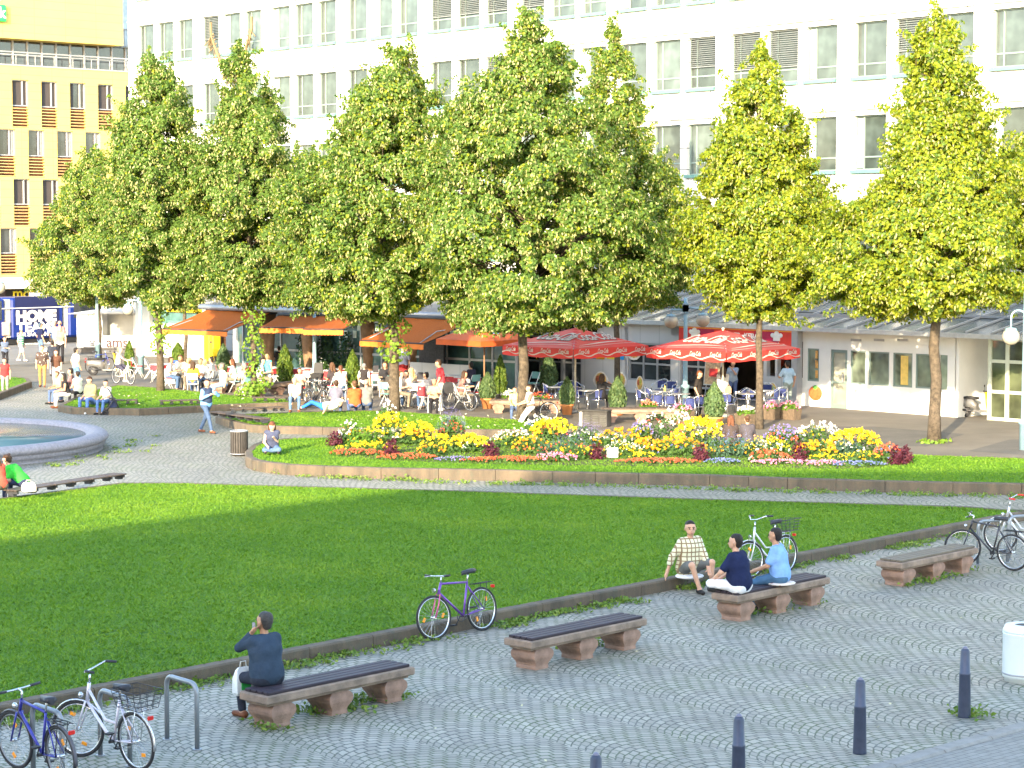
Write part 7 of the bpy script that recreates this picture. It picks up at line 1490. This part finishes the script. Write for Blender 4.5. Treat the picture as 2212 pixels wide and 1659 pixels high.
for (x, y, lab) in ((1268, 888, 'round metal table by the woman in black'), (1200, 880, 'round metal table behind the first terracotta conifer'), (1428, 890, 'round metal table among the window chairs'), (1470, 896, 'round metal table behind the blue lamp post'), (1615, 896, 'round metal table at the kebab shop linden'), (1650, 888, 'round metal table before the kebab counter')):
    t = empty('bistro_table', P(x, y), 0, lab, 'table', 'round tables of the kebab terrace'); MB().lathe([(.02, .72), (.33, .72), (.35, .73), (.33, .745), (.02, .745)], n=24).build('top', mat('table_top_steel', (.5, .5, .52), .3, .7), t); MB().lathe([(.025, .03), (.025, .72)], n=10).build('column', AL, t)
    for k in range(3): a = k * 2.094; MB().tube([(0, 0, .08), (.28 * math.cos(a), .28 * math.sin(a), .012)], .016, 6).build('foot', AL, t)
q = P(1436, 890); r_ = empty('bottle', (q.x, q.y, .745), 0, 'small yellow bottle on the table among the window chairs', 'bottle'); MB().lathe([(.035, 0), (.04, .1), (.02, .16), (.02, .19)], n=12).build('body', mat('bottle_yellow', (.7, .55, .1), .4), r_)
q = P(1540, 870); r_ = empty('menu_board', q, RZA + .15, 'tilted menu board with red price panel behind the black T-shirt', 'sign'); MB().box((0, 0, 1.15), (.75, .05, 1.0), 0, 0, -.12).build('board', mat('board_frame', (.4, .42, .42), .4), r_); MB().box((0, -.035, 1.15), (.66, .02, .9), 0, 0, -.12).build('print', mat('menu_print2', (.35, .24, .14), .5, 0, .6, 8), r_); MB().box((.05, -.055, 1.13), (.36, .015, .3), 0, 0, -.12).build('price_panel', mat('price_red', (.4, .02, .02), .5), r_)
for x_ in (-.33, .33): MB().tube([(x_, .05, .7), (x_, -.1, 0)], .02, 6).build('leg', GREYM, r_)
# ---- red umbrellas ----
UR = mat('umbrella_red', (.56, .035, .03), .6, 0, .08, 2); UW = mat('umbrella_white', (.55, .50, .47), .6, 0, .04); UK = mat('umbrella_shadow_line', (.12, .10, .10), .6)
def big_umbrella(x, y, zap, side, label):
    o = P(x, y, zap); o.z = 0; t = empty('parasol', o, RZA, label, 'parasol', 'red drinks parasols of the kebab terrace'); hs = side / 2; ze = zap - .62; n = 8; s = MB()
    def pt(u, v):                                    # u,v in -1..1
        m_ = max(abs(u), abs(v)); return (u * hs, v * hs, zap - (zap - ze) * m_ + .0)
    for i in range(2 * n):
        for j in range(2 * n):
            q_ = [(-1 + i / n, -1 + j / n), (-1 + (i + 1) / n, -1 + j / n), (-1 + (i + 1) / n, -1 + (j + 1) / n), (-1 + i / n, -1 + (j + 1) / n)]
            s.add([pt(*k) for k in q_], [(0, 1, 2, 3)])
    s.build('canopy', UR, t)
    s = MB()
    for a in range(4):
        M = Matrix.Rotation(a * math.pi / 2, 4, 'Z'); q_ = [(-hs + 2 * hs * k / 24, -hs - .005 - .012 * math.sin(k * 1.1), ze) for k in range(25)]
        s.loft([[M @ Vector(p) for p in q_], [M @ Vector((p[0], p[1] - .01, p[2] - .32 - .035 * abs(math.sin(k * math.pi / 8)))) for k, p in enumerate(q_)]], 0, False, False, False)
    va = s.build('valance', UR, t); sl_ = math.atan2(zap - ze, hs)
    for rz_ in (0, math.pi / 2):
        M = Matrix.Rotation(rz_, 4, 'Z')
        def onf(u, w_, off=.02): return M @ Vector((u, -hs + w_ * math.cos(sl_), ze + w_ * math.sin(sl_))) + (M @ Vector((0, -math.sin(sl_), math.cos(sl_)))) * off
        for (sz, off, m_, dx) in ((1.0, .012, UK, .03), (1.0, .02, UW, 0)):
            text_mesh('lettering', 'Coca-Cola', sz, m_, t, onf(dx, 1.0 - dx, off), (sl_, 0, rz_), .42, .004, 1.75, .004)
        s = MB(); a0 = [onf(u, .36 + .12 * math.sin((u + .4) * 2.2 / hs), .016) for u in np.linspace(-hs * .72, hs * .72, 22)]; a1 = [onf(u, .36 + .12 * math.sin((u + .4) * 2.2 / hs) + .07 * math.cos(u / hs * 2.0), .016) for u in np.linspace(-hs * .72, hs * .72, 22)]
        s.loft([a0, a1], 0, False, False, False); b0 = [onf(u, .20 + .10 * math.sin((u + .3) * 2.2 / hs), .016) for u in np.linspace(-hs * .8, hs * .8, 22)]; b1 = [onf(u, .225 + .10 * math.sin((u + .3) * 2.2 / hs), .016) for u in np.linspace(-hs * .8, hs * .8, 22)]
        s.loft([b0, b1], 0, False, False, False); s.build('wave', UW, t)
        s = MB(); lo = []; hi = []
        for k in range(33):
            u = -hs + 2 * hs * k / 32; w_ = -.22 + .05 * math.sin(k / 32 * 4 * 2 * math.pi); lo.append(M @ Vector((u, -hs - .035, ze + w_ - .018 - .014 * math.cos(k / 32 * 8 * math.pi)))); hi.append(M @ Vector((u, -hs - .035, ze + w_ + .014)))
        s.loft([lo, hi], 0, False, False, False); s.build('wave', UW, va)
        for k in range(4):
            u = -hs + 2 * hs * (k + .5) / 4; text_mesh('lettering', 'Coca-Cola', .22, UW, va, M @ Vector((u, -hs - .04, ze - .11)), (math.pi / 2, 0, rz_), .4, .003, .5, .003)
    MB().lathe([(.03, 0), (.035, zap + .02), (.05, zap + .03), (.06, zap + .07), (.01, zap + .09)], n=14).build('pole', mat('parasol_pole', (.66, .62, .52), .5), t)
    MB().lathe([(.3, 0), (.3, .06), (.06, .1)], n=20).build('base', mat('concrete_base', (.3, .29, .27), .8), t)
    s = MB()
    for a in range(4):
        v_ = (math.cos(a * math.pi / 2 + math.pi / 4), math.sin(a * math.pi / 2 + math.pi / 4)); s.tube([(0, 0, zap - .06), (v_[0] * hs * 1.4, v_[1] * hs * 1.4, ze - .02)], .014, 5)
    s.build('rib', AL, t); return t
big_umbrella(1243, 708, 2.98, 3.62, 'red square drinks parasol left of the slim dark trunk'); big_umbrella(1562, 713, 2.98, 3.70, 'sunlit red square drinks parasol in front of the kebab sign')
o = P(1046, 697, 3.05); o.z = 0; t = empty('parasol', o, RZA, 'orange parasol in shade beside the widest timber column', 'parasol'); OR2 = mat('parasol_orange', (.55, .10, .02), .7, 0, .1, 3)
s = MB(); hs = 1.25; s.loft([[(-hs, -hs, 2.45), (hs, -hs, 2.45), (hs, hs, 2.45), (-hs, hs, 2.45)], [(-.04, -.04, 3.05), (.04, -.04, 3.05), (.04, .04, 3.05), (-.04, .04, 3.05)]]); s.build('canopy', OR2, t)
MB().loft([[(-hs, -hs, 2.25), (hs, -hs, 2.25), (hs, hs, 2.25), (-hs, hs, 2.25)], [(-hs, -hs, 2.448), (hs, -hs, 2.448), (hs, hs, 2.448), (-hs, hs, 2.448)]], cap=False).build('valance', OR2, t); MB().lathe([(.03, 0), (.03, 2.9)], n=10).build('pole', WOODC, t); MB().lathe([(.25, 0), (.25, .06), (.05, .09)], n=16).build('base', mat('concrete_base', (.3, .29, .27), .8), t)
q = AT(1069, 710, o.y - 1.3); r_ = empty('blue_sign', q, RZA, 'small blue square sign hanging by the orange parasol', 'sign'); MB().rbox((0, 0, 0), (.42, .03, .36), .005).build('panel', mat('sign_sky_blue', (.06, .30, .62), .5), r_); MB().bb(-.01, .01, -.01, .01, .18, .35).build('hanger', GREYM, r_)
# ---- scooters ----
def scooter(loc, rz, label, box=True, yel=(.75, .48, .01)):
    t = empty('motor_scooter', loc, rz, label, 'scooter'); ym = mat('scooter_yellow', yel, .3, 0, .04); gm = mat('scooter_silver', (.2, .2, .2), .35, .4)
    for x, nm in ((-.62, 'wheel'), (.62, 'wheel')):
        w_ = empty('wheel', (x, 0, .23)); w_.parent = t; MB().ring((0, 0, 0), .18, .05, (0, 1, 0), 24, 8).build('tyre', TYRE, w_); MB().lathe([(.02, -.04), (.13, -.03), (.13, .03), (.02, .04)], n=16).build('rim', AL, w_).rotation_euler = (math.pi / 2, 0, 0)
    MB().loft([[(x, -w2, z0), (x, w2, z0), (x, w2 * .8, z1), (x, -w2 * .8, z1)] for x, w2, z0, z1 in ((-.95, .05, .55, .66), (-.7, .13, .42, .72), (-.3, .15, .38, .70), (-.1, .13, .25, .5))], sm=True).build('rear_body', gm, t)
    MB().loft([[(x, -.14, z0), (x, .14, z0), (x, .12, z0 + .08), (x, -.12, z0 + .08)] for x, z0 in ((-.85, .70), (-.5, .72), (-.1, .70))], sm=True).build('seat', BLACK, t)
    MB().bb(-.25, .42, -.14, .14, .22, .29).build('footboard', gm, t)
    MB().loft([[(x, -w2, z), (x + .03, w2, z), (x - .04, w2, z), (x - .06, -w2, z)] for x, z, w2 in ((.44, .25, .14), (.40, .6, .19), (.34, .95, .14), (.30, 1.0, .08))], sm=True).build('leg_shield', ym, t)
    MB().loft([[(x, -.07, z), (x, .07, z), (x, .05, z + .05), (x, -.05, z + .05)] for x, z in ((.42, .46), (.62, .47), (.84, .36))], sm=True).build('front_mudguard', ym, t)
    MB().tube([(.62, .06, .23), (.42, .06, .7), (.34, 0, 1.0)], .025, 8).build('fork', DARKM, t); MB().tube([(.30, -.32, 1.05), (.34, -.1, 1.02), (.34, .1, 1.02), (.30, .32, 1.05)], .02, 8).build('handlebar', BLACK, t)
    for s_ in (-1, 1): MB().tube([(.32, s_ * .28, 1.05), (.36, s_ * .33, 1.22)], .008, 5).ball((.36, s_ * .34, 1.25), (.02, .06, .045), 0, 10, 6).build('mirror', BLACK, t)
    MB().ball((.42, 0, 1.0), (.05, .08, .06), 0, 10, 6).build('headlamp', AL, t); MB().rbox((-.96, 0, .62), (.05, .16, .08), .01).build('rear_light', REDR, t); MB().tube([(-.2, -.12, .25), (-.8, -.16, .3)], [.03, .05], 8).build('exhaust', DARKM, t)
    if box: MB().ball((-1.0, 0, .92), (.24, .2, .17), 0, 16, 9).build('top_box', mat('top_box_blue', (.06, .07, .16), .2, .2), t)
    return t
q = PW.world(PX(2116) - .3, .5, 0); scooter(q, math.atan2(-.62, .78), 'silver and yellow scooter with dark blue top box in the lobby recess').scale = (.86, .86, .9)
scooter(P(232, 811), .1, 'yellow delivery scooter standing behind the blue bicycle', False)
q = P(369, 836); r_ = empty('jacket', (q.x, q.y, .46), .3, 'pale blue jacket hung over a chair at the ivy trunk', 'jacket'); MB().loft([[(-.22, -.3, -.3), (.22, -.3, -.3), (.2, -.24, -.3), (-.2, -.24, -.3)], [(-.24, -.3, .3), (.24, -.3, .3), (.22, -.2, .3), (-.22, -.2, .3)], [(-.12, -.28, .44), (.12, -.28, .44), (.12, -.22, .44), (-.12, -.22, .44)]]).build('body', cloth((.42, .56, .66)), r_)
for s_ in (-1, 1): MB().tube([(s_ * .22, -.27, .3), (s_ * .3, -.26, .0), (s_ * .27, -.24, -.22)], [.07, .06, .05], 8).build('sleeve', cloth((.42, .56, .66)), r_)
